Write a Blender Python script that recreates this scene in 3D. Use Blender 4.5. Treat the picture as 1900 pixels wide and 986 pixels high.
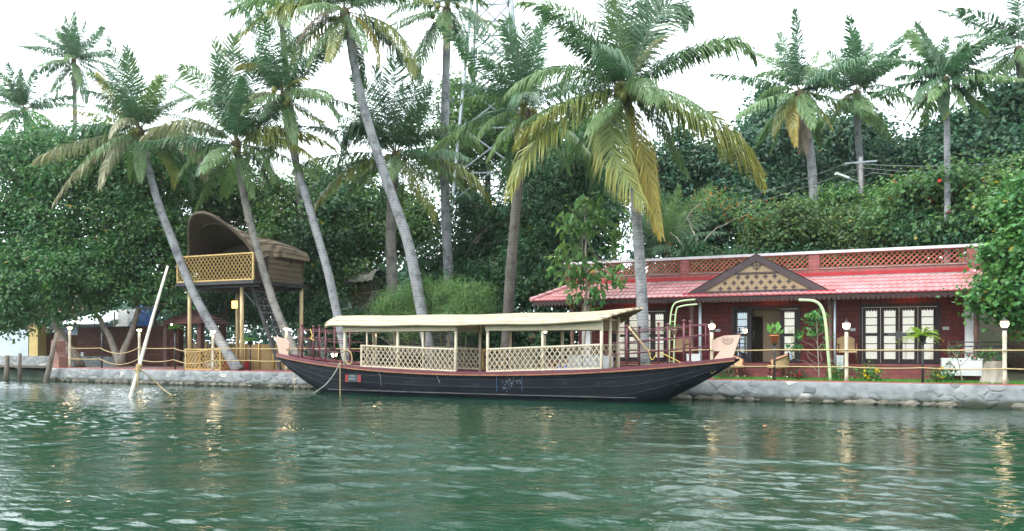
import bpy, math, random
import numpy as np
from mathutils import Vector, Matrix

for _o in list(bpy.data.objects):
    bpy.data.objects.remove(_o)
SC = bpy.context.scene
COL = SC.collection
random.seed(7)

# ------------------------------------------------------------------ camera
# x runs along the quay (to the right), y inland, z up; water at z = 0
TH = math.radians(24.0)      # the lens looks 24 degrees to the left of straight across
CT, ST = math.cos(TH), math.sin(TH)
F, HOR, CX = 1430.0, 640.0, 950.0
CH, CD = 1.70, 24.0
cam_d = bpy.data.cameras.new("camera")
cam = bpy.data.objects.new("camera", cam_d)
COL.objects.link(cam)
cam.location = (0, -CD, CH)
cam.rotation_euler = (math.pi / 2, 0, TH)
cam_d.sensor_width = 36.0
cam_d.lens = 36.0 * F / 1900.0
cam_d.shift_y = (HOR - 493.0) / 1900.0
cam_d.clip_start = 0.1
cam_d.clip_end = 3000
SC.camera = cam

# ------------------------------------------------------------------ sky and sun (overcast, bright)
SUN_EL, SUN_AZ = math.radians(48), math.radians(215)     # azimuth of the sun, clockwise from +y
W = bpy.data.worlds.new("World")
SC.world = W
W.use_nodes = True
nt = W.node_tree
nt.nodes.clear()
out = nt.nodes.new("ShaderNodeOutputWorld")
bg = nt.nodes.new("ShaderNodeBackground")
sky = nt.nodes.new("ShaderNodeTexSky")
sky.sky_type = 'NISHITA'
sky.sun_disc = False
sky.sun_elevation = SUN_EL
sky.sun_rotation = SUN_AZ
mix = nt.nodes.new("ShaderNodeMixRGB")
noi = nt.nodes.new("ShaderNodeTexNoise")
noi.inputs["Scale"].default_value = 2.2
noi.inputs["Detail"].default_value = 6
ramp = nt.nodes.new("ShaderNodeValToRGB")
ramp.color_ramp.elements[0].position = 0.25
ramp.color_ramp.elements[0].color = (0.78, 0.78, 0.78, 1)
ramp.color_ramp.elements[1].position = 0.6
ramp.color_ramp.elements[1].color = (0.96, 0.96, 0.96, 1)
nt.links.new(noi.outputs["Fac"], ramp.inputs["Fac"])
nt.links.new(ramp.outputs["Color"], mix.inputs["Fac"])
nt.links.new(sky.outputs["Color"], mix.inputs["Color1"])
mix.inputs["Color2"].default_value = (9.0, 9.8, 10.2, 1)      # the cloud deck
# the cloud is made brighter inland so that the ripples glint whiter
wtc = nt.nodes.new("ShaderNodeTexCoord")
wdt = nt.nodes.new("ShaderNodeVectorMath"); wdt.operation = 'DOT_PRODUCT'
wdt.inputs[1].default_value = (-0.35, 0.85, 0.39)
nt.links.new(wtc.outputs["Generated"], wdt.inputs[0])
wmr = nt.nodes.new("ShaderNodeMapRange")
wmr.inputs[1].default_value = -0.8; wmr.inputs[2].default_value = 0.9
wmr.inputs[3].default_value = 0.72; wmr.inputs[4].default_value = 1.6
nt.links.new(wdt.outputs["Value"], wmr.inputs[0])
wml = nt.nodes.new("ShaderNodeMixRGB"); wml.blend_type = 'MULTIPLY'; wml.inputs["Fac"].default_value = 1.0
nt.links.new(mix.outputs["Color"], wml.inputs["Color1"]); nt.links.new(wmr.outputs[0], wml.inputs["Color2"])
nt.links.new(wml.outputs["Color"], bg.inputs["Color"])
bg.inputs["Strength"].default_value = 0.13
nt.links.new(bg.outputs["Background"], out.inputs["Surface"])

sd = bpy.data.lights.new("sun", 'SUN')
sd.energy = 1.5
sd.angle = math.radians(14)
sd.color = (1.0, 0.97, 0.92)
sun = bpy.data.objects.new("sun", sd)
COL.objects.link(sun)
sdir = Vector((math.sin(SUN_AZ) * math.cos(SUN_EL), math.cos(SUN_AZ) * math.cos(SUN_EL), math.sin(SUN_EL)))
sun.rotation_euler = sdir.to_track_quat('Z', 'Y').to_euler()
sun.location = sdir * 60

SC.view_settings.view_transform = 'Standard'
SC.view_settings.look = 'None'
SC.view_settings.exposure = 1.2
SC.view_settings.gamma = 1.0
SC.view_settings.use_curve_mapping = False
SC.render.engine = 'CYCLES'
SC.cycles.use_denoising = True
SC.cycles.max_bounces = 7
SC.cycles.diffuse_bounces = 3
SC.cycles.glossy_bounces = 3
SC.cycles.transmission_bounces = 3
SC.cycles.transparent_max_bounces = 8
SC.cycles.sample_clamp_indirect = 6.0
SC.cycles.caustics_reflective = False
SC.cycles.caustics_refractive = False

# ------------------------------------------------------------------ helpers
def at(px, py, Y):
    """the point of the plane y = Y that the photo shows at pixel (px, py)"""
    D = Y + CD
    x = D * math.tan(math.atan((px - CX) / F) - TH)
    zc = -x * ST + D * CT
    return Vector((x, Y, CH - (py - HOR) * zc / F))

def depth(px, Y):
    D = Y + CD
    return -D * math.tan(math.atan((px - CX) / F) - TH) * ST + D * CT

def ax(px, Y):
    return at(px, HOR, Y).x

CAMR = Vector((CT, ST, 0))
CAMF = Vector((-ST, CT, 0))
UP = Vector((0, 0, 1))
GZ = 0.62                      # height of the quay top over the water

def tag(o, label=None, cat=None, group=None, kind=None):
    if label: o["label"] = label
    if cat: o["category"] = cat
    if group: o["group"] = group
    if kind: o["kind"] = kind
    return o

def thing(name, label, cat, loc=(0, 0, 0), rz=0.0, group=None):
    o = bpy.data.objects.new(name, None)
    COL.objects.link(o)
    o.empty_display_size = 0.3
    o.location = loc
    o.rotation_euler = (0, 0, rz)
    return tag(o, label, cat, group)

def wmat(o):
    m = Matrix.Identity(4)
    while o is not None:
        m = (Matrix.Translation(o.location) @ o.rotation_euler.to_matrix().to_4x4() @ Matrix.Diagonal((*o.scale, 1))) @ m
        o = o.parent
    return m

def copy_tree(o, parent=None):
    c = o.copy()
    COL.objects.link(c)
    c.parent = parent
    for ch in [k for k in bpy.data.objects if k.parent == o]:
        copy_tree(ch, c)
    return c

class MB:
    """collects shapes (world coordinates unless built with local=True)"""
    def __init__(s):
        s.v = []; s.f = []; s.m = []; s.s = []
    def add(s, vs, fs, m=0, smooth=False):
        b = len(s.v)
        s.v += [tuple(p) for p in vs]
        for f in fs:
            s.f.append([i + b for i in f]); s.m.append(m); s.s.append(smooth)
        return s
    def box(s, x0, x1, y0, y1, z0, z1, m=0):
        return s.add([(x0,y0,z0),(x1,y0,z0),(x1,y1,z0),(x0,y1,z0),(x0,y0,z1),(x1,y0,z1),(x1,y1,z1),(x0,y1,z1)],
              [(0,3,2,1),(4,5,6,7),(0,1,5,4),(1,2,6,5),(2,3,7,6),(3,0,4,7)], m)
    def bar(s, p, q, w, h=None, up=None, m=0):
        p = Vector(p); q = Vector(q); h = h or w
        d = (q - p).normalized()
        u = Vector(up) if up else (UP if abs(d.z) < 0.95 else Vector((0, 1, 0)))
        a = d.cross(u).normalized() * (w / 2)
        b = a.cross(d).normalized() * (h / 2)
        vs = [p-a-b, p+a-b, p+a+b, p-a+b, q-a-b, q+a-b, q+a+b, q-a+b]
        return s.add(vs, [(0,3,2,1),(4,5,6,7),(0,1,5,4),(1,2,6,5),(2,3,7,6),(3,0,4,7)], m)
    def tube(s, pts, r, n=8, m=0, cap=True, smooth=True):
        pts = [Vector(p) for p in pts]
        k = len(pts)
        rs = r if hasattr(r, '__len__') else [r] * k
        prev = None; vs = []
        for i, p in enumerate(pts):
            d = (pts[min(i+1, k-1)] - pts[max(i-1, 0)]).normalized()
            if prev is None:
                u = Vector((1, 0, 0)) if abs(d.x) < 0.9 else Vector((0, 1, 0))
                a = (u - d * u.dot(d)).normalized()
            else:
                a = (prev - d * prev.dot(d)).normalized()
            prev = a
            b = d.cross(a)
            for j in range(n):
                t = 2 * math.pi * j / n
                vs.append(p + (a * math.cos(t) + b * math.sin(t)) * rs[i])
        fs = []
        for i in range(k - 1):
            for j in range(n):
                j2 = (j + 1) % n
                fs.append((i*n+j, i*n+j2, (i+1)*n+j2, (i+1)*n+j))
        s.add(vs, fs, m, smooth)
        if cap:
            b0 = len(s.v) - k * n
            s.f.append([b0 + j for j in range(n)][::-1]); s.m.append(m); s.s.append(False)
            s.f.append([b0 + (k-1)*n + j for j in range(n)]); s.m.append(m); s.s.append(False)
        return s
    def lathe(s, prof, c, n=12, m=0, smooth=True):
        c = Vector(c); vs = []; fs = []
        for r, z in prof:
            for j in range(n):
                t = 2 * math.pi * j / n
                vs.append(c + Vector((r * math.cos(t), r * math.sin(t), z)))
        for i in range(len(prof) - 1):
            for j in range(n):
                j2 = (j + 1) % n
                fs.append((i*n+j, i*n+j2, (i+1)*n+j2, (i+1)*n+j))
        s.add(vs, fs, m, smooth)
        b0 = len(s.v) - len(prof) * n
        if prof[0][0] > 1e-4:
            s.f.append([b0 + j for j in range(n)][::-1]); s.m.append(m); s.s.append(False)
        if prof[-1][0] > 1e-4:
            s.f.append([b0 + (len(prof)-1)*n + j for j in range(n)]); s.m.append(m); s.s.append(False)
        return s
    def ball(s, c, r, n=10, m=0, sz=1.0):
        k = max(4, n // 2)
        return s.lathe([(max(1e-5, r * math.sin(math.pi * i / k)), -r * sz * math.cos(math.pi * i / k)) for i in range(k + 1)], c, n, m)
    def prism(s, poly, off, m=0):
        off = Vector(off); n = len(poly)
        vs = [Vector(p) for p in poly] + [Vector(p) + off for p in poly]
        fs = [tuple(range(n)), tuple(range(2*n-1, n-1, -1))] + [(i, i+n, (i+1) % n + n, (i+1) % n) for i in range(n)]
        return s.add(vs, fs, m)
    def grid(s, P, m=0, smooth=True):
        """P[i][j] points"""
        a, b = len(P), len(P[0])
        vs = [p for r in P for p in r]
        return s.add(vs, [(i*b+j, i*b+j+1, (i+1)*b+j+1, (i+1)*b+j) for i in range(a-1) for j in range(b-1)], m, smooth)
    def build(s, name, mats, parent=None, local=False):
        me = bpy.data.meshes.new(name)
        if parent is not None and not local:
            inv = wmat(parent).inverted()
            vs = [tuple(inv @ Vector(p)) for p in s.v]
        else:
            vs = s.v
        me.from_pydata(vs, [], s.f)
        if not isinstance(mats, (list, tuple)): mats = [mats]
        for mm in mats: me.materials.append(mm)
        me.polygons.foreach_set("material_index", s.m)
        me.polygons.foreach_set("use_smooth", s.s)
        me.update()
        o = bpy.data.objects.new(name, me)
        COL.objects.link(o)
        if parent is not None: o.parent = parent
        return o

def np_mesh(name, V, faces4, faces3, colors, mat, parent=None, smooth=False):
    """fast mesh from arrays; colors per vertex"""
    if parent is not None:
        inv = np.array(wmat(parent).inverted())
        V = V @ inv[:3, :3].T + inv[:3, 3]
    me = bpy.data.meshes.new(name)
    n4, n3 = len(faces4), len(faces3)
    me.vertices.add(len(V)); me.vertices.foreach_set("co", V.astype(np.float32).ravel())
    loops = np.concatenate([np.asarray(faces4, np.int32).ravel(), np.asarray(faces3, np.int32).ravel()])
    me.loops.add(len(loops)); me.loops.foreach_set("vertex_index", loops)
    starts = np.concatenate([np.arange(n4) * 4, n4 * 4 + np.arange(n3) * 3]).astype(np.int32)
    me.polygons.add(n4 + n3)
    me.polygons.foreach_set("loop_start", starts)
    try:
        me.polygons.foreach_set("loop_total", np.concatenate([np.full(n4, 4), np.full(n3, 3)]).astype(np.int32))
    except Exception:
        pass
    if smooth: me.polygons.foreach_set("use_smooth", np.ones(n4 + n3, bool))
    me.update(calc_edges=True)
    if colors is not None:
        ca = me.color_attributes.new("Col", 'FLOAT_COLOR', 'POINT')
        c4 = np.ones((len(V), 4), np.float32); c4[:, :3] = colors
        ca.data.foreach_set("color", c4.ravel())
    me.materials.append(mat)
    o = bpy.data.objects.new(name, me)
    COL.objects.link(o)
    if parent is not None: o.parent = parent
    return o

# ------------------------------------------------------------------ materials
def new_mat(name):
    m = bpy.data.materials.new(name); m.use_nodes = True
    t = m.node_tree; t.nodes.clear()
    o = t.nodes.new("ShaderNodeOutputMaterial")
    p = t.nodes.new("ShaderNodeBsdfPrincipled")
    t.links.new(p.outputs[0], o.inputs[0])
    return m, t, p, o

def setc(sock, c):
    sock.default_value = (c[0], c[1], c[2], 1)

def pm(name, c1, c2=None, scale=6.0, rough=0.7, bump=0.0, bscale=None, stretch=(1, 1, 1), metal=0.0, spec=0.4, lo=0.35, hi=0.65, detail=6, bdist=0.02):
    """procedural surface: two tones mixed by noise, with a noise bump"""
    m, t, p, o = new_mat(name)
    p.inputs["Roughness"].default_value = rough
    p.inputs["Metallic"].default_value = metal
    p.inputs["Specular IOR Level"].default_value = spec
    c2 = c2 or tuple(x * 0.75 for x in c1)
    tc = t.nodes.new("ShaderNodeTexCoord"); mp = t.nodes.new("ShaderNodeMapping")
    mp.inputs["Scale"].default_value = stretch
    t.links.new(tc.outputs["Object"], mp.inputs["Vector"])
    nz = t.nodes.new("ShaderNodeTexNoise"); nz.inputs["Scale"].default_value = scale; nz.inputs["Detail"].default_value = detail
    t.links.new(mp.outputs[0], nz.inputs["Vector"])
    r = t.nodes.new("ShaderNodeValToRGB")
    r.color_ramp.elements[0].position = lo; r.color_ramp.elements[1].position = hi
    r.color_ramp.elements[0].color = (*c1, 1); r.color_ramp.elements[1].color = (*c2, 1)
    t.links.new(nz.outputs["Fac"], r.inputs["Fac"])
    t.links.new(r.outputs["Color"], p.inputs["Base Color"])
    if bump:
        nb = t.nodes.new("ShaderNodeTexNoise"); nb.inputs["Scale"].default_value = bscale or scale * 4; nb.inputs["Detail"].default_value = 5
        t.links.new(mp.outputs[0], nb.inputs["Vector"])
        b = t.nodes.new("ShaderNodeBump"); b.inputs["Strength"].default_value = bump; b.inputs["Distance"].default_value = bdist
        t.links.new(nb.outputs["Fac"], b.inputs["Height"])
        t.links.new(b.outputs[0], p.inputs["Normal"])
    return m

def leaf_mat(name, rough=0.45, trans=0.3, spec=0.35):
    m, t, p, o = new_mat(name)
    a = t.nodes.new("ShaderNodeAttribute"); a.attribute_name = "Col"
    p.inputs["Roughness"].default_value = rough
    p.inputs["Specular IOR Level"].default_value = spec
    t.links.new(a.outputs["Color"], p.inputs["Base Color"])
    tr = t.nodes.new("ShaderNodeBsdfTranslucent")
    hs = t.nodes.new("ShaderNodeHueSaturation"); hs.inputs["Value"].default_value = 1.3; hs.inputs["Saturation"].default_value = 1.1
    t.links.new(a.outputs["Color"], hs.inputs["Color"])
    t.links.new(hs.outputs[0], tr.inputs["Color"])
    mx = t.nodes.new("ShaderNodeMixShader"); mx.inputs[0].default_value = trans
    t.links.new(p.outputs[0], mx.inputs[1]); t.links.new(tr.outputs[0], mx.inputs[2])
    t.links.new(mx.outputs[0], o.inputs[0])
    return m

def brick_mat(name, c1, c2, mortar, scale=1.0, bw=0.4, bh=0.16, mort=0.012, rough=0.75, axis='xz'):
    m, t, p, o = new_mat(name)
    tc = t.nodes.new("ShaderNodeTexCoord")
    sx = t.nodes.new("ShaderNodeSeparateXYZ"); cb = t.nodes.new("ShaderNodeCombineXYZ")
    t.links.new(tc.outputs["Object"], sx.inputs[0])
    ad = t.nodes.new("ShaderNodeMath"); ad.operation = 'ADD'
    t.links.new(sx.outputs["X"], ad.inputs[0]); t.links.new(sx.outputs["Y"], ad.inputs[1])
    t.links.new(ad.outputs[0], cb.inputs["X"]); t.links.new(sx.outputs["Z"], cb.inputs["Y"])
    br = t.nodes.new("ShaderNodeTexBrick")
    br.inputs["Scale"].default_value = scale
    br.inputs["Brick Width"].default_value = bw; br.inputs["Row Height"].default_value = bh
    br.inputs["Mortar Size"].default_value = mort
    setc(br.inputs["Color1"], c1); setc(br.inputs["Color2"], c2); setc(br.inputs["Mortar"], mortar)
    t.links.new(cb.outputs[0], br.inputs["Vector"])
    nz = t.nodes.new("ShaderNodeTexNoise"); nz.inputs["Scale"].default_value = 5; nz.inputs["Detail"].default_value = 8
    t.links.new(tc.outputs["Object"], nz.inputs["Vector"])
    mx = t.nodes.new("ShaderNodeMixRGB"); mx.blend_type = 'OVERLAY'; mx.inputs["Fac"].default_value = 0.5
    t.links.new(br.outputs["Color"], mx.inputs["Color1"]); t.links.new(nz.outputs["Fac"], mx.inputs["Color2"])
    t.links.new(mx.outputs[0], p.inputs["Base Color"])
    p.inputs["Roughness"].default_value = rough
    b = t.nodes.new("ShaderNodeBump"); b.inputs["Strength"].default_value = 0.5; b.inputs["Distance"].default_value = 0.01
    b.invert = True
    t.links.new(br.outputs["Fac"], b.inputs["Height"]); t.links.new(b.outputs[0], p.inputs["Normal"])
    return m

def emit_mat(name, c, s):
    m, t, p, o = new_mat(name)
    e = t.nodes.new("ShaderNodeEmission"); setc(e.inputs[0], c); e.inputs[1].default_value = s
    t.links.new(e.outputs[0], o.inputs[0])
    return m

M = {}
M['leaf'] = leaf_mat("broad_leaf")
M['palm'] = leaf_mat("palm_leaf", rough=0.38, trans=0.28, spec=0.5)
M['petal'] = leaf_mat("petal", rough=0.6, trans=0.25)
M['bark'] = pm("bark", (0.20, 0.17, 0.14), (0.09, 0.075, 0.06), 5, 0.9, 0.6, 20, (1, 1, 0.35))
M['bark_pale'] = pm("pale_bark", (0.38, 0.34, 0.29), (0.2, 0.17, 0.14), 5, 0.9, 0.4, 20, (1, 1, 0.35))
M['stem'] = pm("green_stem", (0.12, 0.16, 0.06), (0.16, 0.13, 0.08), 8, 0.7)
M['bamboo'] = pm("bamboo_pole", (0.60, 0.47, 0.26), (0.46, 0.34, 0.18), 7, 0.45, 0.15, 30, (1, 1, 0.3))
M['bamboo_pale'] = pm("pale_cane", (0.68, 0.61, 0.47), (0.55, 0.47, 0.34), 9, 0.5, 0.1, 30, (1, 1, 0.3))
M['lattice_tan'] = pm("split_bamboo", (0.60, 0.42, 0.16), (0.44, 0.29, 0.10), 9, 0.5)
M['maroon'] = pm("maroon_paint", (0.16, 0.045, 0.06), (0.12, 0.035, 0.05), 6, 0.4, 0.1, 30)
M['iron'] = pm("black_iron", (0.025, 0.027, 0.03), (0.05, 0.045, 0.045), 12, 0.5)
M['white_paint'] = pm("white_paint", (0.70, 0.71, 0.72), (0.58, 0.60, 0.62), 3, 0.5)
M['rope'] = pm("coir_rope", (0.55, 0.42, 0.22), (0.40, 0.29, 0.14), 30, 0.9)
M['terracotta'] = pm("terracotta", (0.40, 0.14, 0.07), (0.30, 0.09, 0.05), 8, 0.75)
M['steel'] = pm("galvanised_steel", (0.30, 0.34, 0.37), (0.22, 0.26, 0.29), 4, 0.5, metal=0.25)
M['concrete'] = pm("old_concrete", (0.34, 0.34, 0.33), (0.20, 0.20, 0.19), 3, 0.9, 0.4, 18)
M['soil'] = pm("leaf_litter", (0.07, 0.055, 0.035), (0.05, 0.06, 0.025), 1.2, 0.95, 0.5, 9)
M['lamp_on'] = emit_mat("lamp_glow", (1.0, 0.70, 0.36), 30.0)
M['cloth_white'] = pm("white_cloth", (0.78, 0.78, 0.78), (0.68, 0.68, 0.70), 5, 0.9, 0.4, 8)
# ------------------------------------------------------------------ water
def water_material():
    m, t, p, o = new_mat("river_water")
    setc(p.inputs["Base Color"], (0.0052, 0.031, 0.0165))
    p.inputs["Roughness"].default_value = 0.02
    p.inputs["IOR"].default_value = 1.38
    tc = t.nodes.new("ShaderNodeTexCoord")
    hs = []
    for sc, st, rot, amp in ((9.0, (0.6, 1.4, 1), -0.2, 0.5), (22.0, (0.7, 1.3, 1), 0.2, 0.2), (40.0, (0.7, 1.3, 1), 0.2, 0.1)):
        mp = t.nodes.new("ShaderNodeMapping"); mp.inputs["Scale"].default_value = st; mp.inputs["Rotation"].default_value = (0, 0, rot)
        t.links.new(tc.outputs["Object"], mp.inputs["Vector"])
        nz = t.nodes.new("ShaderNodeTexNoise"); nz.inputs["Scale"].default_value = sc; nz.inputs["Detail"].default_value = 2
        nz.inputs["Distortion"].default_value = 0.4
        t.links.new(mp.outputs[0], nz.inputs["Vector"])
        mu = t.nodes.new("ShaderNodeMath"); mu.operation = 'MULTIPLY'; mu.inputs[1].default_value = amp
        t.links.new(nz.outputs["Fac"], mu.inputs[0]); hs.append(mu)
    a = t.nodes.new("ShaderNodeMath"); a.operation = 'ADD'
    t.links.new(hs[0].outputs[0], a.inputs[0]); t.links.new(hs[1].outputs[0], a.inputs[1])
    a2 = t.nodes.new("ShaderNodeMath"); a2.operation = 'ADD'
    t.links.new(a.outputs[0], a2.inputs[0]); t.links.new(hs[2].outputs[0], a2.inputs[1])
    b = t.nodes.new("ShaderNodeBump"); b.inputs["Strength"].default_value = 1.0; b.inputs["Distance"].default_value = 0.02
    gn = t.nodes.new("ShaderNodeTexNoise"); gn.inputs["Scale"].default_value = .22; gn.inputs["Detail"].default_value = 2
    gmp = t.nodes.new("ShaderNodeMapping"); gmp.inputs["Scale"].default_value = (.6, 1.7, 1); gmp.inputs["Rotation"].default_value = (0, 0, -.35)
    t.links.new(tc.outputs["Object"], gmp.inputs[0]); t.links.new(gmp.outputs[0], gn.inputs["Vector"])
    gr = t.nodes.new("ShaderNodeMapRange"); gr.inputs[1].default_value = .38; gr.inputs[2].default_value = .62; gr.inputs[3].default_value = .45; gr.inputs[4].default_value = 1.0
    t.links.new(gn.outputs["Fac"], gr.inputs[0])
    gm_ = t.nodes.new("ShaderNodeMath"); gm_.operation = "MULTIPLY"
    t.links.new(a2.outputs[0], gm_.inputs[0]); t.links.new(gr.outputs[0], gm_.inputs[1])
    t.links.new(gm_.outputs[0], b.inputs["Height"]); t.links.new(b.outputs[0], p.inputs["Normal"])
    return m

WAVE_L, WAVE_M, WAVE_S, WAVE_R = .018, .052, .10, .066
def build_water():
    rng = np.random.default_rng(3)
    xs = np.concatenate([-np.geomspace(900, 44, 14), np.arange(-43, 13, 0.07), np.geomspace(13.5, 900, 14)])
    ys = np.concatenate([-np.geomspace(900, 20.5, 12), np.arange(-20, -9, 0.036), np.arange(-9, 0.6, 0.055), [0.8, 1.4, 2.0]])
    X, Y = np.meshgrid(xs.astype(np.float32), ys.astype(np.float32))
    def waves(n, l0, l1, slope, ang0, spread, p=0.0):
        Z = np.zeros_like(X)
        for i in range(n):
            lam = l0 * ((l1 / l0) ** rng.random())
            k = 2 * math.pi / lam
            ang = ang0 + rng.normal(0, spread)
            Z += np.float32(slope * math.sqrt(2.0 / n) / k * (lam / l1) ** p) * np.sin(np.float32(k * math.cos(ang)) * X + np.float32(k * math.sin(ang)) * Y + np.float32(rng.random() * 6.28))
        return Z
    A0 = math.radians(100)
    # gusts: rougher and calmer patches
    g = .8 + .35 * np.sin(X * .31 + Y * .5 + .5) * np.sin(X * .17 - Y * .35 + 1) + .25 * np.sin(X * .12 + Y * .9 + 2.0)
    g = np.clip(g, .35, 1.4)
    # the swell our own boat sends out, ring after ring
    R = np.sqrt((X - .8) ** 2 + (Y + 25.2) ** 2); PH = np.arctan2(Y + 25.2, X - .8)
    ring = np.zeros_like(X)
    for i in range(22):
        lam = .5 * (3.2 ** rng.random()); k = 2 * math.pi / lam
        a, bb, c_ = rng.uniform(3, 11), rng.random() * 6.28, rng.uniform(.08, .35)
        amp = np.clip(.35 + .9 * np.sin(PH * rng.uniform(2, 7) + R * rng.uniform(.2, .9) + rng.random() * 6.28), 0, 1.2)
        ring += amp * np.float32(WAVE_R * math.sqrt(2.0 / 22) / k) * np.sin(np.float32(k) * (R + np.float32(c_) * np.sin(PH * np.float32(a) + np.float32(bb))) + np.float32(rng.random() * 6.28))
    Z = ring * np.clip((-4 - Y) / 8, 0, 1) + waves(26, .8, 2.6, WAVE_L, A0, .35) + g * (waves(60, .28, .7, WAVE_M, A0, .5) + waves(80, .13, .28, WAVE_S, A0, .65))
    Z = Z + .35 * np.abs(Z) * (Z > 0)
    Z *= np.where((X < -43) | (X > 13) | (Y < -20), 0, np.clip((-Y) / 4.0 + .25, .35, 1.0))
    ny, nx = X.shape
    V = np.stack([X, Y, Z], -1).reshape(-1, 3)
    i = np.arange(ny - 1)[:, None] * nx + np.arange(nx - 1)[None, :]
    f = np.stack([i, i + 1, i + nx + 1, i + nx], -1).reshape(-1, 4)
    o = np_mesh("water", V, f, np.zeros((0, 3), int), None, water_material(), smooth=True)
    tag(o, kind="structure")
build_water()

# ------------------------------------------------------------------ ground, hill
def hill(x, y):
    s = 1 / (1 + math.exp(-(y - 15) / 2.5)) * 1 / (1 + math.exp(-(x + 6) / 4.0))
    return 4.2 * s
def build_ground():
    xs = list(-np.geomspace(900, 62, 10)) + list(np.arange(-60, 32, 2.0)) + list(np.geomspace(34, 900, 10))
    ys = [0.5, 2.5, 5, 8] + list(np.arange(10, 50, 2.0)) + list(np.geomspace(52, 900, 10))
    P = []
    rg = random.Random(5)
    for x in xs:
        P.append([(x, y, GZ - 0.03 + (hill(x, y) + (rg.uniform(-.12, .12) if y > 11 else 0))) for y in ys])
    b = MB(); b.grid(P)
    tag(b.build("ground", M['soil']), kind="structure")
build_ground()

# paving on the left, lawn on the right
X_END = ax(92, 0.0)            # left end of the stone quay
X_LAWN = -9.2
pav = pm("red_oxide_floor", (0.13, 0.055, 0.05), (0.18, 0.10, 0.085), 2.5, 0.6, 0.2, 12)
b = MB(); b.box(X_END + .2, X_LAWN, 0.42, 9.0, GZ - .2, GZ)
tag(b.build("paving", pav), kind="structure")
lawnm = pm("lawn_turf", (0.06, 0.16, 0.03), (0.10, 0.22, 0.05), 3, 0.9, 0.5, 40)
b = MB(); b.box(X_LAWN, 16, 0.42, 2.72, GZ - .2, GZ + .006)
tag(b.build("lawn", lawnm), kind="structure")
def grass_blades():
    rng = np.random.default_rng(8)
    n = 9000
    x = rng.uniform(X_LAWN + .1, 9, n); y = 0.45 + 2.15 * rng.random(n) ** 1.6
    h = rng.uniform(.03, .085, n); a = rng.random(n) * 6.28
    wv = np.stack([np.cos(a), np.sin(a), np.zeros(n)], -1) * .012
    base = np.stack([x, y, np.full(n, GZ)], -1)
    tip = base + np.stack([rng.normal(0, .02, n), rng.normal(0, .02, n), h], -1)
    V = np.stack([base - wv, base + wv, tip], 1).reshape(-1, 3)
    f3 = np.arange(3 * n).reshape(n, 3)
    c = np.array([.09, .25, .04]) * rng.uniform(.6, 1.3, (n, 1))
    tag(np_mesh("grass", V, np.zeros((0, 4), int), f3, np.repeat(c, 3, 0), M['leaf']), "short bright green grass on the strip before the red house", "grass", kind="stuff")
grass_blades()

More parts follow.
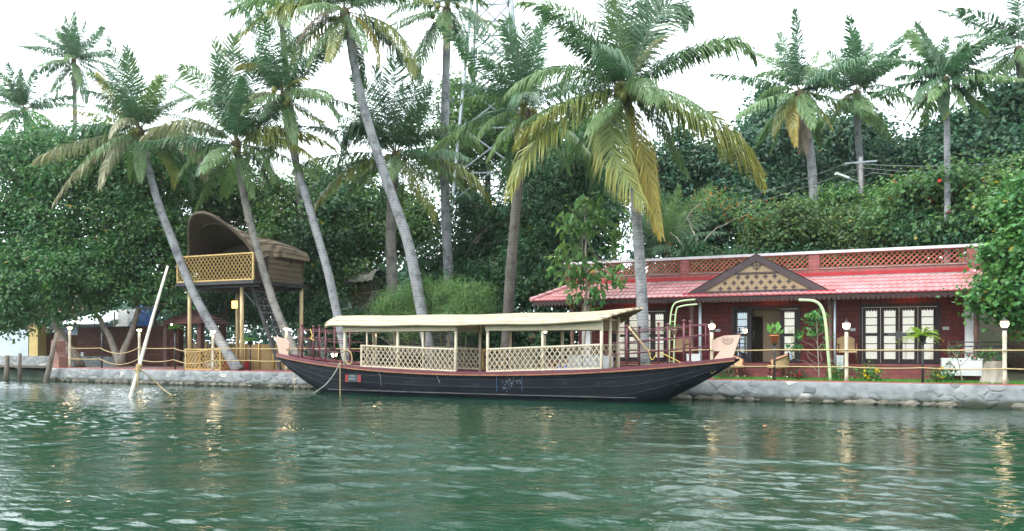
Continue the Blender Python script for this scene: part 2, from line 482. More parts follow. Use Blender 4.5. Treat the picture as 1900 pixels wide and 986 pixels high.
# ------------------------------------------------------------------ stone quay wall
def stone_mat():
    m, t, p, o = new_mat("rubble_masonry")
    tc = t.nodes.new("ShaderNodeTexCoord")
    mp = t.nodes.new("ShaderNodeMapping"); mp.inputs["Scale"].default_value = (1, 1, 1.35)
    t.links.new(tc.outputs["Object"], mp.inputs[0])
    nz = t.nodes.new("ShaderNodeTexNoise"); nz.inputs["Scale"].default_value = 3.0; nz.inputs["Detail"].default_value = 6
    t.links.new(mp.outputs[0], nz.inputs["Vector"])
    mxv = t.nodes.new("ShaderNodeMixRGB"); mxv.inputs["Fac"].default_value = 0.22
    t.links.new(mp.outputs[0], mxv.inputs["Color1"]); t.links.new(nz.outputs["Color"], mxv.inputs["Color2"])
    vo = t.nodes.new("ShaderNodeTexVoronoi"); vo.inputs["Scale"].default_value = 3.1
    t.links.new(mxv.outputs[0], vo.inputs["Vector"])
    ve = t.nodes.new("ShaderNodeTexVoronoi"); ve.feature = 'DISTANCE_TO_EDGE'; ve.inputs["Scale"].default_value = 3.1
    t.links.new(mxv.outputs[0], ve.inputs["Vector"])
    sr = t.nodes.new("ShaderNodeSeparateColor"); t.links.new(vo.outputs["Color"], sr.inputs[0])
    cr = t.nodes.new("ShaderNodeValToRGB")
    cr.color_ramp.elements[0].position = 0.1; cr.color_ramp.elements[0].color = (0.13, 0.145, 0.15, 1)
    cr.color_ramp.elements[1].position = 0.9; cr.color_ramp.elements[1].color = (0.37, 0.36, 0.325, 1)
    e = cr.color_ramp.elements.new(0.7); e.color = (0.22, 0.23, 0.23, 1)
    t.links.new(sr.outputs[0], cr.inputs[0])
    em = t.nodes.new("ShaderNodeValToRGB")      # where mortar smears over
    em.color_ramp.elements[0].position = 0.03; em.color_ramp.elements[1].position = 0.16
    t.links.new(ve.outputs[0], em.inputs[0])
    gt = t.nodes.new("ShaderNodeMath"); gt.operation = 'GREATER_THAN'; gt.inputs[1].default_value = 0.56
    t.links.new(sr.outputs[1], gt.inputs[0])
    mm = t.nodes.new("ShaderNodeMath"); mm.operation = 'MULTIPLY'
    t.links.new(em.outputs[0], mm.inputs[0]); t.links.new(gt.outputs[0], mm.inputs[1])
    cem = t.nodes.new("ShaderNodeValToRGB")
    cem.color_ramp.elements[0].position = 0.3; cem.color_ramp.elements[0].color = (0.12, 0.135, 0.14, 1)
    cem.color_ramp.elements[1].position = 0.7; cem.color_ramp.elements[1].color = (0.265, 0.28, 0.285, 1)
    t.links.new(nz.outputs["Fac"], cem.inputs[0])
    mx = t.nodes.new("ShaderNodeMixRGB")
    t.links.new(mm.outputs[0], mx.inputs["Fac"]); t.links.new(cem.outputs[0], mx.inputs["Color1"]); t.links.new(cr.outputs[0], mx.inputs["Color2"])
    # wet, weedy band at the water line
    sx = t.nodes.new("ShaderNodeSeparateXYZ"); t.links.new(tc.outputs["Object"], sx.inputs[0])
    ad = t.nodes.new("ShaderNodeMath"); ad.operation = 'MULTIPLY_ADD'; ad.inputs[1].default_value = 0.18
    t.links.new(nz.outputs["Fac"], ad.inputs[0]); t.links.new(sx.outputs["Z"], ad.inputs[2])
    wr = t.nodes.new("ShaderNodeMapRange"); wr.inputs[1].default_value = 0.22; wr.inputs[2].default_value = 0.36
    t.links.new(ad.outputs[0], wr.inputs[0])
    m2 = t.nodes.new("ShaderNodeMixRGB"); setc(m2.inputs["Color1"], (0.045, 0.050, 0.034))
    t.links.new(wr.outputs[0], m2.inputs["Fac"]); t.links.new(mx.outputs[0], m2.inputs["Color2"])
    t.links.new(m2.outputs[0], p.inputs["Base Color"])
    p.inputs["Roughness"].default_value = 0.85
    ad2 = t.nodes.new("ShaderNodeMath"); ad2.operation = 'MULTIPLY_ADD'; ad2.inputs[1].default_value = 0.5
    t.links.new(nz.outputs["Fac"], ad2.inputs[0]); t.links.new(mm.outputs[0], ad2.inputs[2])
    b = t.nodes.new("ShaderNodeBump"); b.inputs["Strength"].default_value = 0.8; b.inputs["Distance"].default_value = 0.04
    t.links.new(ad2.outputs[0], b.inputs["Height"]); t.links.new(b.outputs[0], p.inputs["Normal"])
    return m
M['stone'] = stone_mat()
def quay():
    root = thing("quay_wall", "grey rubble stone quay wall along the water, red painted top edge", "wall", (X_END, 0, 0))
    rg = random.Random(2)
    xs = np.arange(X_END, 16, 0.16)
    P = []
    prof = [(0.06, -0.6), (0.02, 0.0), (-.02, 0.10), (0.0, 0.2), (0.03, 0.32), (0.05, 0.45), (0.09, GZ - .035), (0.14, GZ), (0.42, GZ)]
    for x in xs:
        P.append([(x, y + (rg.uniform(-.016, .016) if 0 < i < 6 else 0), z + (rg.uniform(-.012, .012) if 0 < i < 7 else 0)) for i, (y, z) in enumerate(prof)])
    b = MB(); b.grid(P)
    b.add([(X_END, p[1], p[2]) for p in P[0]] + [(X_END, .42, -.6)], [tuple(range(len(prof) + 1))])
    b.build("stone_face", M['stone'], root)
    b = MB()                          # loose footing stones, wet and weedy
    for k in range(230):
        x = rg.uniform(X_END, 12); r = rg.uniform(.07, .2); q = []
        for i in range(5):
            t = math.pi * i / 4
            q.append([(x + r * rg.uniform(.9, 1.3) * math.sin(t) * math.cos(j * 1.0472) * (1 if i % 4 else .01), -.01 + r * .5 * math.sin(t) * math.sin(j * 1.0472) * rg.uniform(.8, 1.2), .06 + r * .55 * -math.cos(t) + rg.uniform(-.012, .012)) for j in range(6)])
            q[-1].append(q[-1][0])
        b.grid(q, smooth=False)
    b.build("footing_stones", pm("weedy_stone", (.075, .075, .055), (.20, .185, .15), 2.2, .8, .5, 12), root)
    red = pm("red_edge_paint", (0.45, 0.06, 0.07), (0.30, 0.10, 0.09), 4, 0.6)
    b = MB(); b.box(X_END + .1, 16, 0.17, 0.33, GZ, GZ + .022)
    b.build("edge_strip", red, root)
quay()
# ------------------------------------------------------------------ leaves and trees
def nrm(a):
    return a / np.maximum(np.linalg.norm(a, axis=-1, keepdims=True), 1e-9)

def leaves(C, N, D, L, wr, colors, fold=0.18):
    """C centres, N normals, D directions, L lengths -> folded leaf quads (two triangles each)"""
    D = nrm(D - N * (D * N).sum(-1, keepdims=True))
    S = np.cross(N, D)
    L = L[:, None]
    b = C - D * L * .5
    t = C + D * L * .5 - N * L * .08
    l = C - D * L * .05 + S * L * wr * .5 + N * L * fold * .5
    r = C - D * L * .05 - S * L * wr * .5 + N * L * fold * .5
    V = np.stack([b, r, t, l], 1).reshape(-1, 3)
    n = len(C)
    i = np.arange(n)[:, None] * 4
    f3 = np.concatenate([i + np.array([0, 1, 2]), i + np.array([0, 2, 3])])
    c = np.repeat(colors, 4, 0)
    return V, f3, c

GREENS = {
    'mangrove': ((.036, .114, .036), (.100, .228, .062), .006),
    'dark': ((.023, .078, .036), (.062, .152, .050), .001),
    'blue': ((.030, .086, .052), (.068, .160, .075), .001),
    'mid': ((.050, .126, .040), (.135, .245, .064), .003),
    'light': ((.080, .178, .055), (.155, .285, .080), .006),
    'bush': ((.052, .112, .038), (.120, .190, .055), .008),
    'feather': ((.105, .220, .070), (.200, .330, .115), .0),
    'front': ((.042, .140, .038), (.110, .262, .060), .008),
}

def crown_mesh(name, lobes, n, leaf, pal, parent, rng, clump=14, clump_r=None, wr=.6, hang=.3, accents=None, shell=.5, upright=1.0):
    """lobes: (centre, rx, ry, rz). n leaves in clumps through the lobes' volume"""
    vol = np.array([l[1] * l[2] * l[3] for l in lobes]) ** .72
    pick = rng.choice(len(lobes), size=max(3, n // clump), p=vol / vol.sum())
    cen = np.array([list(l[0]) for l in lobes])[pick]
    rad = np.array([[l[1], l[2], l[3]] for l in lobes])[pick]
    u = nrm(rng.normal(size=(len(pick), 3)))
    rr = shell + (1.06 - shell) * rng.random(len(pick)) ** .7
    cc = cen + u * rad * rr[:, None]
    cr = (clump_r or leaf * 2.6) * rng.uniform(.6, 1.35, len(pick))
    k = clump
    C = np.repeat(cc, k, 0) + rng.normal(size=(len(pick) * k, 3)) * np.repeat(cr, k)[:, None] * np.array([.62, .62, .42])
    C[:, 2] = np.maximum(C[:, 2], GZ + .05)
    outw = np.repeat(u, k, 0)
    N = nrm(outw * .8 + np.array([0, 0, .75 * upright]) + rng.normal(size=C.shape) * .62)
    D = rng.normal(size=C.shape) + outw * .6 + np.array([0, 0, -hang * 2])
    L = leaf * rng.uniform(.6, 1.3, len(C))
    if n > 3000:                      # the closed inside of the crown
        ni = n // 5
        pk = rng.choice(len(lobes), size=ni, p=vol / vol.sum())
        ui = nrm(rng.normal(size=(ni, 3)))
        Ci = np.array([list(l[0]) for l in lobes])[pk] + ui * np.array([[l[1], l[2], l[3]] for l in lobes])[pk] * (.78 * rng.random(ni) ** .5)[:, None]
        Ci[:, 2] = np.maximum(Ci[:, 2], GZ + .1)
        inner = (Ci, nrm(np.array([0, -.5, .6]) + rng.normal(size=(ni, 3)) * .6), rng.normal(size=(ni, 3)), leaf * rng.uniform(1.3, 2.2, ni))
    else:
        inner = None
    c0, c1, yf = GREENS[pal]
    c0, c1 = np.array(c0), np.array(c1)
    mixc = np.repeat(np.clip(rng.beta(1.6, 2.4, len(pick)), 0, 1), k) + rng.normal(0, .14, len(C))
    col = c0 + (c1 - c0) * np.clip(mixc, -.3, 1.5)[:, None]
    warm = np.repeat(rng.normal(0, .16, len(pick)), k)[:, None]           # clump to clump from yellowish to bluish green
    col = col * (1 + warm * np.array([1.0, .15, -.7]))
    col *= rng.uniform(.82, 1.18, (len(C), 1))
    if yf:
        y = rng.random(len(C)) < yf
        col[y] = np.array([.42, .30, .04]) * rng.uniform(.7, 1.2, (y.sum(), 1))
    if accents:
        ac, fr = accents
        y = rng.random(len(C)) < fr
        col[y] = np.array(ac) * rng.uniform(.7, 1.2, (y.sum(), 1))
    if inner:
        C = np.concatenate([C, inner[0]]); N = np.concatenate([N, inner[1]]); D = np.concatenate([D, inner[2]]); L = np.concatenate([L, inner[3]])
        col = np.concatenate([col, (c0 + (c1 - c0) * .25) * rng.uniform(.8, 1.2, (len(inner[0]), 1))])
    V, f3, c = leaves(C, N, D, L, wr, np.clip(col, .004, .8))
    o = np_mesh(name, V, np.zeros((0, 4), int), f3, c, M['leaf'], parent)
    return o, cc

def wig(p, q, rng, n=6, amp=.12):
    p, q = Vector(p), Vector(q); L = (q - p).length
    pts = []
    a, bb = rng.normal(size=3) * amp * L, rng.normal(size=3) * amp * .5 * L
    for i in range(n + 1):
        t = i / n
        w = math.sin(math.pi * t); w2 = math.sin(2 * math.pi * t)
        pts.append(p.lerp(q, t) + Vector(a) * w + Vector(bb) * w2)
    return pts

LEAFX, NX = 1.04, 1.9
def tree(label, lobes, n, leaf, pal, trunks, seed, name="broadleaf_tree", cat="tree", group=None, bark='bark', r0=.16, limbs=True, twigs=60, **kw):
    """lobes in pixels: (px, py, Y, r_px across, r_px up, depth radius m); trunks: lists of points"""
    rng = np.random.default_rng(seed)
    L = []
    for (px, py, Y, ra, ru, rd) in lobes:
        s = depth(px, Y) / F
        L.append((at(px, py, Y), ra * s / CT * .96, rd, ru * s))
    if n > 3000 and name != "bamboo_clump":
        for c_, rx, ry, rz in list(L):
            for q in range(4):
                u = nrm(rng.normal(size=3) + np.array([0, -.2, .35])); f = rng.uniform(.28, .5)
                L.append((c_ + Vector((u[0] * rx, u[1] * ry, u[2] * rz)) * rng.uniform(.8, 1.05), rx * f, ry * f, rz * f))
        L[:] = [(c_, rx * .9, ry * .9, rz * .9) for c_, rx, ry, rz in L]
    base = trunks[0][0]
    root = thing(name, label, cat, (base[0], base[1], base[2]), 0, group)
    if n > 3000: n, leaf = int(n * NX), leaf * LEAFX
    crown, cc = crown_mesh("crown", L, n, leaf, pal, root, rng, **kw)
    b = MB()
    tops = []
    for tp in trunks:
        pts = [Vector(p) for p in tp]
        dense = []
        for i in range(len(pts) - 1):
            seg = wig(pts[i], pts[i + 1], rng, 5, .03)
            dense += seg[:-1] if i < len(pts) - 2 else seg
        k = len(dense)
        b.tube(dense, [r0 * (1.15 - .62 * i / (k - 1)) for i in range(k)], 9)
        tops.append((dense[-1], r0 * .55)); tops.append((dense[int(k * .7)], r0 * .6))
    if limbs:
        nodes = []
        for l in L:
            tp, r = min(tops, key=lambda q: (q[0] - l[0]).length + rng.random() * .5)
            seg = wig(tp, l[0], rng, 7, .10)
            b.tube(seg, [r * (1 - .75 * i / 7) for i in range(8)], 6)
            nodes += [(p, r * .35) for p in seg[2:]]
        nd = np.array([list(p[0]) for p in nodes])
        for c in cc[rng.choice(len(cc), min(twigs, len(cc)), replace=False)]:
            j = int(np.argmin(((nd - c) ** 2).sum(-1)))
            seg = wig(nodes[j][0], Vector(c), rng, 4, .12)
            rr = max(.008, nodes[j][1] * .5)
            b.tube(seg, [rr * (1 - .7 * i / 4) for i in range(5)], 4, cap=False)
    b.build("trunk", M[bark], root)
    return root

# ------------------------------------------------------------------ coconut palms
def bez(p0, p1, p2, t):
    t = t[:, None]
    return (1 - t) ** 2 * p0 + 2 * t * (1 - t) * p1 + t ** 2 * p2, nrm(2 * (1 - t) * (p1 - p0) + 2 * t * (p2 - p1))

PCOL = {
    'g': ((.095, .190, .075), (.155, .25, .08)),
    'd': ((.056, .135, .070), (.090, .178, .075)),
    'gy': ((.125, .215, .075), (.33, .30, .06)),
    'y': ((.25, .26, .06), (.46, .34, .06)),
    'p': ((.20, .25, .13), (.38, .35, .20)),
    'b': ((.26, .19, .13), (.31, .24, .17)),
}

def frond(p0, p1, p2, col, parent, rng, wide=1.0, twist=0.0, npairs=90, gap=.10, sag=1.0, width=.050, lmul=1.0):
    p0, p1, p2 = (np.array(list(p), float) for p in (p0, p1, p2))
    h = p2 - p0; Lf = np.linalg.norm(p1 - p0) * .55 + np.linalg.norm(p2 - p1) * .55
    hz = np.array([h[0], h[1], 0])
    if np.linalg.norm(hz) < .25 * np.linalg.norm(h): hz = hz + np.array(list(CAMF)) * -.3
    S0 = nrm(np.cross(hz, [0, 0, 1.0]))
    steep = min(1.0, max(0.0, (h[2] / np.linalg.norm(h) - .45) / .35))
    if steep > 0:                     # the young upright fronds turn their blades any way, mostly broadside to the river
        a_ = rng.normal(0, .45)
        B0 = np.array(list(CAMR)) * math.cos(a_) + np.array(list(CAMF)) * math.sin(a_)
        if B0 @ S0 < 0: B0 = -B0
        S0 = nrm(S0 * (1 - steep) + B0 * steep)
    t = np.linspace(gap, .995, npairs) + rng.normal(0, .003, npairs)
    P, T = bez(p0, p1, p2, t)
    S = nrm(S0 - T * (T @ S0)[:, None])
    Nn = np.cross(S, T)
    tw = twist * t[:, None]
    S, Nn = S * np.cos(tw) + Nn * np.sin(tw), Nn * np.cos(tw) - S * np.sin(tw)
    # leaflet length along the rachis
    prof = np.interp(t, [0, .12, .3, .55, .8, 1], [.30, .70, 1.0, 1.0, .74, .34])
    Lm = .40 * Lf * wide * lmul
    fwd = np.interp(t, [0, .5, 1], [.50, .75, 1.9])
    Vs, F4, F3, Cs = [], [], [], []
    nb = 0
    ca, cb = np.array(PCOL[col][0]), np.array(PCOL[col][1])
    for sgn in (-1, 1):
        n = npairs
        ll = prof * Lm * rng.uniform(.82, 1.1, n)
        keep = rng.random(n) > .04 + .25 * (np.sin(t * 40 + rng.random() * 6) > .9)
        sg = (sag * rng.uniform(.75, 1.3, n) * (1 - .8 * np.clip(T[:, 2], 0, 1)))[:, None]
        d1 = nrm(S * sgn + T * fwd[:, None] * .8 + Nn * .28 + np.array([0, 0, -.62]) * sg + rng.normal(0, .15, (n, 3)))
        d2 = nrm(S * sgn * .7 + T * fwd[:, None] * .75 + np.array([0, 0, -1.9]) * sg + rng.normal(0, .12, (n, 3)))
        wd = T - d1 * (T * d1).sum(-1, keepdims=True)
        w = nrm(nrm(wd) + rng.normal(0, .28, (n, 3))) * (width * 1.45 * Lf / 4.5) * .5
        A0, A1 = P - w * .7, P + w * .7
        m = P + d1 * (ll * .5)[:, None]
        B0, B1 = m - w, m + w
        E = m + d2 * (ll * .55)[:, None]
        V = np.stack([A0, A1, B1, B0, E], 1)[keep]
        k = len(V)
        i = np.arange(k)[:, None] * 5 + nb
        F4.append(i + np.array([0, 1, 2, 3])); F3.append(i + np.array([3, 2, 4]))
        nb += k * 5
        mixt = np.clip(t * .75 + rng.normal(0, .12, n), 0, 1)[keep]
        base = ca + (cb - ca) * (mixt * .6)[:, None]
        tip = ca + (cb - ca) * np.clip(mixt + .35, 0, 1)[:, None]
        jit = rng.uniform(.85, 1.18, (k, 1))
        Cs.append((np.stack([base, base, (base + tip) / 2, (base + tip) / 2, tip], 1) * jit[:, None]).reshape(-1, 3))
        Vs.append(V.reshape(-1, 3))
    # rachis, four sided
    tr = np.linspace(0, 1, 10)
    P, T = bez(p0, p1, p2, tr)
    S = nrm(S0 - T * (T @ S0)[:, None]); Nn = np.cross(S, T)
    r = np.interp(tr, [0, .15, 1], [.075, .035, .008])[:, None] * Lf / 4.8
    ring = np.stack([P + S * r, P + Nn * r * .6, P - S * r, P - Nn * r * .6], 1)
    Vs.append(ring.reshape(-1, 3))
    q = []
    for i in range(9):
        for j in range(4):
            q.append([nb + i*4 + j, nb + i*4 + (j+1) % 4, nb + (i+1)*4 + (j+1) % 4, nb + (i+1)*4 + j])
    F4.append(np.array(q))
    rc = np.array([.30, .27, .10]) if col != 'b' else np.array([.28, .2, .13])
    if col == 'd': rc = np.array([.16, .17, .08])
    Cs.append(np.repeat(rc[None], 40, 0))
    return np_mesh("frond", np.concatenate(Vs), np.concatenate(F4), np.concatenate(F3), np.concatenate(Cs), M['palm'], parent)

def trunk_mat(name, c1, c2):
    m, t, p, o = new_mat(name)
    tc = t.nodes.new("ShaderNodeTexCoord")
    sx = t.nodes.new("ShaderNodeSeparateXYZ"); t.links.new(tc.outputs["Object"], sx.inputs[0])
    nz = t.nodes.new("ShaderNodeTexNoise"); nz.inputs["Scale"].default_value = 2.6; nz.inputs["Detail"].default_value = 8; nz.inputs["Roughness"].default_value = .65
    t.links.new(tc.outputs["Object"], nz.inputs["Vector"])
    r = t.nodes.new("ShaderNodeValToRGB")
    r.color_ramp.elements[0].position = .36; r.color_ramp.elements[0].color = (*c2, 1)
    r.color_ramp.elements[1].position = .54; r.color_ramp.elements[1].color = (*c1, 1)
    t.links.new(nz.outputs["Fac"], r.inputs[0])
    # leaf-scar rings
    ml = t.nodes.new("ShaderNodeMath"); ml.operation = 'MULTIPLY_ADD'; ml.inputs[1].default_value = 9.0
    ns = t.nodes.new("ShaderNodeMath"); ns.operation = 'MULTIPLY'; ns.inputs[1].default_value = 1.6
    t.links.new(nz.outputs["Fac"], ns.inputs[0])
    t.links.new(sx.outputs["Z"], ml.inputs[0]); t.links.new(ns.outputs[0], ml.inputs[2])
    fr = t.nodes.new("ShaderNodeMath"); fr.operation = 'FRACT'; t.links.new(ml.outputs[0], fr.inputs[0])
    rr = t.nodes.new("ShaderNodeValToRGB")
    rr.color_ramp.elements[0].position = 0.0; rr.color_ramp.elements[0].color = (.55, .53, .5, 1)
    rr.color_ramp.elements[1].position = .28; rr.color_ramp.elements[1].color = (1, 1, 1, 1)
    t.links.new(fr.outputs[0], rr.inputs[0])
    mx = t.nodes.new("ShaderNodeMixRGB"); mx.blend_type = 'MULTIPLY'; mx.inputs[0].default_value = .8
    t.links.new(r.outputs[0], mx.inputs[1]); t.links.new(rr.outputs[0], mx.inputs[2])
    t.links.new(mx.outputs[0], p.inputs["Base Color"])
    p.inputs["Roughness"].default_value = .9
    b = t.nodes.new("ShaderNodeBump"); b.inputs["Strength"].default_value = .6; b.inputs["Distance"].default_value = .02
    t.links.new(rr.outputs[0], b.inputs["Height"]); t.links.new(b.outputs[0], p.inputs["Normal"])
    return m
M['trunk_pale'] = trunk_mat("palm_trunk_pale", (.27, .277, .29), (.11, .115, .125))
M['trunk_mid'] = trunk_mat("palm_trunk_grey", (.24, .225, .205), (.12, .11, .10))
M['trunk_dark'] = trunk_mat("palm_trunk_dark", (.13, .12, .105), (.055, .05, .045))
M['coconut'] = pm("green_coconut", (.16, .20, .05), (.24, .22, .06), 5, .45)
M['sheath'] = pm("leaf_sheath", (.14, .115, .06), (.08, .065, .04), 9, .95, .5, 20)

def smooth_path(pts, n):
    pts = [Vector(p) for p in pts]
    P = [pts[0] * 2 - pts[1]] + pts + [pts[-1] * 2 - pts[-2]]
    res = []
    k = len(pts) - 1
    for s in range(n + 1):
        u = s / n * k
        i = min(int(u), k - 1); f = u - i
        a, b, c, d = P[i], P[i+1], P[i+2], P[i+3]
        res.append(.5 * ((2*b) + (c - a) * f + (2*a - 5*b + 4*c - d) * f*f + (3*b - a - 3*c + d) * f**3))
    return res

BACK = {'n': 9}
def palm(label, trunk_px, Y, r0, r1, crown_px, seed, drawn=(), auto=0, auto_len=4.0, auto_cols='gggd', nuts=0, mat='trunk_pale', group="coconut palms on the bank", ground=None, el=(82, -45), width=.05, npairs=120, name="coconut_palm", cat="palm tree", fill=True, shaft=False, fan=5, fan_len=3.3):
    """drawn: (tip px, tip py, mid px, mid py, metres towards the viewer, colour[, wide, twist])"""
    rng = np.random.default_rng(seed)
    pts = [at(px, py, Y) for px, py in trunk_px]
    gz = ground if ground is not None else GZ
    base = pts[0].copy()
    if base.z > gz + .05:      # the base is hidden behind something: carry the trunk on down to the ground
        d = (pts[0] - pts[1]).normalized()
        d = Vector((d.x * .9, d.y * .9, d.z)).normalized()
        base = pts[0] + d * ((pts[0].z - gz) / max(.2, -d.z))
        pts = [base] + pts
    pts[0] = Vector((pts[0].x, pts[0].y, gz - .05))
    root = thing(name, label, cat, (pts[0].x, pts[0].y, gz), 0, group)
    crown = at(crown_px[0], crown_px[1], Y)
    path = smooth_path(pts + ([crown - UP * .15] if (pts[-1] - crown).length > .5 else []), 40)
    b = MB()
    k = len(path)
    rs = [(r1 + (r0 - r1) * (1 - i / (k - 1)) ** .8) * (1 + .35 * math.exp(-i * .9)) * rng.uniform(.965, 1.035) for i in range(k)]
    b.tube(path, rs, 12)
    b.build("trunk", M[mat], root)
    s = depth(*[crown_px[0], Y]) / F
    c = np.array(list(crown)); R3 = np.array(list(CAMR)); F3 = np.array(list(CAMF))
    # fibrous heart
    h = MB(); h.lathe([(r1 * .9, -.6), (r1 * 1.35, -.3), (r1 * 1.5, 0), (r1 * .8, .14), (r1 * .2, .2)], crown, 10)
    h.build("leaf_sheath", M['sheath'], root)
    if shaft:
        q = MB(); q.lathe([(r1 * .95, -1.5), (r1 * 1.5, -1.25), (r1 * 1.45, -.7), (r1 * 1.1, -.1), (r1 * .6, .05)], crown, 12)
        q.build("crownshaft", pm("yellow_crownshaft", (.42, .40, .08), (.30, .32, .07), 4, .45), root)
    for fr in drawn:
        tx, ty, mx_, my_, dv, col = fr[:6]
        wide = fr[6] if len(fr) > 6 else 1.0
        tw = fr[7] if len(fr) > 7 else rng.normal(0, .25)
        p2 = c + R3 * (tx - crown_px[0]) * s + np.array([0, 0, -(ty - crown_px[1]) * s]) - F3 * dv
        mid = c + R3 * (mx_ - crown_px[0]) * s + np.array([0, 0, -(my_ - crown_px[1]) * s]) - F3 * dv * .55
        p1 = 2 * mid - .5 * (c + p2)
        frond(c + nrm(p1 - c) * r1 * .8, p1, p2, col, root, rng, wide, tw, npairs=npairs, width=width, lmul=1.0)
    ph = rng.random() * 6.28
    if drawn and not auto and fill:
        auto = 12; auto_cols = 'ddgg'; el = (72, -52)
        if auto_len == 4.0: auto_len = 3.9
    if fill:
        for q in range(fan):              # the upright heart of the crown
            a_ = math.radians(40 + 100 * (q + .5) / fan + rng.normal(0, 7)); Lq = fan_len * rng.uniform(.82, 1.08)
            d0 = R3 * math.cos(a_) + np.array([0, 0, math.sin(a_)]) + F3 * rng.normal(0, .32)
            p1 = c + d0 * Lq * .52
            if rng.random() < .15: continue
            frond(c + d0 * r1 * .6, p1, p1 + nrm(d0 + R3 * (math.cos(a_) * 1.1 + rng.normal(0, .2)) + np.array([0, 0, -.5])) * Lq * .5, 'dg'[q % 2], root, rng, 1.15, rng.normal(0, .3), npairs=npairs, width=width * 1.2)
    for i in range(auto):
        az = ph + i * 2.39996 + rng.normal(0, .12)
        f = (i + .5) / auto
        e = math.radians(el[0] + (el[1] - el[0]) * f ** .9 + rng.normal(0, 5))
        L = auto_len * (.8 + .3 * math.sin(math.pi * min(1, f + .15))) * rng.uniform(.9, 1.1)
        o = np.array([math.cos(az), math.sin(az), 0])
        d0 = o * math.cos(e) + np.array([0, 0, math.sin(e)])
        p1 = c + d0 * L * .52
        dr = .10 + .55 * f + rng.normal(0, .04)
        p2 = p1 + nrm(d0 + np.array([0, 0, -dr * 1.7])) * L * .52
        colr = auto_cols[min(len(auto_cols) - 1, int(f * len(auto_cols)))]
        colr = {'Y': 'gy'}.get(colr, colr)
        frond(c + d0 * r1 * .8, p1, p2, colr, root, rng, 1.0, rng.normal(0, .3), npairs=npairs, width=width)
    for i in range(nuts):
        az = math.atan2(-CAMF.y, -CAMF.x) + rng.normal(0, 1.15)
        rr = rng.uniform(.30, .80) * max(1, r1 / .14)
        pc = crown + Vector((math.cos(az) * rr, math.sin(az) * rr, rng.uniform(-.5, .12)))
        q = MB(); rad = rng.uniform(.10, .14)
        q.ball(pc, rad, 10, sz=1.2); q.tube([crown + Vector((math.cos(az), math.sin(az), 0)) * r1, pc + UP * rad], .018, 5)
        q.build("coconut", M['coconut'], root)
    return root
# ------------------------------------------------------------------ the palms of the photograph
G1 = "coconut palms on the bank"
palm("coconut palm with strongly curved trunk leaning across the stilt hut's left side, bleached fronds",
     [(443, 690), (402, 622), (360, 545), (322, 452), (292, 372), (266, 275)], 1.0, .21, .13, (260, 243), 11,
     [(81, 304, 150, 268, .6, 'p'), (130, 385, 185, 297, 1.2, 'p'), (221, 361, 231, 290, 1.6, 'p'), (242, 275, 252, 232, 1.8, 'p', .8),
      (183, 142, 216, 188, .2, 'y', 1.1), (228, 98, 243, 165, -.3, 'gy'), (287, 128, 278, 185, -.6, 'g'), (303, 150, 284, 200, .6, 'gy'),
      (361, 182, 312, 203, .3, 'g'), (390, 335, 360, 268, .9, 'p'), (405, 243, 340, 228, -.8, 'g'), (138, 207, 200, 218, .1, 'gy'),
      (330, 350, 315, 270, -1.6, 'd'), (285, 330, 290, 270, -2, 'gy'), (165, 245, 205, 225, -1.4, 'g'), (375, 280, 325, 240, -1.9, 'd')],
     mat='trunk_pale', nuts=3)
palm("coconut palm whose thin ringed trunk crosses the stilt hut's roof, tall upright fronds",
     [(548, 655), (527, 610), (500, 540), (468, 430), (450, 350), (444, 300)], 1.6, .19, .12, (440, 268), 12,
     [(437, 72, 433, 160, .2, 'g', 1.15), (406, 84, 418, 165, .5, 'g', 1.1), (470, 100, 458, 180, -.4, 'd'), (341, 128, 392, 172, .3, 'g'),
      (278, 262, 358, 228, .6, 'p'), (627, 282, 530, 243, .6, 'gy'), (600, 310, 520, 262, 1.2, 'gy'), (350, 335, 385, 285, 1.0, 'g'),
      (520, 345, 495, 290, 1.2, 'g'), (395, 340, 415, 290, 1.7, 'd'), (560, 250, 500, 235, -1.2, 'd'), (330, 300, 380, 262, -1.2, 'd'),
      (480, 340, 470, 290, -1.5, 'd'), (410, 150, 418, 200, -1, 'd')],
     mat='trunk_mid', nuts=4)
palm("slender coconut palm leaning left behind the boat's left canopy end, crown of medium fronds",
     [(640, 650), (627, 590), (607, 500), (575, 390), (545, 285), (529, 200)], 2.2, .20, .12, (526, 178), 13,
     [(530, 68, 526, 120, .2, 'g', 1.1), (480, 80, 500, 125, .1, 'g'), (443, 132, 488, 128, .4, 'gy'), (458, 216, 484, 180, .8, 'p'),
      (437, 196, 475, 175, -.4, 'g'), (635, 232, 592, 178, .5, 'g'), (611, 236, 572, 214, .9, 'gy'), (578, 132, 555, 150, .2, 'g'),
      (584, 160, 556, 158, .9, 'gy'), (555, 85, 545, 125, -.5, 'd'), (500, 240, 512, 210, 1.4, 'd'), (545, 245, 540, 210, -1.2, 'd'), (470, 110, 495, 140, -1, 'd')],
     mat='trunk_pale', nuts=4)
palm("tallest leaning coconut palm, long pale trunk and yellowing fronds cut by the top edge",
     [(772, 522), (757, 450), (735, 385), (707, 305), (675, 200), (655, 110), (648, 50)], 3.2, .23, .15, (640, 22), 14,
     [(453, 72, 540, 12, .4, 'gy'), (420, 15, 530, -15, -.5, 'g'), (562, 92, 600, 36, .8, 'b', 1.1), (590, 152, 612, 80, .9, 'g'), (708, 134, 688, 62, .8, 'y'),
      (767, 145, 735, 62, .6, 'gy', 1.1), (560, -80, 600, -40, .2, 'g'), (640, -150, 640, -60, .2, 'g'), (730, -90, 690, -40, .1, 'g'), (500, -40, 570, -30, .4, 'g'),
      (800, 5, 720, -15, .2, 'gy'), (660, 130, 655, 75, -1.4, 'd'), (520, 110, 575, 50, -1.2, 'y'), (740, 100, 700, 40, -1.3, 'd'), (625, 140, 632, 80, 1.6, 'gy')],
     mat='trunk_pale', nuts=2)
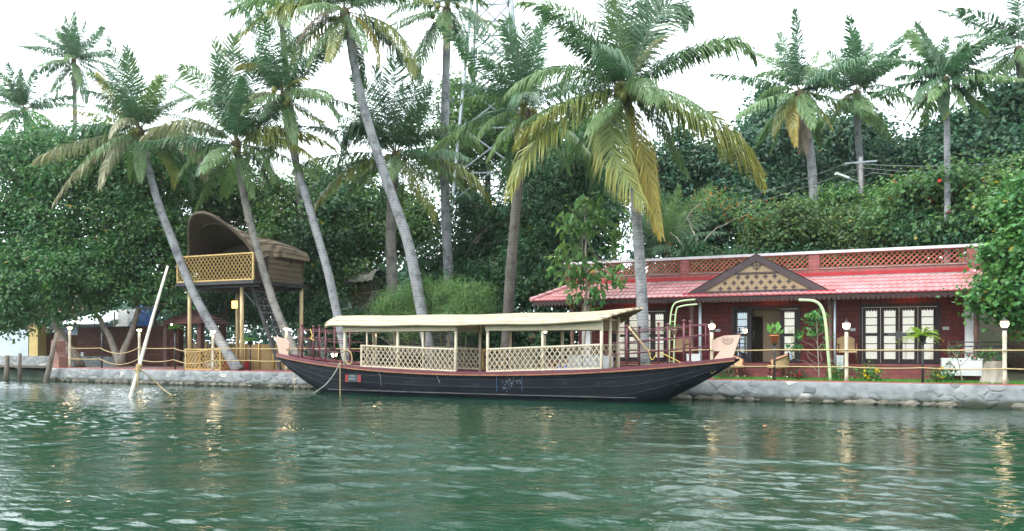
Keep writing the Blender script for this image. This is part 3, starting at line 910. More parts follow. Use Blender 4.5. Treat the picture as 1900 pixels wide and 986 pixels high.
palm("broad dark green coconut palm behind the leaning trunk, with a wide upright fan",
     [(728, 525), (725, 440), (727, 370), (733, 310)], 6.5, .27, .17, (735, 288), 15,
     [(735, 112, 732, 190, .2, 'd', 1.5), (697, 130, 712, 205, .3, 'd', 1.4), (778, 150, 760, 210, .3, 'd', 1.4), (655, 135, 692, 200, -.3, 'd', 1.2),
      (640, 285, 675, 232, .4, 'd', 1.2), (553, 322, 632, 290, .7, 'g', 1.1), (590, 405, 645, 327, 1.2, 'gy'), (812, 418, 778, 335, 2.0, 'gy', 1.3),
      (872, 368, 805, 305, 1.0, 'g', 1.1), (892, 275, 825, 240, .4, 'g', 1.1), (912, 388, 855, 312, .3, 'gy'), (560, 345, 640, 300, -1, 'd'),
      (690, 400, 712, 340, -1.2, 'd'), (840, 175, 790, 215, -.8, 'd', 1.1), (870, 250, 810, 235, -1, 'd'), (665, 185, 692, 230, .9, 'g'), (620, 225, 670, 240, -.8, 'd')],
     mat='trunk_mid', nuts=5, npairs=124)
palm("tall straight coconut palm before the steel tower, crown cut by the top of the photo",
     [(833, 522), (829, 440), (825, 330), (826, 200), (829, 80)], 7.5, .25, .15, (829, 18), 16,
     [(716, 42, 770, 8, .3, 'g'), (735, 68, 785, 36, .7, 'g'), (790, 118, 806, 62, .8, 'd'), (872, 118, 852, 50, .6, 'g'), (908, 68, 872, 24, .7, 'p'),
      (905, 5, 870, -10, -.4, 'g'), (830, -95, 830, -35, .1, 'g'), (775, -70, 800, -30, .1, 'g'), (890, -70, 862, -30, .1, 'g'), (740, -20, 785, -15, -.6, 'd'), (835, 110, 832, 60, 1.4, 'p'), (858, 90, 845, 55, -1.2, 'd')],
     mat='trunk_pale', nuts=4)
palm("coconut palm with a dark blotched trunk left of the red house, ragged crown",
     [(943, 578), (948, 500), (956, 400), (966, 310), (974, 240)], 4.0, .23, .15, (975, 206), 17,
     [(1017, 18, 990, 105, .2, 'd', 1.1), (940, 34, 952, 115, .2, 'd'), (975, 60, 970, 125, .7, 'd', 1.2), (848, 197, 908, 184, .5, 'g'), (888, 272, 918, 224, .9, 'g'),
      (1030, 228, 1008, 205, .5, 'g'), (925, 352, 950, 275, -.8, 'd', 1.2), (868, 20, 905, 88, -.2, 'd'), (858, 240, 905, 210, -.3, 'd'), (1070, 150, 1020, 160, -.5, 'd'),
      (1010, 305, 1000, 250, -1, 'd'), (905, 310, 935, 255, 1.0, 'g'), (960, 290, 965, 245, 1.3, 'gy'), (1045, 260, 1015, 220, -1.4, 'd'), (1000, 40, 985, 110, -.8, 'd')],
     mat='trunk_dark', nuts=7)
palm("large coconut palm before the red house, heavy nut cluster and long yellowing fronds",
     [(1196, 690), (1193, 600), (1188, 500), (1182, 420), (1178, 340), (1170, 240)], 1.3, .21, .14, (1165, 168), 18,
     [(1112, -30, 1138, 70, .2, 'd', 1.2), (1165, -60, 1162, 50, .1, 'd', 1.25), (1215, -25, 1195, 65, -.3, 'd', 1.2), (1272, 42, 1222, 28, .3, 'd', 1.1), (966, 14, 1070, 50, .4, 'g'),
      (940, 182, 1040, 132, .5, 'g', 1.1), (1015, 118, 1085, 124, -.4, 'd'), (957, 282, 1045, 205, 1.0, 'gy', 1.1), (945, 368, 1015, 250, .8, 'gy'),
      (1042, 315, 1098, 236, .3, 'g'), (1176, 395, 1128, 270, 1.8, 'gy', 1.25), (1204, 392, 1188, 280, .9, 'y', 1.3), (1188, 232, 1180, 172, 2.4, 'g', 1.3),
      (1402, 348, 1312, 240, .7, 'gy', 1.05), (1410, 318, 1310, 212, .2, 'gy'), (1393, 118, 1325, 84, .4, 'g', .9), (1240, 268, 1222, 195, .6, 'g'),
      (1215, 445, 1190, 330, 1.1, 'y', .8), (1105, 330, 1130, 250, -1.3, 'd'), (1260, 240, 1220, 190, -1.5, 'd'), (1010, 205, 1080, 165, -1.4, 'd'), (1130, 20, 1148, 95, .9, 'g', 1.0), (1225, 90, 1196, 112, 1.0, 'p')],
     mat='trunk_pale', nuts=26, npairs=140, width=.045)
# farther palms
palm("far left tall coconut palm with a rounded tufted crown standing clear against the sky",
     [(140, 330), (139, 230), (138, 150)], 22, .22, .15, (137, 112), 21,
     [(137, 22, 132, 70, 0, 'd', 1.2), (120, 30, 126, 75, 0, 'd'), (160, 40, 150, 80, 0, 'd'), (48, 88, 95, 90, 0, 'd'), (60, 58, 100, 78, 0, 'd', .8), (215, 102, 170, 98, 0, 'd'), (190, 50, 168, 80, 0, 'd'),
      (85, 145, 108, 120, 0, 'd'), (165, 195, 158, 150, .5, 'd'), (108, 190, 120, 150, .5, 'd'), (195, 140, 168, 120, 0, 'd'), (145, 130, 142, 110, 2, 'g'), (60, 128, 95, 112, -1, 'd'), (132, 60, 134, 90, -1, 'd')],
     mat='trunk_mid', npairs=85, width=.085, group="palms behind the trees")
palm("low dark palm crown at the left edge above the broadleaf tree",
     [(52, 420), (50, 300), (48, 225)], 12, .2, .15, (46, 205), 22, [], auto=20, auto_len=3.4, auto_cols='dddgd', width=.08, mat='trunk_mid', npairs=89, group="palms behind the trees")
palm("coconut palm half hidden behind the tallest leaning palm, its fronds reaching left",
     [(560, 420), (545, 250), (530, 120)], 9, .2, .14, (520, 12), 23, [(415, 35, 465, 5, .3, 'd'), (425, 5, 470, -10, 0, 'd'), (440, 80, 478, 30, .5, 'g'), (590, 60, 560, 20, 0, 'd'), (520, -80, 520, -30, 0, 'd'), (480, -60, 500, -25, 0, 'd'), (570, -60, 545, -25, 0, 'd'), (545, 95, 535, 50, .6, 'd')],
     mat='trunk_mid', npairs=89, group="palms behind the trees")
palm("coconut palm above the house roof with a brown skirt of dead fronds",
     [(1513, 420), (1508, 330), (1500, 260), (1487, 205)], 16, .24, .16, (1484, 172), 24,
     [(1478, 72, 1480, 120, 0, 'd', 1.2), (1440, 82, 1462, 125, 0, 'd', 1.1), (1520, 95, 1502, 130, 0, 'g'), (1398, 145, 1440, 138, .2, 'g'), (1400, 190, 1438, 165, .4, 'g'), (1425, 260, 1448, 205, .8, 'gy', 1.1),
      (1462, 280, 1464, 215, 1.1, 'y'), (1530, 250, 1512, 205, .9, 'gy', 1.1), (1555, 175, 1520, 150, .3, 'g'), (1540, 215, 1515, 182, .5, 'gy'), (1488, 290, 1486, 225, .6, 'b', .9), (1480, 285, 1482, 220, .2, 'b', .9), (1493, 280, 1490, 220, -.3, 'b', .9),
      (1500, 240, 1492, 195, 1.6, 'g'), (1450, 225, 1466, 185, -1, 'd'), (1525, 200, 1505, 170, -1.2, 'd')],
     mat='trunk_pale', npairs=97, width=.075, ground=GZ + 2.4, group="palms on the slope behind the red house")
palm("slim coconut palm right of the skirted one, open star shaped crown",
     [(1599, 400), (1597, 320), (1592, 250), (1590, 200)], 19, .2, .13, (1589, 172), 25,
     [(1587, 65, 1588, 118, 0, 'd', 1.1), (1560, 90, 1572, 130, 0, 'd'), (1618, 80, 1605, 122, 0, 'd'), (1545, 90, 1566, 125, -.5, 'd'), (1672, 118, 1635, 135, .2, 'g'), (1680, 182, 1635, 160, .2, 'g'), (1658, 222, 1630, 182, .6, 'g'),
      (1520, 160, 1552, 150, .2, 'd'), (1540, 215, 1562, 185, .7, 'gy'), (1590, 235, 1590, 195, 1.2, 'gy'), (1620, 255, 1608, 205, .5, 'd'), (1565, 240, 1575, 200, -.6, 'd'), (1628, 140, 1610, 150, -1, 'd')],
     mat='trunk_pale', npairs=93, width=.075, ground=GZ + 3.2, group="palms on the slope behind the red house")
palm("areca palm with straight whitish stem, yellow crownshaft and stiff dark fan of leaves",
     [(1758, 455), (1758, 360), (1757, 250), (1756, 190)], 8.6, .12, .085, (1755, 150), 26,
     [(1755, 70, 1752, 110, 0, 'd', 1.3), (1722, 82, 1735, 112, 0, 'd', 1.4), (1820, 85, 1790, 98, .2, 'd', 1.4), (1790, 78, 1776, 108, 0, 'd', 1.3), (1682, 150, 1715, 132, .2, 'd', 1.5), (1690, 195, 1715, 155, .5, 'd', 1.4), (1828, 190, 1795, 152, .4, 'd', 1.4),
      (1735, 225, 1742, 180, .6, 'd', 1.3), (1800, 225, 1782, 175, .4, 'd', 1.2), (1685, 225, 1718, 175, -.4, 'g', 1.2), (1835, 130, 1798, 125, -.3, 'g', 1.2), (1700, 105, 1726, 122, -.4, 'd', 1.3), (1758, 180, 1756, 158, 1.3, 'd', 1.2)],
     mat='trunk_pale', npairs=66, width=.13, ground=GZ, name="areca_palm", auto_len=2.4, fan=7, fan_len=2.3, shaft=True, group="palms on the slope behind the red house")
palm("coconut palm cut by the right edge of the photo, high above the trees",
     [(1905, 330), (1898, 200), (1892, 120)], 18, .2, .14, (1890, 92), 27,
     [(1888, 5, 1888, 45, 0, 'd', 1.2), (1850, 40, 1868, 62, 0, 'd'), (1835, 110, 1862, 92, .2, 'd'), (1850, 160, 1868, 122, .4, 'g'), (1895, 180, 1893, 135, .8, 'g'), (1920, 30, 1905, 60, 0, 'd'), (1950, 100, 1920, 85, 0, 'd'), (1830, 120, 1855, 105, -.5, 'd')],
     mat='trunk_mid', npairs=89, width=.075, ground=GZ + 3.4, group="palms on the slope behind the red house")
palm("pale hazy palm far behind, between the big nut palm and the house parapet",
     [(1140, 480), (1139, 430), (1138, 395)], 30, .2, .15, (1138, 372), 28, [], auto=16, auto_len=3.0, auto_cols='dd', mat='trunk_mid', npairs=70, width=.07, group="palms behind the trees")
palm("low palm crown poking out behind the left end of the tower, dark and drooping",
     [(905, 470), (905, 380), (905, 330)], 17, .2, .15, (905, 300), 29, [], auto=14, auto_len=3.0, auto_cols='dd', mat='trunk_dark', npairs=78, group="palms behind the trees")
# young palm fans low behind the house
palm("young palm with low fronds rising just behind the house parapet",
     [(1240, 482), (1240, 470)], 15, .2, .16, (1240, 462), 30, [], auto=14, auto_len=3.2, auto_cols='gd', el=(80, 5), mat='trunk_mid', npairs=78, group="palms behind the trees")

# ------------------------------------------------------------------ broadleaf trees
def gp(px, py, Y, z=None):
    p = at(px, py, Y)
    if z is not None: p.z = z
    return p
tree("large round leaved tree filling the left edge, its trunk leaning right over the quay end",
     [(60, 300, 3.0, 95, 90, 2.6), (20, 420, 2.6, 85, 110, 2.4), (110, 420, 2.6, 95, 110, 2.4), (60, 530, 1.6, 90, 80, 2.0), (165, 520, 2.0, 80, 80, 1.8), (20, 580, 1.2, 60, 50, 1.4), (180, 330, 3.4, 70, 80, 2.0)],
     21000, .19, 'mangrove', [[gp(150, 690, 1.6, GZ - .05), gp(118, 630, 1.7), gp(95, 570, 1.9), gp(70, 460, 2.4), gp(65, 340, 2.8)]], 41, twigs=90, clump=13, r0=.2)
tree("forked tree with two pale trunks in a V before the brown wall, round leaves",
     [(225, 300, 4.6, 75, 70, 2.2), (230, 400, 4.2, 95, 90, 2.4), (290, 450, 4.4, 80, 80, 2.0), (205, 500, 3.6, 85, 70, 2.0), (300, 330, 5.2, 70, 80, 2.0), (290, 540, 3.8, 60, 45, 1.4)],
     17000, .18, 'mangrove', [[gp(222, 680, 3.0, GZ - .05), gp(205, 630, 3.0), gp(188, 596, 3.0), gp(160, 560, 3.1)], [gp(226, 680, 3.05, GZ - .05), gp(243, 620, 3.2), gp(256, 575, 3.4), gp(245, 480, 4.0)]], 42, bark='bark_pale', twigs=80, clump=13, r0=.15)
tree("tree behind the stilt hut with small pale blossom tufts, trunk by the tiled kiosk",
     [(400, 350, 9, 90, 70, 2.5), (480, 380, 10, 95, 75, 2.6), (560, 400, 10, 70, 70, 2.4), (350, 440, 8, 70, 70, 2.0), (520, 470, 9, 80, 60, 2.2), (340, 330, 9, 60, 60, 2)],
     15000, .2, 'mid', [[gp(312, 690, 6.8, GZ - .05), gp(305, 640, 6.8), gp(285, 590, 6.9), gp(330, 500, 7.6), gp(400, 420, 8.6)]], 43, accents=((.5, .36, .42), .012), clump=13)
tree("thin trunked tree under the stilt hut's floor, dark crown behind it",
     [(590, 470, 9, 60, 70, 2.0), (620, 400, 11, 70, 60, 2.2), (480, 560, 9, 80, 55, 1.8), (560, 560, 9, 60, 50, 1.6), (400, 560, 9, 70, 45, 1.6)],
     10000, .2, 'dark', [[gp(420, 690, 8.5, GZ - .05), gp(421, 560, 8.6), gp(470, 470, 8.9)]], 44, clump=13)
tree("leafy green tree left of the tower behind the tallest palm trunk",
     [(650, 370, 13, 75, 70, 2.6), (690, 440, 12, 80, 75, 2.4), (630, 470, 12, 60, 60, 2), (770, 420, 13, 70, 70, 2.2), (660, 520, 10, 60, 40, 1.6)],
     13000, .21, 'mid', [[gp(655, 560, 11, GZ - .05), gp(652, 470, 11.5), gp(655, 400, 12.5)]], 45, clump=13)
tree("dense long leaved mango tree between the dark trunked palm and the red roof",
     [(1000, 400, 9, 90, 85, 2.6), (900, 450, 10.5, 90, 90, 2.4), (1060, 330, 10, 80, 75, 2.4), (985, 500, 7.5, 70, 80, 2.0), (890, 540, 8, 75, 55, 1.8), (1090, 430, 9.5, 70, 80, 2.0), (1030, 540, 6.5, 40, 45, 1.2), (820, 500, 10, 60, 60, 2)],
     24000, .22, 'dark', [[gp(1000, 640, 8, GZ - .05), gp(1000, 520, 8.3), gp(985, 430, 9)]], 46, wr=.34, hang=.6, clump=14)
tree("brighter green tree rising behind the dark mango tree under the big nut palm",
     [(1060, 270, 16, 80, 70, 2.6), (1010, 330, 15, 70, 60, 2.4), (1110, 370, 15, 65, 70, 2.2), (870, 200, 18, 65, 70, 2.6), (850, 300, 17, 80, 70, 2.4), (930, 250, 18, 60, 70, 2.4)],
     15000, .24, 'mid', [[gp(1050, 560, 15, GZ - .05), gp(1052, 400, 15), gp(1040, 330, 15)], [gp(880, 560, 17, GZ - .05), gp(880, 400, 17), gp(870, 260, 17.6)]], 47, wr=.45, clump=13)
tree("big dark bluish tree behind the red house with sky showing through its left side",
     [(1330, 320, 21, 90, 80, 3.0), (1250, 330, 20, 70, 80, 2.8), (1400, 380, 19, 75, 75, 2.6), (1300, 420, 19, 90, 60, 2.6), (1225, 420, 20, 40, 60, 2.0), (1450, 310, 22, 60, 70, 2.6)],
     15000, .26, 'blue', [[gp(1320, 520, 20, GZ + 1.5), gp(1315, 420, 20), gp(1320, 350, 20.5)]], 48, clump=12)
tree("tall dark tree behind the skirted coconut palm",
     [(1430, 240, 27, 60, 60, 2.8), (1530, 270, 26, 85, 70, 3.0), (1590, 290, 26, 50, 70, 2.4), (1480, 350, 24, 90, 80, 3.0), (1570, 380, 22, 70, 60, 2.4)],
     14000, .28, 'blue', [[gp(1520, 470, 24, GZ + 3.5), gp(1515, 380, 24.5), gp(1510, 300, 25.5)]], 49, clump=12)
tree("tree covering the upper right corner of the slope beneath the edge palm",
     [(1850, 250, 19, 75, 70, 2.8), (1900, 210, 19, 60, 60, 2.6), (1800, 300, 18, 60, 60, 2.4), (1720, 290, 20, 70, 50, 2.6), (1660, 310, 21, 50, 45, 2.4), (1900, 300, 17, 60, 60, 2.4)],
     14000, .26, 'blue', [[gp(1850, 460, 18, GZ + 3), gp(1850, 350, 18), gp(1850, 270, 18.5)]], 50, clump=12)
tree("red flowered tree with broad leaves and dark hanging branch on the slope at right",
     [(1722, 372, 11, 70, 38, 2.0), (1808, 368, 10.5, 85, 58, 2.2), (1662, 412, 11, 60, 42, 1.8), (1860, 400, 9.5, 70, 70, 2.0), (1770, 425, 10, 85, 36, 1.8), (1885, 335, 11, 50, 50, 1.8)],
     9000, .185, 'mid', [[gp(1790, 560, 11, GZ + .2), gp(1775, 440, 10.8), gp(1745, 390, 10.8), gp(1720, 365, 10.9)], [gp(1792, 560, 11, GZ + .2), gp(1810, 420, 10.7), gp(1850, 370, 10.5)]], 51, accents=((.45, .03, .02), .006), clump=9, wr=.75)
tree("broad glossy leaved tree overhanging the right end of the red house",
     [(1868, 556, 1.9, 56, 42, .9), (1878, 480, 2.1, 48, 48, 1.0), (1910, 400, 2.4, 45, 60, 1.1), (1930, 500, 2.0, 70, 90, 1.4), (1832, 545, 1.7, 28, 28, .6), (1910, 580, 1.9, 50, 40, .9)],
     7000, .14, 'front', [[gp(1945, 700, 2.2, GZ - .05), gp(1935, 600, 2.1), gp(1915, 510, 2.1), gp(1905, 440, 2.3)]], 52, clump=10, wr=.85, hang=.8, twigs=70, r0=.1)
# slope bushes
tree("greyish green bush above the house roof, right of the gable", [(1470, 430, 13, 70, 45, 1.8), (1540, 440, 13, 70, 40, 1.6), (1420, 450, 12.5, 50, 30, 1.4)], 7000, .17, 'bush', [[gp(1480, 500, 13, GZ + .8), gp(1480, 440, 13)]], 53, name="bush", cat="bush", clump=12, r0=.06, bark='stem')
tree("olive bush above the long stretch of parapet lattice", [(1620, 450, 12, 75, 40, 1.6), (1690, 450, 11.5, 60, 35, 1.5), (1580, 420, 13, 50, 40, 1.5)], 6500, .17, 'bush', [[gp(1630, 500, 12, GZ + .5), gp(1630, 450, 12)]], 54, name="bush", cat="bush", clump=12, r0=.06, bark='stem')
tree("bright creeper covered bush in the dip below the star crowned palm", [(1560, 375, 17, 55, 26, 1.8), (1510, 400, 17, 55, 32, 1.8), (1630, 390, 16, 36, 30, 1.4)], 6500, .2, 'light', [[gp(1560, 450, 17, GZ + 2.6), gp(1560, 370, 17)]], 55, name="bush", cat="bush", clump=12, r0=.07, bark='stem')
tree("shadowy shrub right behind the house parapet under the flowered tree", [(1740, 440, 9.5, 80, 35, 1.5), (1820, 460, 9, 60, 40, 1.5), (1880, 470, 8.5, 50, 50, 1.5)], 6000, .18, 'dark', [[gp(1780, 520, 9.2, GZ), gp(1780, 450, 9.2)]], 56, name="bush", cat="bush", clump=12, r0=.06, bark='stem')
tree("low dark thicket seen through the parapet lattice beside the gable", [(1300, 490, 11.5, 60, 30, 1.2), (1400, 490, 11.5, 60, 30, 1.2), (1500, 490, 11.5, 60, 28, 1.2), (1600, 490, 11.5, 60, 26, 1.2)], 6500, .17, 'dark', [[gp(1400, 540, 11.5, GZ), gp(1400, 490, 11.5)]], 63, name="bush", cat="bush", clump=12, r0=.05, bark='stem')
# feathery bamboo behind the boat
tree("feathery light green bamboo clump behind the boat's canopy",
     [(735, 560, 3.6, 36, 30, .8), (770, 545, 3.7, 26, 28, .7), (800, 560, 3.9, 34, 36, .8), (835, 540, 3.8, 30, 26, .8), (872, 550, 3.6, 34, 34, .8), (898, 575, 3.6, 18, 30, .6), (712, 575, 3.5, 24, 18, .6), (855, 590, 3.5, 50, 34, .8), (760, 600, 3.5, 50, 34, .8), (900, 540, 3.6, 12, 14, .4), (790, 525, 3.8, 16, 12, .4)],
     12500, .095, 'feather', [[gp(760, 690, 3.6, GZ), gp(755, 560, 3.6)], [gp(820, 690, 3.7, GZ), gp(824, 550, 3.7)], [gp(860, 690, 3.7, GZ), gp(872, 560, 3.7)], [gp(790, 690, 3.6, GZ), gp(790, 570, 3.6)]], 57,
     name="bamboo_clump", cat="bamboo", wr=.22, hang=.9, clump=16, clump_r=.30, r0=.025, bark='stem', twigs=40)
tree("dark low shrubs seen under the boat's canopy beside the bamboo", [(660, 620, 5.5, 60, 45, 1.2), (930, 620, 5.5, 80, 50, 1.4), (1020, 620, 5.2, 40, 45, 1.0), (600, 590, 7, 40, 40, 1.2)], 6500, .18, 'dark', [[gp(930, 690, 5.5, GZ), gp(930, 620, 5.5)]], 58, name="bush", cat="bush", clump=12, r0=.05)
# sapling before the house
tree("broad leaved sapling standing before the left end of the tiled roof",
     [(1082, 400, 1.5, 42, 40, .8), (1070, 500, 1.4, 50, 35, .6), (1095, 540, 1.4, 45, 45, .6), (1115, 440, 1.5, 40, 60, .6), (1060, 460, 1.5, 24, 24, .5), (1148, 515, 1.4, 14, 18, .3)],
     720, .34, 'light', [[gp(1085, 690, 1.5, GZ), gp(1086, 560, 1.5), gp(1088, 440, 1.5), gp(1085, 385, 1.5)]], 59, name="sapling", cat="tree", clump=5, wr=.5, hang=1.0, r0=.045, bark='bark_pale', twigs=40, clump_r=.28)
tree("bare branched cassava tree with thin orange tinged leaf tufts behind the gable",
     [(1330, 372, 12, 45, 18, 1.0), (1390, 395, 12, 45, 22, 1.0), (1300, 380, 12, 25, 14, .6), (1420, 420, 12, 30, 18, .8)],
     1300, .2, 'light', [[gp(1300, 520, 12, GZ + .6), gp(1299, 460, 12), gp(1283, 425, 12), gp(1275, 405, 12), gp(1290, 385, 12), gp(1322, 362, 12)], [gp(1302, 520, 12, GZ + .6), gp(1300, 462, 12), gp(1312, 440, 12), gp(1332, 422, 12), gp(1370, 405, 12), gp(1392, 398, 12)], [gp(1296, 520, 12, GZ + .6), gp(1293, 470, 12), gp(1290, 440, 12), gp(1288, 430, 12)], [gp(1270, 520, 12, GZ + .6), gp(1268, 460, 12), gp(1255, 440, 12), gp(1244, 432, 12)]], 60, bark='bark_pale', clump=6, r0=.036, accents=((.4, .16, .03), .10), wr=.3, twigs=20)

# the far wood that closes the gaps between the trunks
def far_wood():
    rng = np.random.default_rng(77)
    n = 52000
    x = rng.uniform(-95, 40, n)
    top = 7.6 + 1.5 * np.sin(x * .21) + 1.1 * np.sin(x * .53 + 1) + .8 * np.sin(x * 1.1 + 2)
    top = np.where(x > -14, top * 1.15, top)
    hz = 4.2 / (1 + np.exp(-(x + 6) / 4.0))
    z = GZ + hz * .9 + (top) * rng.random(n) ** .8
    y = rng.uniform(28, 36, n) - .18 * z
    C = np.stack([x, y, z], -1)
    N = nrm(np.array([0, -.6, .7]) + rng.normal(size=(n, 3)) * .6)
    D = rng.normal(size=(n, 3)) + np.array([0, 0, -.6])
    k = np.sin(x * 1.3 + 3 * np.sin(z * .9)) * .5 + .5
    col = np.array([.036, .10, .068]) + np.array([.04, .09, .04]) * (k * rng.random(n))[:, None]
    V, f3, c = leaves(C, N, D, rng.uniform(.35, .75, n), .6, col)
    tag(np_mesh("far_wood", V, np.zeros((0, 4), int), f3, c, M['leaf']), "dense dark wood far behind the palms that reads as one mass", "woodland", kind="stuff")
far_wood()
# ------------------------------------------------------------------ the canopied boat
BX, BH, BY = -11.45, 8.42, -1.15           # middle, half length, centre line
def sheer(s): return .79 + (.56 if s < 0 else .52) * abs(s) ** 2.05
def beam(s): return .95 * max(0.0, 1 - abs(s) ** 3.2) ** .9 + .02
def keel(s):
    a = abs(s)
    return -.35 if a < .6 else -.35 + 1.60 * ((a - .6) / .4) ** 1.41
def S(x): return (x - BX) / BH

def hull_mat():
    m = pm("tarred_hull", (.004, .0065, .011), (.011, .016, .024), 1.6, .6, .25, 14, (.5, 1, 1.6), 0.0, .22, lo=.35, hi=.75)
    t = m.node_tree; p = [n for n in t.nodes if n.type == 'BSDF_PRINCIPLED'][0]
    base = p.inputs["Base Color"].links[0].from_socket
    tc = t.nodes.new("ShaderNodeTexCoord"); mp = t.nodes.new("ShaderNodeMapping"); mp.inputs["Scale"].default_value = (.55, 1, 2.2)
    t.links.new(tc.outputs["Object"], mp.inputs[0])
    n1 = t.nodes.new("ShaderNodeTexNoise"); n1.inputs["Scale"].default_value = 3.5; n1.inputs["Detail"].default_value = 12; n1.inputs["Roughness"].default_value = .72
    t.links.new(mp.outputs[0], n1.inputs["Vector"])
    r = t.nodes.new("ShaderNodeValToRGB"); r.color_ramp.elements[0].position = .56; r.color_ramp.elements[1].position = .72
    t.links.new(n1.outputs["Fac"], r.inputs[0])
    ml = t.nodes.new("ShaderNodeMath"); ml.operation = 'MULTIPLY'; ml.inputs[1].default_value = .55
    t.links.new(r.outputs[0], ml.inputs[0])
    mx = t.nodes.new("ShaderNodeMixRGB"); setc(mx.inputs["Color2"], (.10, .092, .08))
    t.links.new(ml.outputs[0], mx.inputs["Fac"]); t.links.new(base, mx.inputs["Color1"]); t.links.new(mx.outputs[0], p.inputs["Base Color"])
    return m

def mat_weave(name, c1, c2, along='Y', sc=26.0, rough=.75):
    m, t, p, o = new_mat(name)
    tc = t.nodes.new("ShaderNodeTexCoord")
    w = t.nodes.new("ShaderNodeTexWave"); w.bands_direction = along; w.inputs["Scale"].default_value = sc / 6.28; w.inputs["Distortion"].default_value = 1.2
    w.inputs["Detail"].default_value = 3; w.inputs["Detail Scale"].default_value = 1.5
    t.links.new(tc.outputs["Object"], w.inputs["Vector"])
    nz = t.nodes.new("ShaderNodeTexNoise"); nz.inputs["Scale"].default_value = 4; nz.inputs["Detail"].default_value = 8
    t.links.new(tc.outputs["Object"], nz.inputs["Vector"])
    ad = t.nodes.new("ShaderNodeMath"); ad.operation = 'MULTIPLY_ADD'; ad.inputs[1].default_value = .45
    t.links.new(w.outputs["Fac"], ad.inputs[0])
    hf = t.nodes.new("ShaderNodeMath"); hf.operation = 'MULTIPLY'; hf.inputs[1].default_value = .7
    t.links.new(nz.outputs["Fac"], hf.inputs[0]); t.links.new(hf.outputs[0], ad.inputs[2])
    r = t.nodes.new("ShaderNodeValToRGB"); r.color_ramp.elements[0].position = .2; r.color_ramp.elements[1].position = .75
    r.color_ramp.elements[0].color = (*c2, 1); r.color_ramp.elements[1].color = (*c1, 1)
    t.links.new(ad.outputs[0], r.inputs[0]); t.links.new(r.outputs[0], p.inputs["Base Color"])
    p.inputs["Roughness"].default_value = rough
    b = t.nodes.new("ShaderNodeBump"); b.inputs["Strength"].default_value = .5; b.inputs["Distance"].default_value = .02
    t.links.new(w.outputs["Fac"], b.inputs["Height"]); t.links.new(b.outputs[0], p.inputs["Normal"])
    return m
M['mat_roof'] = mat_weave("woven_roof_mat", (.52, .43, .30), (.17, .125, .08), 'Y', 11)
M['mat_side'] = mat_weave("woven_side_mat", (.72, .62, .44), (.52, .43, .28), 'Z', 60)
M['mat_brown'] = mat_weave("brown_bamboo_mat", (.11, .078, .05), (.05, .035, .023), 'Z', 34)

def lattice(mb, p0, p1, z0, z1, pitch, w=.022, th=.012, nrm_=None, frame=.045, sheer0=0.0, sheer1=0.0, slope=1.35):
    """diagonal lattice on the vertical plane p0-p1 between heights z0, z1 (bottom raised by sheer0/1 at the two ends)"""
    p0 = Vector((p0[0], p0[1], 0)); p1 = Vector((p1[0], p1[1], 0))
    L = (p1 - p0).length; d = (p1 - p0) / L; n = Vector((-d.y, d.x, 0)); Hh = z1 - z0
    def pt(u, v, o=0.0):
        q = p0 + d * u + n * o
        return Vector((q.x, q.y, z0 + v + sheer0 + (sheer1 - sheer0) * u / L))
    dx = Hh / slope
    k = int((L + dx) / pitch) + 2
    for sgn, off in ((1, -th * .6), (-1, th * .6)):
        for i in range(-1, k):
            a = -dx + i * pitch; b2 = a + dx
            u0, u1 = (a, b2)
            ua, ub = max(0, u0), min(L, u1)
            if ub - ua < .02: continue
            va, vb = (ua - u0) * slope, (ub - u0) * slope
            if sgn < 0: va, vb = Hh - va, Hh - vb
            mb.bar(pt(ua, va, off), pt(ub, vb, off), th, w, up=n)
    for v in (0, Hh):
        mb.bar(pt(-frame/2, v), pt(L + frame/2, v), frame, frame)
    for u in (0, L):
        mb.bar(pt(u, frame/2), pt(u, Hh - frame/2), frame * .96, frame * .96)

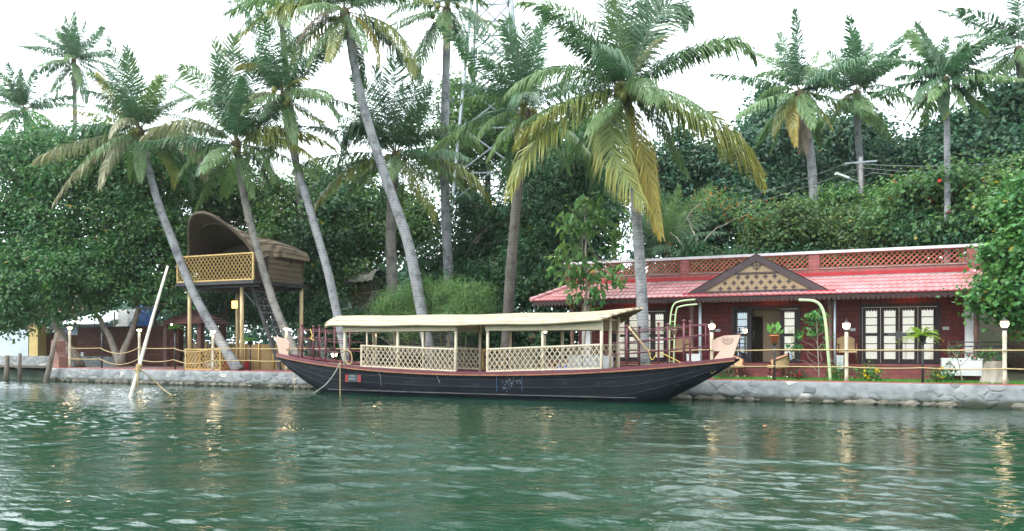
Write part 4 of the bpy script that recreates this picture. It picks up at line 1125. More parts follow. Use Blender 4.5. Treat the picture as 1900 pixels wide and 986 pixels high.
def build_boat():
    root = thing("canopied_boat", "long black wooden boat with cream woven canopy and pale lattice sides, moored along the quay", "boat", (BX, BY, 0))
    HM = hull_mat()
    wood = pm("worn_deck_wood", (.50, .37, .28), (.38, .27, .20), 4, .6, .2, 20, (.3, 2, 2))
    cap = pm("orange_wood_strip", (.36, .16, .08), (.24, .10, .06), 5, .5)
    # hull
    N = 64; P = []; 
    for i in range(N + 1):
        s = -1 + 2 * i / N
        zs, zk, bm = sheer(s), keel(s), beam(s)
        row = []
        for j in range(13):
            a = (j - 6) / 6
            yy = math.copysign(bm * (1 - (1 - abs(a)) ** 1.9) ** .8, a) if a else 0
            zz = zk + (zs - zk) * abs(a) ** 2.1
            row.append((BX + BH * s, BY + yy, zz))
        P.append(row)
    b = MB(); b.grid(P); b.build("hull", HM, root)
    b = MB()                            # chine plank just over the water
    for sd in (-1, 1):
        Q = []
        for i in range(41):
            s = -.66 + 1.32 * i / 40
            zk, zs = keel(s), sheer(s)
            aa = max(0.0, min(1, ((.13 - zk) / (zs - zk)))) ** (1 / 2.1)
            yy = beam(s) * (1 - (1 - aa) ** 1.9) ** .8 + .012
            Q.append((BX + BH * s, BY + sd * yy, .13))
        b.tube(Q, .022, 5)
    b.build("chine_strake", pm("grey_strake", (.07, .07, .07), (.025, .027, .03), 3, .6), root)
    for zf in (.42, .62, .82):          # plank seams, stitched and tarred
        b = MB()
        for sd in (-1, 1):
            Q = []
            for i in range(49):
                s = -.93 + 1.86 * i / 48
                zk, zs = keel(s), sheer(s); aa = zf ** (1 / 2.1)
                Q.append((BX + BH * s, BY + sd * (beam(s) * (1 - (1 - aa) ** 1.9) ** .8 + .002), zk + (zs - zk) * zf))
            b.tube(Q, .011, 4)
        b.build("plank_seam", pm("tarred_seam", (.005, .006, .008), (.03, .033, .038), 4, .6), root)
    # gunwale and strips
    for nm, mt, dz, w, h, outw in (("gunwale", M['maroon'], .015, .15, .075, 0.0), ("rubbing_strip", cap, -.05, .03, .04, .065)):
        for sd in (-1, 1):
            b = MB(); pr = None
            for i in range(57):
                s = -.985 + 1.97 * i / 56
                q = Vector((BX + BH * s, BY + sd * (beam(s) + outw), sheer(s) + dz))
                if pr is not None: b.bar(pr, q, w if abs(s) < .93 else w * .7, h)
                pr = q
            b.build(nm, mt, root)
    # decks
    b = MB()
    for s0, s1, dz in ((-.97, -.56, -.06), (.60, .97, -.06), (-.56, .60, -.16)):
        Q = []
        for i in range(15):
            s = s0 + (s1 - s0) * i / 14
            Q.append([(BX + BH * s, BY - (beam(s) - .05), (sheer(s) + dz) if abs(dz) < .1 else .66), (BX + BH * s, BY + (beam(s) - .05), (sheer(s) + dz) if abs(dz) < .1 else .66)])
        b.grid(Q, smooth=False)
    b.build("deck", wood, root)
    # end plates
    plate = pm("bare_pinkish_wood", (.62, .44, .35), (.52, .36, .28), 3, .6, .1, 12, (1, 1, .3))
    D = BY
    for pts in ([(507,625),(516.5,626),(531,630),(536,637),(536,646),(530,649),(534,653),(534,660),(524,664),(518.5,661),(515.5,645),(511,631)],
                [(1320,635),(1329,628),(1343,623),(1374,621.5),(1368,638),(1362,657),(1355,671),(1322,675),(1326,664.5),(1336,652),(1325,652),(1320,647)]):
        poly = [at(x, y, D - .035) for x, y in pts]
        b = MB(); b.prism(poly, (0, .07, 0))
        pl = b.build("stem_plate", plate, root)
    em = pm("burnt_emblem", (.10, .085, .075), (.15, .12, .10), 9, .8)
    b = MB(); c = at(1350.5, 631.5, D - .037); s = depth(1350, D) / F
    def strk(pts, w=1.3):
        q = [c + Vector((x * s / CT, 0, -y * s)) for x, y in pts]
        for i in range(len(q) - 1): b.bar(q[i], q[i+1], .004, w * s, up=(0, -1, 0))
    for k in range(14):                      # open wreath of leaves round a seated device
        a = math.radians(-35 + 250 * k / 13)
        strk([(7.6 * math.cos(a), 7.2 * math.sin(a) - .5), (9.6 * math.cos(a + .12), 9.0 * math.sin(a + .12) - .5)], 1.5)
    for k in range(16):
        a, a2 = math.radians(-30 + 240 * k / 16), math.radians(-30 + 240 * (k + 1) / 16)
        strk([(6.9 * math.cos(a), 6.6 * math.sin(a)), (6.9 * math.cos(a2), 6.6 * math.sin(a2))], .8)
    for k in range(10):
        a, a2 = 2 * math.pi * k / 10, 2 * math.pi * (k + 1) / 10
        strk([(2.2 * math.cos(a), 3.2 * math.sin(a)), (2.2 * math.cos(a2), 3.2 * math.sin(a2))], 1.2)
    strk([(0, -6.5), (0, 4.5)], .9); strk([(-4.3, -3.5), (-4.3, 2.6)], 1.2); strk([(4.3, -3.5), (4.3, 2.6)], 1.2)
    b.build("emblem", em, pl)
    # fish mark near the right end
    gold = pm("gold_paint", (.55, .38, .10), (.45, .30, .08), 8, .4)
    def hull_pt(px, py, out=.012):
        for it in range(1):
            Y = BY - .6
            for _ in range(12):
                p = at(px, py, Y); s = S(p.x); zk, zs = keel(s), sheer(s)
                aa = max(.02, min(1, (p.z - zk) / (zs - zk))) ** (1 / 2.1)
                Y = BY - beam(s) * (1 - (1 - aa) ** 1.9) ** .8 - out
        return at(px, py, Y)
    def mark(name, mt, strokes, w, par=root):
        b = MB()
        for st in strokes:
            q = [hull_pt(x, y) for x, y in st]
            for i in range(len(q) - 1): b.bar(q[i], q[i+1], .006, w, up=(0, -1, 0))
        return b.build(name, mt, par)
    mark("fish_mark", gold, [[(1319, 691), (1322, 693.5), (1326, 690)], [(1319, 693), (1322, 693.5)], [(1326, 690), (1328, 688)]], .03)
    scuff = pm("scraped_paint", (.34, .33, .32), (.22, .22, .22), 20, .9)
    mark("scratch_mark", scuff, [[(703, 692), (706, 698), (707.5, 716)]], .035)
    mark("scratch_mark", scuff, [[(810, 696), (813, 703), (816.5, 711)]], .05)
    blue = pm("blue_paint_line", (.10, .19, .48), (.07, .13, .33), 20, .7)
    mark("blue_line", blue, [[(921.5, 699), (921.5, 726)]], .035)
    mark("blue_line", blue, [[(968.5, 699), (968.5, 724)]], .025)
    rg = random.Random(12)
    st = []
    for k in range(70):
        x = rg.uniform(929, 967); y = rg.gauss(713, 6.0)
        if x > 950: y = rg.gauss(709, 3.5)
        y = min(max(y, 699), 726)
        a = rg.uniform(0, 6.28); l = rg.uniform(.5, 1.5)
        st.append([(x, y), (x + l * math.cos(a), y + l * math.sin(a))])
    mark("chipped_lettering", pm("chipped_white_paint", (.42, .46, .52), (.25, .30, .40), 30, .8), st, .022)
    # number board
    p0, p1 = hull_pt(641, 696, .05), hull_pt(669, 709, .05)
    b = MB(); b.box(p0.x + .12, p1.x - .12, p0.y - .01, p0.y + .04, p1.z, p0.z)
    nb = b.build("number_board", pm("dark_board", (.035, .055, .065), (.05, .075, .085), 5, .5), root)
    rbe = pm("red_board_end", (.30, .03, .03), (.22, .03, .03), 5, .5)
    for xx in (p0.x, p1.x - .12):
        b = MB(); b.box(xx, xx + .119, p0.y - .014, p0.y + .04, p1.z - .01, p0.z + .01); b.build("board_end", rbe, nb)
    b = MB(); rg = random.Random(3)
    for r_ in range(2):
        for k in range(6):
            xx = p0.x + .17 + k * .045; zz = p1.z + .06 + r_ * .11
            b.bar((xx, p0.y - .014, zz), (xx + rg.uniform(-.01, .02), p0.y - .014, zz + .07), .006, .012, up=(0, -1, 0))
            b.bar((xx, p0.y - .0141, zz + rg.choice((.0, .035, .07))), (xx + .03, p0.y - .0141, zz + rg.choice((.0, .035, .07))), .006, .012, up=(0, -1, 0))
    b.build("board_lettering", pm("faded_lettering", (.35, .45, .45), None, 9, .7), nb)
    # canopy
    xl, xr = -16.75, -6.8
    P = []; 
    NV = 17
    def roof_pt(u, v, off=0.0):
        x0 = xl - .06 * (1 - abs(v) ** 2)
        x1 = xr + .95 * (1 - abs(v) ** 1.4)
        x = x0 + (x1 - x0) * u
        hw = 1.10 - .03 * max(0, (.03 - u) / .03) ** 2
        z = 2.74 - .31 * abs(v) ** 2.1 + .02 * math.sin(u * 22) * .5 - .03 * math.sin(math.pi * u)
        if u > .86: z += .10 * ((u - .86) / .14) ** 1.5 * (1 - .4 * abs(v))
        if u < .02: z -= .03 * ((.02 - u) / .02) ** 2
        return Vector((x, BY + hw * v * (1 + off * .03), z - off))
    us = [0, .012, .03, .05] + [.05 + .95 * i / 40 for i in range(1, 41)]
    top = [[roof_pt(u, -1 + 2 * j / (NV - 1)) for j in range(NV)] for u in us]
    bot = [[roof_pt(u, -1 + 2 * j / (NV - 1), .085) for j in range(NV)] for u in us]
    b = MB(); b.grid(top, 0); b.grid([r[::-1] for r in bot], 1)
    for A in ((0, 'u'), (len(us) - 1, 'u')):
        i = A[0]
        b.grid([[top[i][j], bot[i][j]] for j in range(NV)], 0)
    for j in (0, NV - 1):
        b.grid([[top[i][j], bot[i][j]] for i in range(len(us))], 0)
    b.build("canopy_roof", [M['mat_roof'], M['mat_brown']], root)
    # roof edge roll
    b = MB()
    b.tube([roof_pt(u, -1, .05) for u in us], .055, 7); b.tube([roof_pt(u, 1, .05) for u in us], .055, 7)
    b.tube([roof_pt(0, -1 + 2 * j / 16, .05) for j in range(17)], .085, 8)
    b.tube([roof_pt(1, -1 + 2 * j / 16, .05) for j in range(17)], .035, 6)
    b.build("roof_edging", M['mat_roof'], root)
    YN, YF = BY - .87, BY + .87
    xs = {k: ax(k, YN) for k in (638, 640, 672, 681, 738, 785, 846, 849, 905, 1007, 1116)}
    for Y in (YN, YF):
        for k in (640, 681, 738, 785, 846, 905, 1007, 1116):
            b = MB(); r = .05 if k in (640, 738, 846, 905, 1007, 1116) else .032
            b.tube([(xs[k], Y, sheer(S(xs[k])) - .05), (xs[k], Y, 1.6), (xs[k], Y, 2.50)], r, 8)
            b.build("canopy_post", M['bamboo_pale'], root)
    for Y in (BY - .45, BY + .45):
        b = MB(); x = ax(1140, BY); b.tube([(x, Y, .8), (x, Y, 2.58)], .045, 8); b.build("canopy_post", M['bamboo_pale'], root)
    o_ = .05
    for Y, k in ((YN - o_, -1), (YF + o_, 1)):
        for a, c_ in ((640, 846), (905, 1116)):
            b = MB(); b.box(xs[a] - .06, xs[c_] + .03, Y - .012, Y + .012, 2.17, 2.42)
            b.box(xs[a] - .06, xs[c_] + .03, Y - .02, Y + .02, 2.145, 2.17)
            b.build("valance_mat", M['mat_side'], root)
            b = MB(); x0 = xs[672] if a == 640 else xs[905]
            x1 = xs[c_]
            lattice(b, (x0, Y), (x1, Y), .87, 1.57, .176, w=.046, th=.016, sheer0=sheer(S(x0)) - .80, sheer1=sheer(S(x1)) - .80)
            b.build("lattice_panel", M['bamboo_pale'], root)
    # half gate seen in the gap, on the landward side
    b = MB(); lattice(b, (xs[846] + .08, YF + .05), (xs[905] - .25, YF + .05), .80, 1.50, .18, w=.024, th=.014); b.build("gate_lattice", M['lattice_tan'], root)
    # inner ceiling beams
    b = MB()
    for k in (640, 738, 846, 905, 1007, 1116): b.bar((xs[k], YN, 2.47), (xs[k], YF, 2.47), .07, .06)
    b.bar((xs[640], YN, 2.44), (xs[1116], YN, 2.44), .06, .05); b.bar((xs[640], YF, 2.44), (xs[1116], YF, 2.44), .06, .05)
    b.build("roof_beam", M['bamboo'], root)
    # railings at the two ends
    for end in (-1, 1):
        for sd in (-1, 1):
            Y0 = (lambda x: BY + sd * (beam(S(x)) - .03))
            if end < 0: posts = [ax(k, BY - .6) for k in (548, 557, 582, 608)]; xe = xs[640]
            else: posts = [ax(k, BY - .6) for k in (1306, 1267, 1222, 1165)]; xe = ax(1140, BY - .5)
            rp = MB()
            for off in (.45, .79, 1.10):
                pts = [Vector((x, Y0(x), sheer(S(x)) + off)) for x in posts + [xe]]
                for i in range(len(pts) - 1): rp.tube([pts[i], pts[i+1]], .017, 6)
            rail = rp.build("railing", M['maroon'], root)
            for i, x in enumerate(posts):
                zb = sheer(S(x)); q = MB(); r = .016 if i == 0 else .032
                q.tube([(x, Y0(x), zb), (x, Y0(x), zb + (1.11 if i == 0 else 1.20))], r, 8)
                if i:
                    q.ball((x, Y0(x), zb + 1.25), .05, 10); q.box(x - .09, x + .09, Y0(x) - .06, Y0(x) + .06, zb + .02, zb + .075)
                q.build("rail_post", M['maroon'], rail)
        b = MB(); x = posts[0]
        for off in (.45, .79, 1.10): b.tube([(x, BY - beam(S(x)) + .03, sheer(S(x)) + off), (x, BY + beam(S(x)) - .03, sheer(S(x)) + off)], .015, 6)
        b.build("end_rail", M['maroon'], root)
    return root
build_boat()

# things aboard
def settee(label, x, y, w, mat, col):
    t = thing("settee", label, "seat", (x, y, .66))
    b = MB(); b.box(x - w/2, x + w/2, y - .28, y + .28, .80, .88); b.build("seat_frame", M['bamboo'], t)
    for sx in (-1, 1):
        for sy in (-1, 1):
            q = MB(); q.tube([(x + sx * (w/2 - .05), y + sy * .24, .66), (x + sx * (w/2 - .05), y + sy * .24, .80)], .03, 6); q.build("leg", M['bamboo'], t)
    k = 3
    for i in range(k):
        x0 = x - w/2 + w * i / k
        b = MB(); P = []
        for u in range(7):
            P.append([(x0 + .02 + (w/k - .04) * u / 6, y - .24 + .10 * 0 + .18 * 0, .88 + 0) for _ in range(1)])
        b.box(x0 + .015, x0 + w/k - .015, y - .26, y + .12, .88, 1.0); b.build("cushion", mat, t)
        b = MB()
        Q = [[(x0 + .015 + (w/k - .03) * u / 8, y + .14 + .03 * math.sin(math.pi * v / 6) * math.sin(math.pi * u / 8) * -3, 1.0 + .36 * v / 6) for v in range(7)] for u in range(9)]
        b.grid(Q); Q2 = [[(p[0], y + .25, p[2]) for p in r] for r in Q]; b.grid([r[::-1] for r in Q2])
        b.grid([[Q[u][6], Q2[u][6]] for u in range(9)]); b.grid([[Q[0][v], Q2[0][v]] for v in range(7)]); b.grid([[Q2[8][v], Q[8][v]] for v in range(7)])
        b.build("back_cushion", mat, t)
    return t
M['cloth_red'] = pm("red_cloth", (.40, .05, .04), (.28, .04, .03), 6, .9, .3, 10)
settee("white cushioned settee behind the boat's right lattice panel", ax(1085, BY), BY + .35, 1.5, M['cloth_white'], 0)
settee("low dark brown settee behind the boat's left lattice panel", ax(735, BY), BY + .45, 1.6, pm("brown_cushion", (.10, .06, .04), (.07, .045, .03), 6, .9), 0)
for i, k in enumerate((1037, 1049)):
    x = ax(k, BY - .4)
    t = thing("water_jug", ("blue plastic water jug behind the right lattice, farther from the white settee", "blue plastic water jug behind the right lattice, nearest the white settee")[i], "jug", (x, BY - .4, .66))
    b = MB(); b.lathe([(.10, .0), (.13, .02), (.13, .10), (.12, .13), (.13, .16), (.13, .25), (.10, .30), (.045, .34), (.045, .39)], (x, BY - .4, .66), 14)
    b.build("jug_body", pm("blue_plastic", (.04, .14, .55), (.05, .16, .6), 3, .3), t)
    b = MB(); b.lathe([(.05, .39), (.05, .43), (.02, .44)], (x, BY - .4, .66), 10); b.build("cap", M['white_paint'], t)
def hang_flowers():
    c = at(987, 628, BY); t = thing("flower_basket", "small hanging basket with pale yellow flowers under the boat's canopy", "flowers", c)
    b = MB(); b.lathe([(.03, -.16), (.09, -.10), (.12, 0)], c, 10); b.tube([c, (c.x, c.y, 2.6)], .004, 4); b.build("basket", M['iron'], t)
    rng = np.random.default_rng(4); n = 60
    C = np.array(list(c)) + rng.normal(size=(n, 3)) * np.array([.07, .07, .05]) + np.array([0, 0, .04])
    col = np.where((rng.random(n) < .5)[:, None], np.array([.75, .66, .22]), np.array([.75, .72, .6]))
    V, f3, cc = leaves(C, nrm(rng.normal(size=(n, 3)) + [0, -.4, .5]), rng.normal(size=(n, 3)), np.full(n, .06), .9, col)
    np_mesh("blossom", V, np.zeros((0, 4), int), f3, cc, M['petal'], t)
    n = 50
    C = np.array(list(c)) + rng.normal(size=(n, 3)) * np.array([.08, .08, .07]) + np.array([0, 0, -.08])
    V, f3, cc = leaves(C, nrm(rng.normal(size=(n, 3)) + [0, -.4, .5]), rng.normal(size=(n, 3)), np.full(n, .08), .4, np.tile(np.array([[.05, .13, .04]]), (n, 1)))
    np_mesh("foliage", V, np.zeros((0, 4), int), f3, cc, M['leaf'], t)
hang_flowers()
def oar():
    p, q = at(1166, 606, BY - .55), at(1207, 658, BY - .35)
    t = thing("oar", "bamboo punting oar propped in the maroon railing at the boat's right end", "oar", q)
    b = MB(); b.tube([p, p.lerp(q, .5), q], [.03, .035, .04], 8); b.build("shaft", M['bamboo'], t)
    b = MB(); d = (q - p).normalized(); b.bar(p + d * .05, p + d * .5, .16, .03, up=(0, -1, 0)); b.build("blade", pm("dark_oar_blade", (.05, .05, .045), (.16, .12, .08), 8, .7), t)
oar()
def rope(label, pts, r, mat=None, name="rope", n=24):
    pts = smooth_path(pts, n)
    b = MB(); b.tube(pts, r, 6)
    o = b.build(name, mat or M['rope'])
    return tag(o, label, "rope")
grey_rope = pm("wet_grey_rope", (.34, .33, .29), (.22, .22, .2), 30, .9)
rope("grey mooring rope slanting from the boat's left canopy post down into the water", [at(631, 674, BY - .98), at(620, 694, BY - 1.1), at(604, 714, BY - 1.2), at(588, 726, BY - 1.2), Vector((at(576, 730, BY - 1.25).x, BY - 1.25, -.08))], .022, grey_rope)
rope("thin rope hanging straight down the hull below the boat's left canopy post", [at(631, 672, BY - 1.0), at(631, 700, BY - 1.02), Vector((at(631, 700, BY - 1.05).x, BY - 1.05, -.1))], .016)
rope("thin yellow line hanging from the quay edge to the water beside the boat's left end", [at(545, 683, .1), at(546, 700, -.05), Vector((at(546, 700, -.1).x, -.1, -.1))], .012)
yel = pm("yellow_nylon", (.62, .48, .10), (.5, .38, .08), 20, .6)
rope("yellow cord knotted round the maroon railing at the boat's left end", [at(576, 611, BY - .72), at(579, 622, BY - .74), at(576, 628, BY - .74), at(583, 632, BY - .75), at(578, 629, BY - .76), at(581, 622, BY - .74)], .018, yel)
rope("yellow cord trailing from the oar along the boat's right railing", [at(1203, 650, BY - .55), at(1210, 668, BY - .6), at(1222, 655, BY - .6), at(1245, 664, BY - .6), at(1266, 675, BY - .55)], .014, yel)
rope("loop of tan rope hung on the boat's left canopy post", [at(637, 652, BY - .93), at(646, 650, BY - .94), at(652, 658, BY - .95), at(653, 672, BY - .95), at(646, 676, BY - .95), at(641, 668, BY - .95)], .02)
# ------------------------------------------------------------------ the red house
M['redbrick'] = brick_mat("red_laterite_block", (.19, .020, .021), (.14, .015, .017), (.05, .010, .012), 1.0, .45, .17, .012, .55)
M['parapet'] = brick_mat("pinkish_block", (.34, .115, .10), (.28, .09, .085), (.18, .07, .065), 1.0, .55, .135, .012, .7)
M['plinth'] = brick_mat("plinth_block", (.20, .045, .045), (.16, .035, .038), (.10, .03, .03), 1.0, .6, .16, .01, .5)
M['tile'] = pm("red_tile_sky_sheen", (.57, .30, .31), (.40, .175, .175), 1.3, .28, .05, 20, spec=.8)  # pink paleness paints the sky's reflection into the red tile
M['tile_front'] = pm("red_tile_front", (.33, .05, .06), (.25, .035, .045), 4, .5)  # same tile without the painted sky sheen, for the step faces
M['tile_edge'] = pm("red_flashing", (.42, .03, .04), (.34, .025, .03), 4, .4)
M['fascia'] = pm("dark_fascia", (.035, .018, .018), (.05, .025, .022), 6, .6)
M['gable_wood'] = pm("purple_brown_board", (.075, .050, .055), (.058, .04, .044), 6, .55)
M['gable_tan'] = pm("tan_panel", (.345, .25, .15), (.30, .215, .125), 2, .6, .1, 15)
M['doorwood'] = pm("dark_door_wood", (.030, .020, .024), (.045, .03, .033), 6, .45, .1, 30, (1, 1, .3))
M['jali'] = pm("terracotta_jali", (.50, .17, .11), (.38, .115, .08), 5, .75)
M['room'] = pm("beige_room_wall", (.46, .36, .25), (.42, .33, .23), 1.5, .8)

def glass_mat(name, tint, refl=.10):
    m, t, p, o = new_mat(name)
    t.nodes.remove(p)
    g = t.nodes.new("ShaderNodeBsdfGlossy"); g.inputs["Roughness"].default_value = .02
    tr = t.nodes.new("ShaderNodeBsdfTransparent"); setc(tr.inputs[0], tint)
    fr = t.nodes.new("ShaderNodeFresnel"); fr.inputs[0].default_value = 1.6
    ad = t.nodes.new("ShaderNodeMath"); ad.operation = 'ADD'; ad.inputs[1].default_value = refl
    t.links.new(fr.outputs[0], ad.inputs[0])
    mx = t.nodes.new("ShaderNodeMixShader")
    t.links.new(ad.outputs[0], mx.inputs[0]); t.links.new(tr.outputs[0], mx.inputs[1]); t.links.new(g.outputs[0], mx.inputs[2])
    t.links.new(mx.outputs[0], o.inputs[0])
    return m
M['glass'] = glass_mat("window_glass", (.95, .97, .97), .06)
M['glass_sky_tint'] = glass_mat("window_glass_sky_tint", (.55, .75, .85), .30)  # blue tint paints the sky's reflection into the pane

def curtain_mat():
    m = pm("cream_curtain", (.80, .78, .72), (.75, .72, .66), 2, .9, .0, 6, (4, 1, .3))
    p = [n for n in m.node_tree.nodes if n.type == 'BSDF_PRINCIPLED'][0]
    setc(p.inputs["Emission Color"], (1.0, .90, .70)); p.inputs["Emission Strength"].default_value = .30   # added glow that brightens the panes; the room holds no lamp
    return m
M['curtain'] = curtain_mat()

HX0, HX1, HY, HYB = -9.75, 3.25, 4.2, 10.0
PZ, EZ, RZ, TZ = 1.07, 3.32, 4.02, 4.91
def build_house():
    root = thing("red_house", "low dark red house with pink tiled verandah roof, central gable and terracotta lattice parapet", "house", (-3.2, HY, GZ))
    # plinth
    b = MB(); b.box(HX0 - .7, HX1 + .5, 2.72, HYB, GZ - .2, PZ - .05); b.box(HX0 - .74, HX1 + .54, 2.66, HYB, PZ - .05, PZ)
    b.build("plinth", M['plinth'], root)
    # front wall with three door openings
    doors = [(-8.42, -6.27), (-4.0, -1.72), (.13, 2.50)]
    dz0, dz1 = PZ, 3.06
    b = MB(); x = HX0
    for a, c in doors:
        b.box(x, a, HY, HY + .2, PZ, dz1); x = c
    b.box(x, HX1, HY, HY + .2, PZ, dz1)
    b.box(HX0, HX1, HY, HY + .2, dz1, RZ - .12)
    b.box(HX0, HX0 + .2, HY + .2, HYB, PZ, RZ - .12); b.box(HX1 - .2, HX1, HY + .2, HYB, PZ, RZ - .12); b.box(HX0 + .2, HX1 - .2, HYB - .2, HYB, PZ, RZ - .12)
    b.build("wall", M['redbrick'], root)
    b = MB(); b.box(HX0 - .1, HX1 + .35, HY - .02, HYB + .1, RZ - .12, RZ)
    b.build("roof_slab", M['concrete'], root)
    # rooms
    b = MB()
    b.box(HX0 + .25, HX1 - .25, 6.6, 6.7, PZ, 3.8); b.box(-5.4, -5.3, HY + .25, 6.6, PZ, 3.8); b.box(-.4, -.3, HY + .25, 6.6, PZ, 3.8)
    b.box(-2.75, -2.65, HY + .6, 6.6, PZ, 3.8) if False else None
    b.build("room_wall", M['room'], root)
    b = MB(); b.box(-3.02, -1.9, 4.9, 4.98, PZ, 3.3); b.box(-3.35, -3.02, 4.9, 4.98, 2.72, 3.3)
    b.build("inner_partition", M['room'], root)
    # doors
    def pane_col(mb_f, mb_p, mb_c, x0, x1, y, zs, glassy=0):
        for i in range(len(zs) - 1):
            mb_p.box(x0, x1, y + .012, y + .018, zs[i], zs[i+1])
    def leaf_door(x0, x1, y, parent, blue=False, rotz=None):
        """one glazed leaf: stiles, rails, six panes"""
        w = x1 - x0; st = w * .19
        L = MB()
        L.box(x0 + .005, x0 + st, y, y + .05, dz0 + .03, dz1 - .13); L.box(x1 - st, x1 - .005, y, y + .05, dz0 + .03, dz1 - .13)
        zb, zm0, zm1, zt = dz0 + .16, dz0 + .92, dz0 + 1.02, dz1 - .20
        for a, c in ((dz0 + .03, zb), (zm0, zm1), (zt, dz1 - .13)): L.box(x0 + st, x1 - st, y + .002, y + .048, a, c)
        for za, zc_ in ((zb, zm0), (zm1, zt)):
            for k in (1, 2):
                z = za + (zc_ - za) * k / 3
                L.box(x0 + st, x1 - st, y + .004, y + .046, z - .014, z + .014)
        for k in range(4):              # scalloped fretwork over the top pane
            xx = x0 + st + (w - 2 * st) * (k + .5) / 4
            L.ball((xx, y + .02, zt - .015), (w - 2 * st) / 8 * .9, 8)
            L.ball((xx, y + .02, zt - .04), .012, 6)
        d = L.build("door_leaf", M['doorwood'], parent)
        p = MB()
        p.box(x0 + st, x1 - st, y + .02, y + .026, zb, zm0); p.box(x0 + st, x1 - st, y + .02, y + .026, zm1, zt)
        p.build("glass_pane", M['glass_sky_tint'] if blue else M['glass'], d)
        return d
    for n, (a, c) in enumerate(doors):
        f = MB()
        f.box(a, a + .09, HY - .05, HY + .15, dz0, dz1); f.box(c - .09, c, HY - .05, HY + .15, dz0, dz1)
        f.box(a + .09, c - .09, HY - .048, HY + .148, dz1 - .12, dz1); f.box(a + .09, c - .09, HY - .046, HY + .148, dz0, dz0 + .03)
        fr = f.build("door_frame", M['doorwood'], root)
        ia, ic = a + .09, c - .09; q = (ic - ia) / 4
        if n != 1:
            for k in range(4):
                d = leaf_door(ia + q * k, ia + q * (k + 1), HY + .02, fr)
            if n == 2:
                hb = MB()
                for s_ in (-1, 1):
                    xx = (ia + ic) / 2 + s_ * .06
                    hb.bar((xx, HY + .0, dz0 + .98), (xx + s_ * .28, HY + .0, dz0 + .98), .03, .035); hb.bar((xx, HY - .0, dz0 + .80), (xx, HY - .0, dz0 + 1.08), .03, .03)
                hb.build("door_handle", M['steel'], fr)
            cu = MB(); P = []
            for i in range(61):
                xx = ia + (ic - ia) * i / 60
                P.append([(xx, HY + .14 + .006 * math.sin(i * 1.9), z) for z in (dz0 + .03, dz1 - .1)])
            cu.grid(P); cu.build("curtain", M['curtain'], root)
            if n == 2:                  # pleated blind lifted on a slant in the two middle leaves
                pass
        else:
            leaf_door(ia, ia + q, HY + .02, fr, blue=True); leaf_door(ic - q, ic, HY + .02, fr)
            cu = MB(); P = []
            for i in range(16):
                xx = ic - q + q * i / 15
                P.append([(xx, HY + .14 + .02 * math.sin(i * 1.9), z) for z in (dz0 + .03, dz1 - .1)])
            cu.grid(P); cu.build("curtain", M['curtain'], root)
            cu = MB(); P = []
            for i in range(16):
                xx = ia + q * i / 15
                P.append([(xx, HY + .16 + .02 * math.sin(i * 1.9), z) for z in (dz0 + .03, dz1 - .1)])
            cu.grid(P); cu.build("curtain", pm("sky_reflection_sheet", (.50, .74, .90), (.44, .68, .85), 2, .9, .2, 6, (4, 1, .3)), root)  # blue sheet behind the panes, coloured as the sky's reflection in them
            # the two middle leaves stand folded open into the room
            for xx, s_ in ((ia + q + .03, 1), (ic - q - .03, -1)):
                b = MB(); b.box(xx - .025, xx + .025, HY + .16, HY + .16 + q, dz0 + .03, dz1 - .13); ol = b.build("open_leaf", M['doorwood'], fr)
                b = MB(); b.tube([(xx + s_ * .04, HY + .10, dz0 + 1.15), (xx + s_ * .10, HY + .08, dz0 + 1.10), (xx + s_ * .10, HY + .08, dz0 + .95), (xx + s_ * .04, HY + .10, dz0 + .9)], .012, 6); b.build("door_handle", M['steel'], ol)
    # small white plates on the wall
    for px, py in ((1332, 613.5), (1504, 611.5), (1582, 612), (1755, 609.5)):
        p = at(px, py, HY); b = MB(); b.box(p.x - .09, p.x + .09, HY - .03, HY + .01, p.z - .05, p.z + .05); b.build("wall_plate", M['white_paint'], root)
    # verandah columns, pipes
    for x in (-9.54, -5.17, -.74, 3.34):
        b = MB()
        prof = [(.115, 0), (.115, .10), (.085, .13), (.07, .2), (.085, .45), (.10, .5), (.07, .54), (.075, .9), (.09, 1.0), (.075, 1.06), (.07, 1.35), (.095, 1.42), (.07, 1.48), (.075, 1.75), (.10, 1.82), (.08, 1.88), (.115, 1.98), (.115, 2.12)]
        b.lathe(prof, (x, 2.92, PZ), 14); b.build("column", pm("turned_brown_column", (.15, .08, .06), (.10, .055, .045), 6, .5), root)
    for px, w in ((1299, .05), (1549, .035)):
        x = ax(px, 2.86); b = MB(); b.tube([(x, 2.86, PZ), (x, 2.86, EZ)], w, 10); b.build("downpipe", pm("grey_blue_pipe", (.52, .60, .68), (.45, .53, .6), 3, .4), root)
    for px, w in ((1800, .14), (1089, .16)):
        x = ax(px, 3.3); b = MB(); b.box(x - w, x + w, 3.2, 3.4, PZ, EZ + .05); b.build("white_pier", M['white_paint'], root)
    # tiled verandah roof: five courses with stepped edges and rolled tiles
    XL, XR, EY, RY = -10.95, 4.35, 2.3, 4.35
    hipL, hipR = -10.35 + .45, 3.69 - .35
    b = MB(); NC, pitch = 5, .19
    nx = int((XR - XL) / (pitch / 4))
    for c in range(NC):
        v0, v1 = c / NC, (c + 1) / NC
        rows = []
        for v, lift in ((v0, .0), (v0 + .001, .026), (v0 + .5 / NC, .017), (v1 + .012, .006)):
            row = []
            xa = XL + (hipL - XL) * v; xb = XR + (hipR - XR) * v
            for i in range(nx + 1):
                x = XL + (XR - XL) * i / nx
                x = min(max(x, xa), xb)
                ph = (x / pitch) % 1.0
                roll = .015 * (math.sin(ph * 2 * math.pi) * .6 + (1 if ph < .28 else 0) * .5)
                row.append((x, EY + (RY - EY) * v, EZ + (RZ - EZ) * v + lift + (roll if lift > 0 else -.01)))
            rows.append(row)
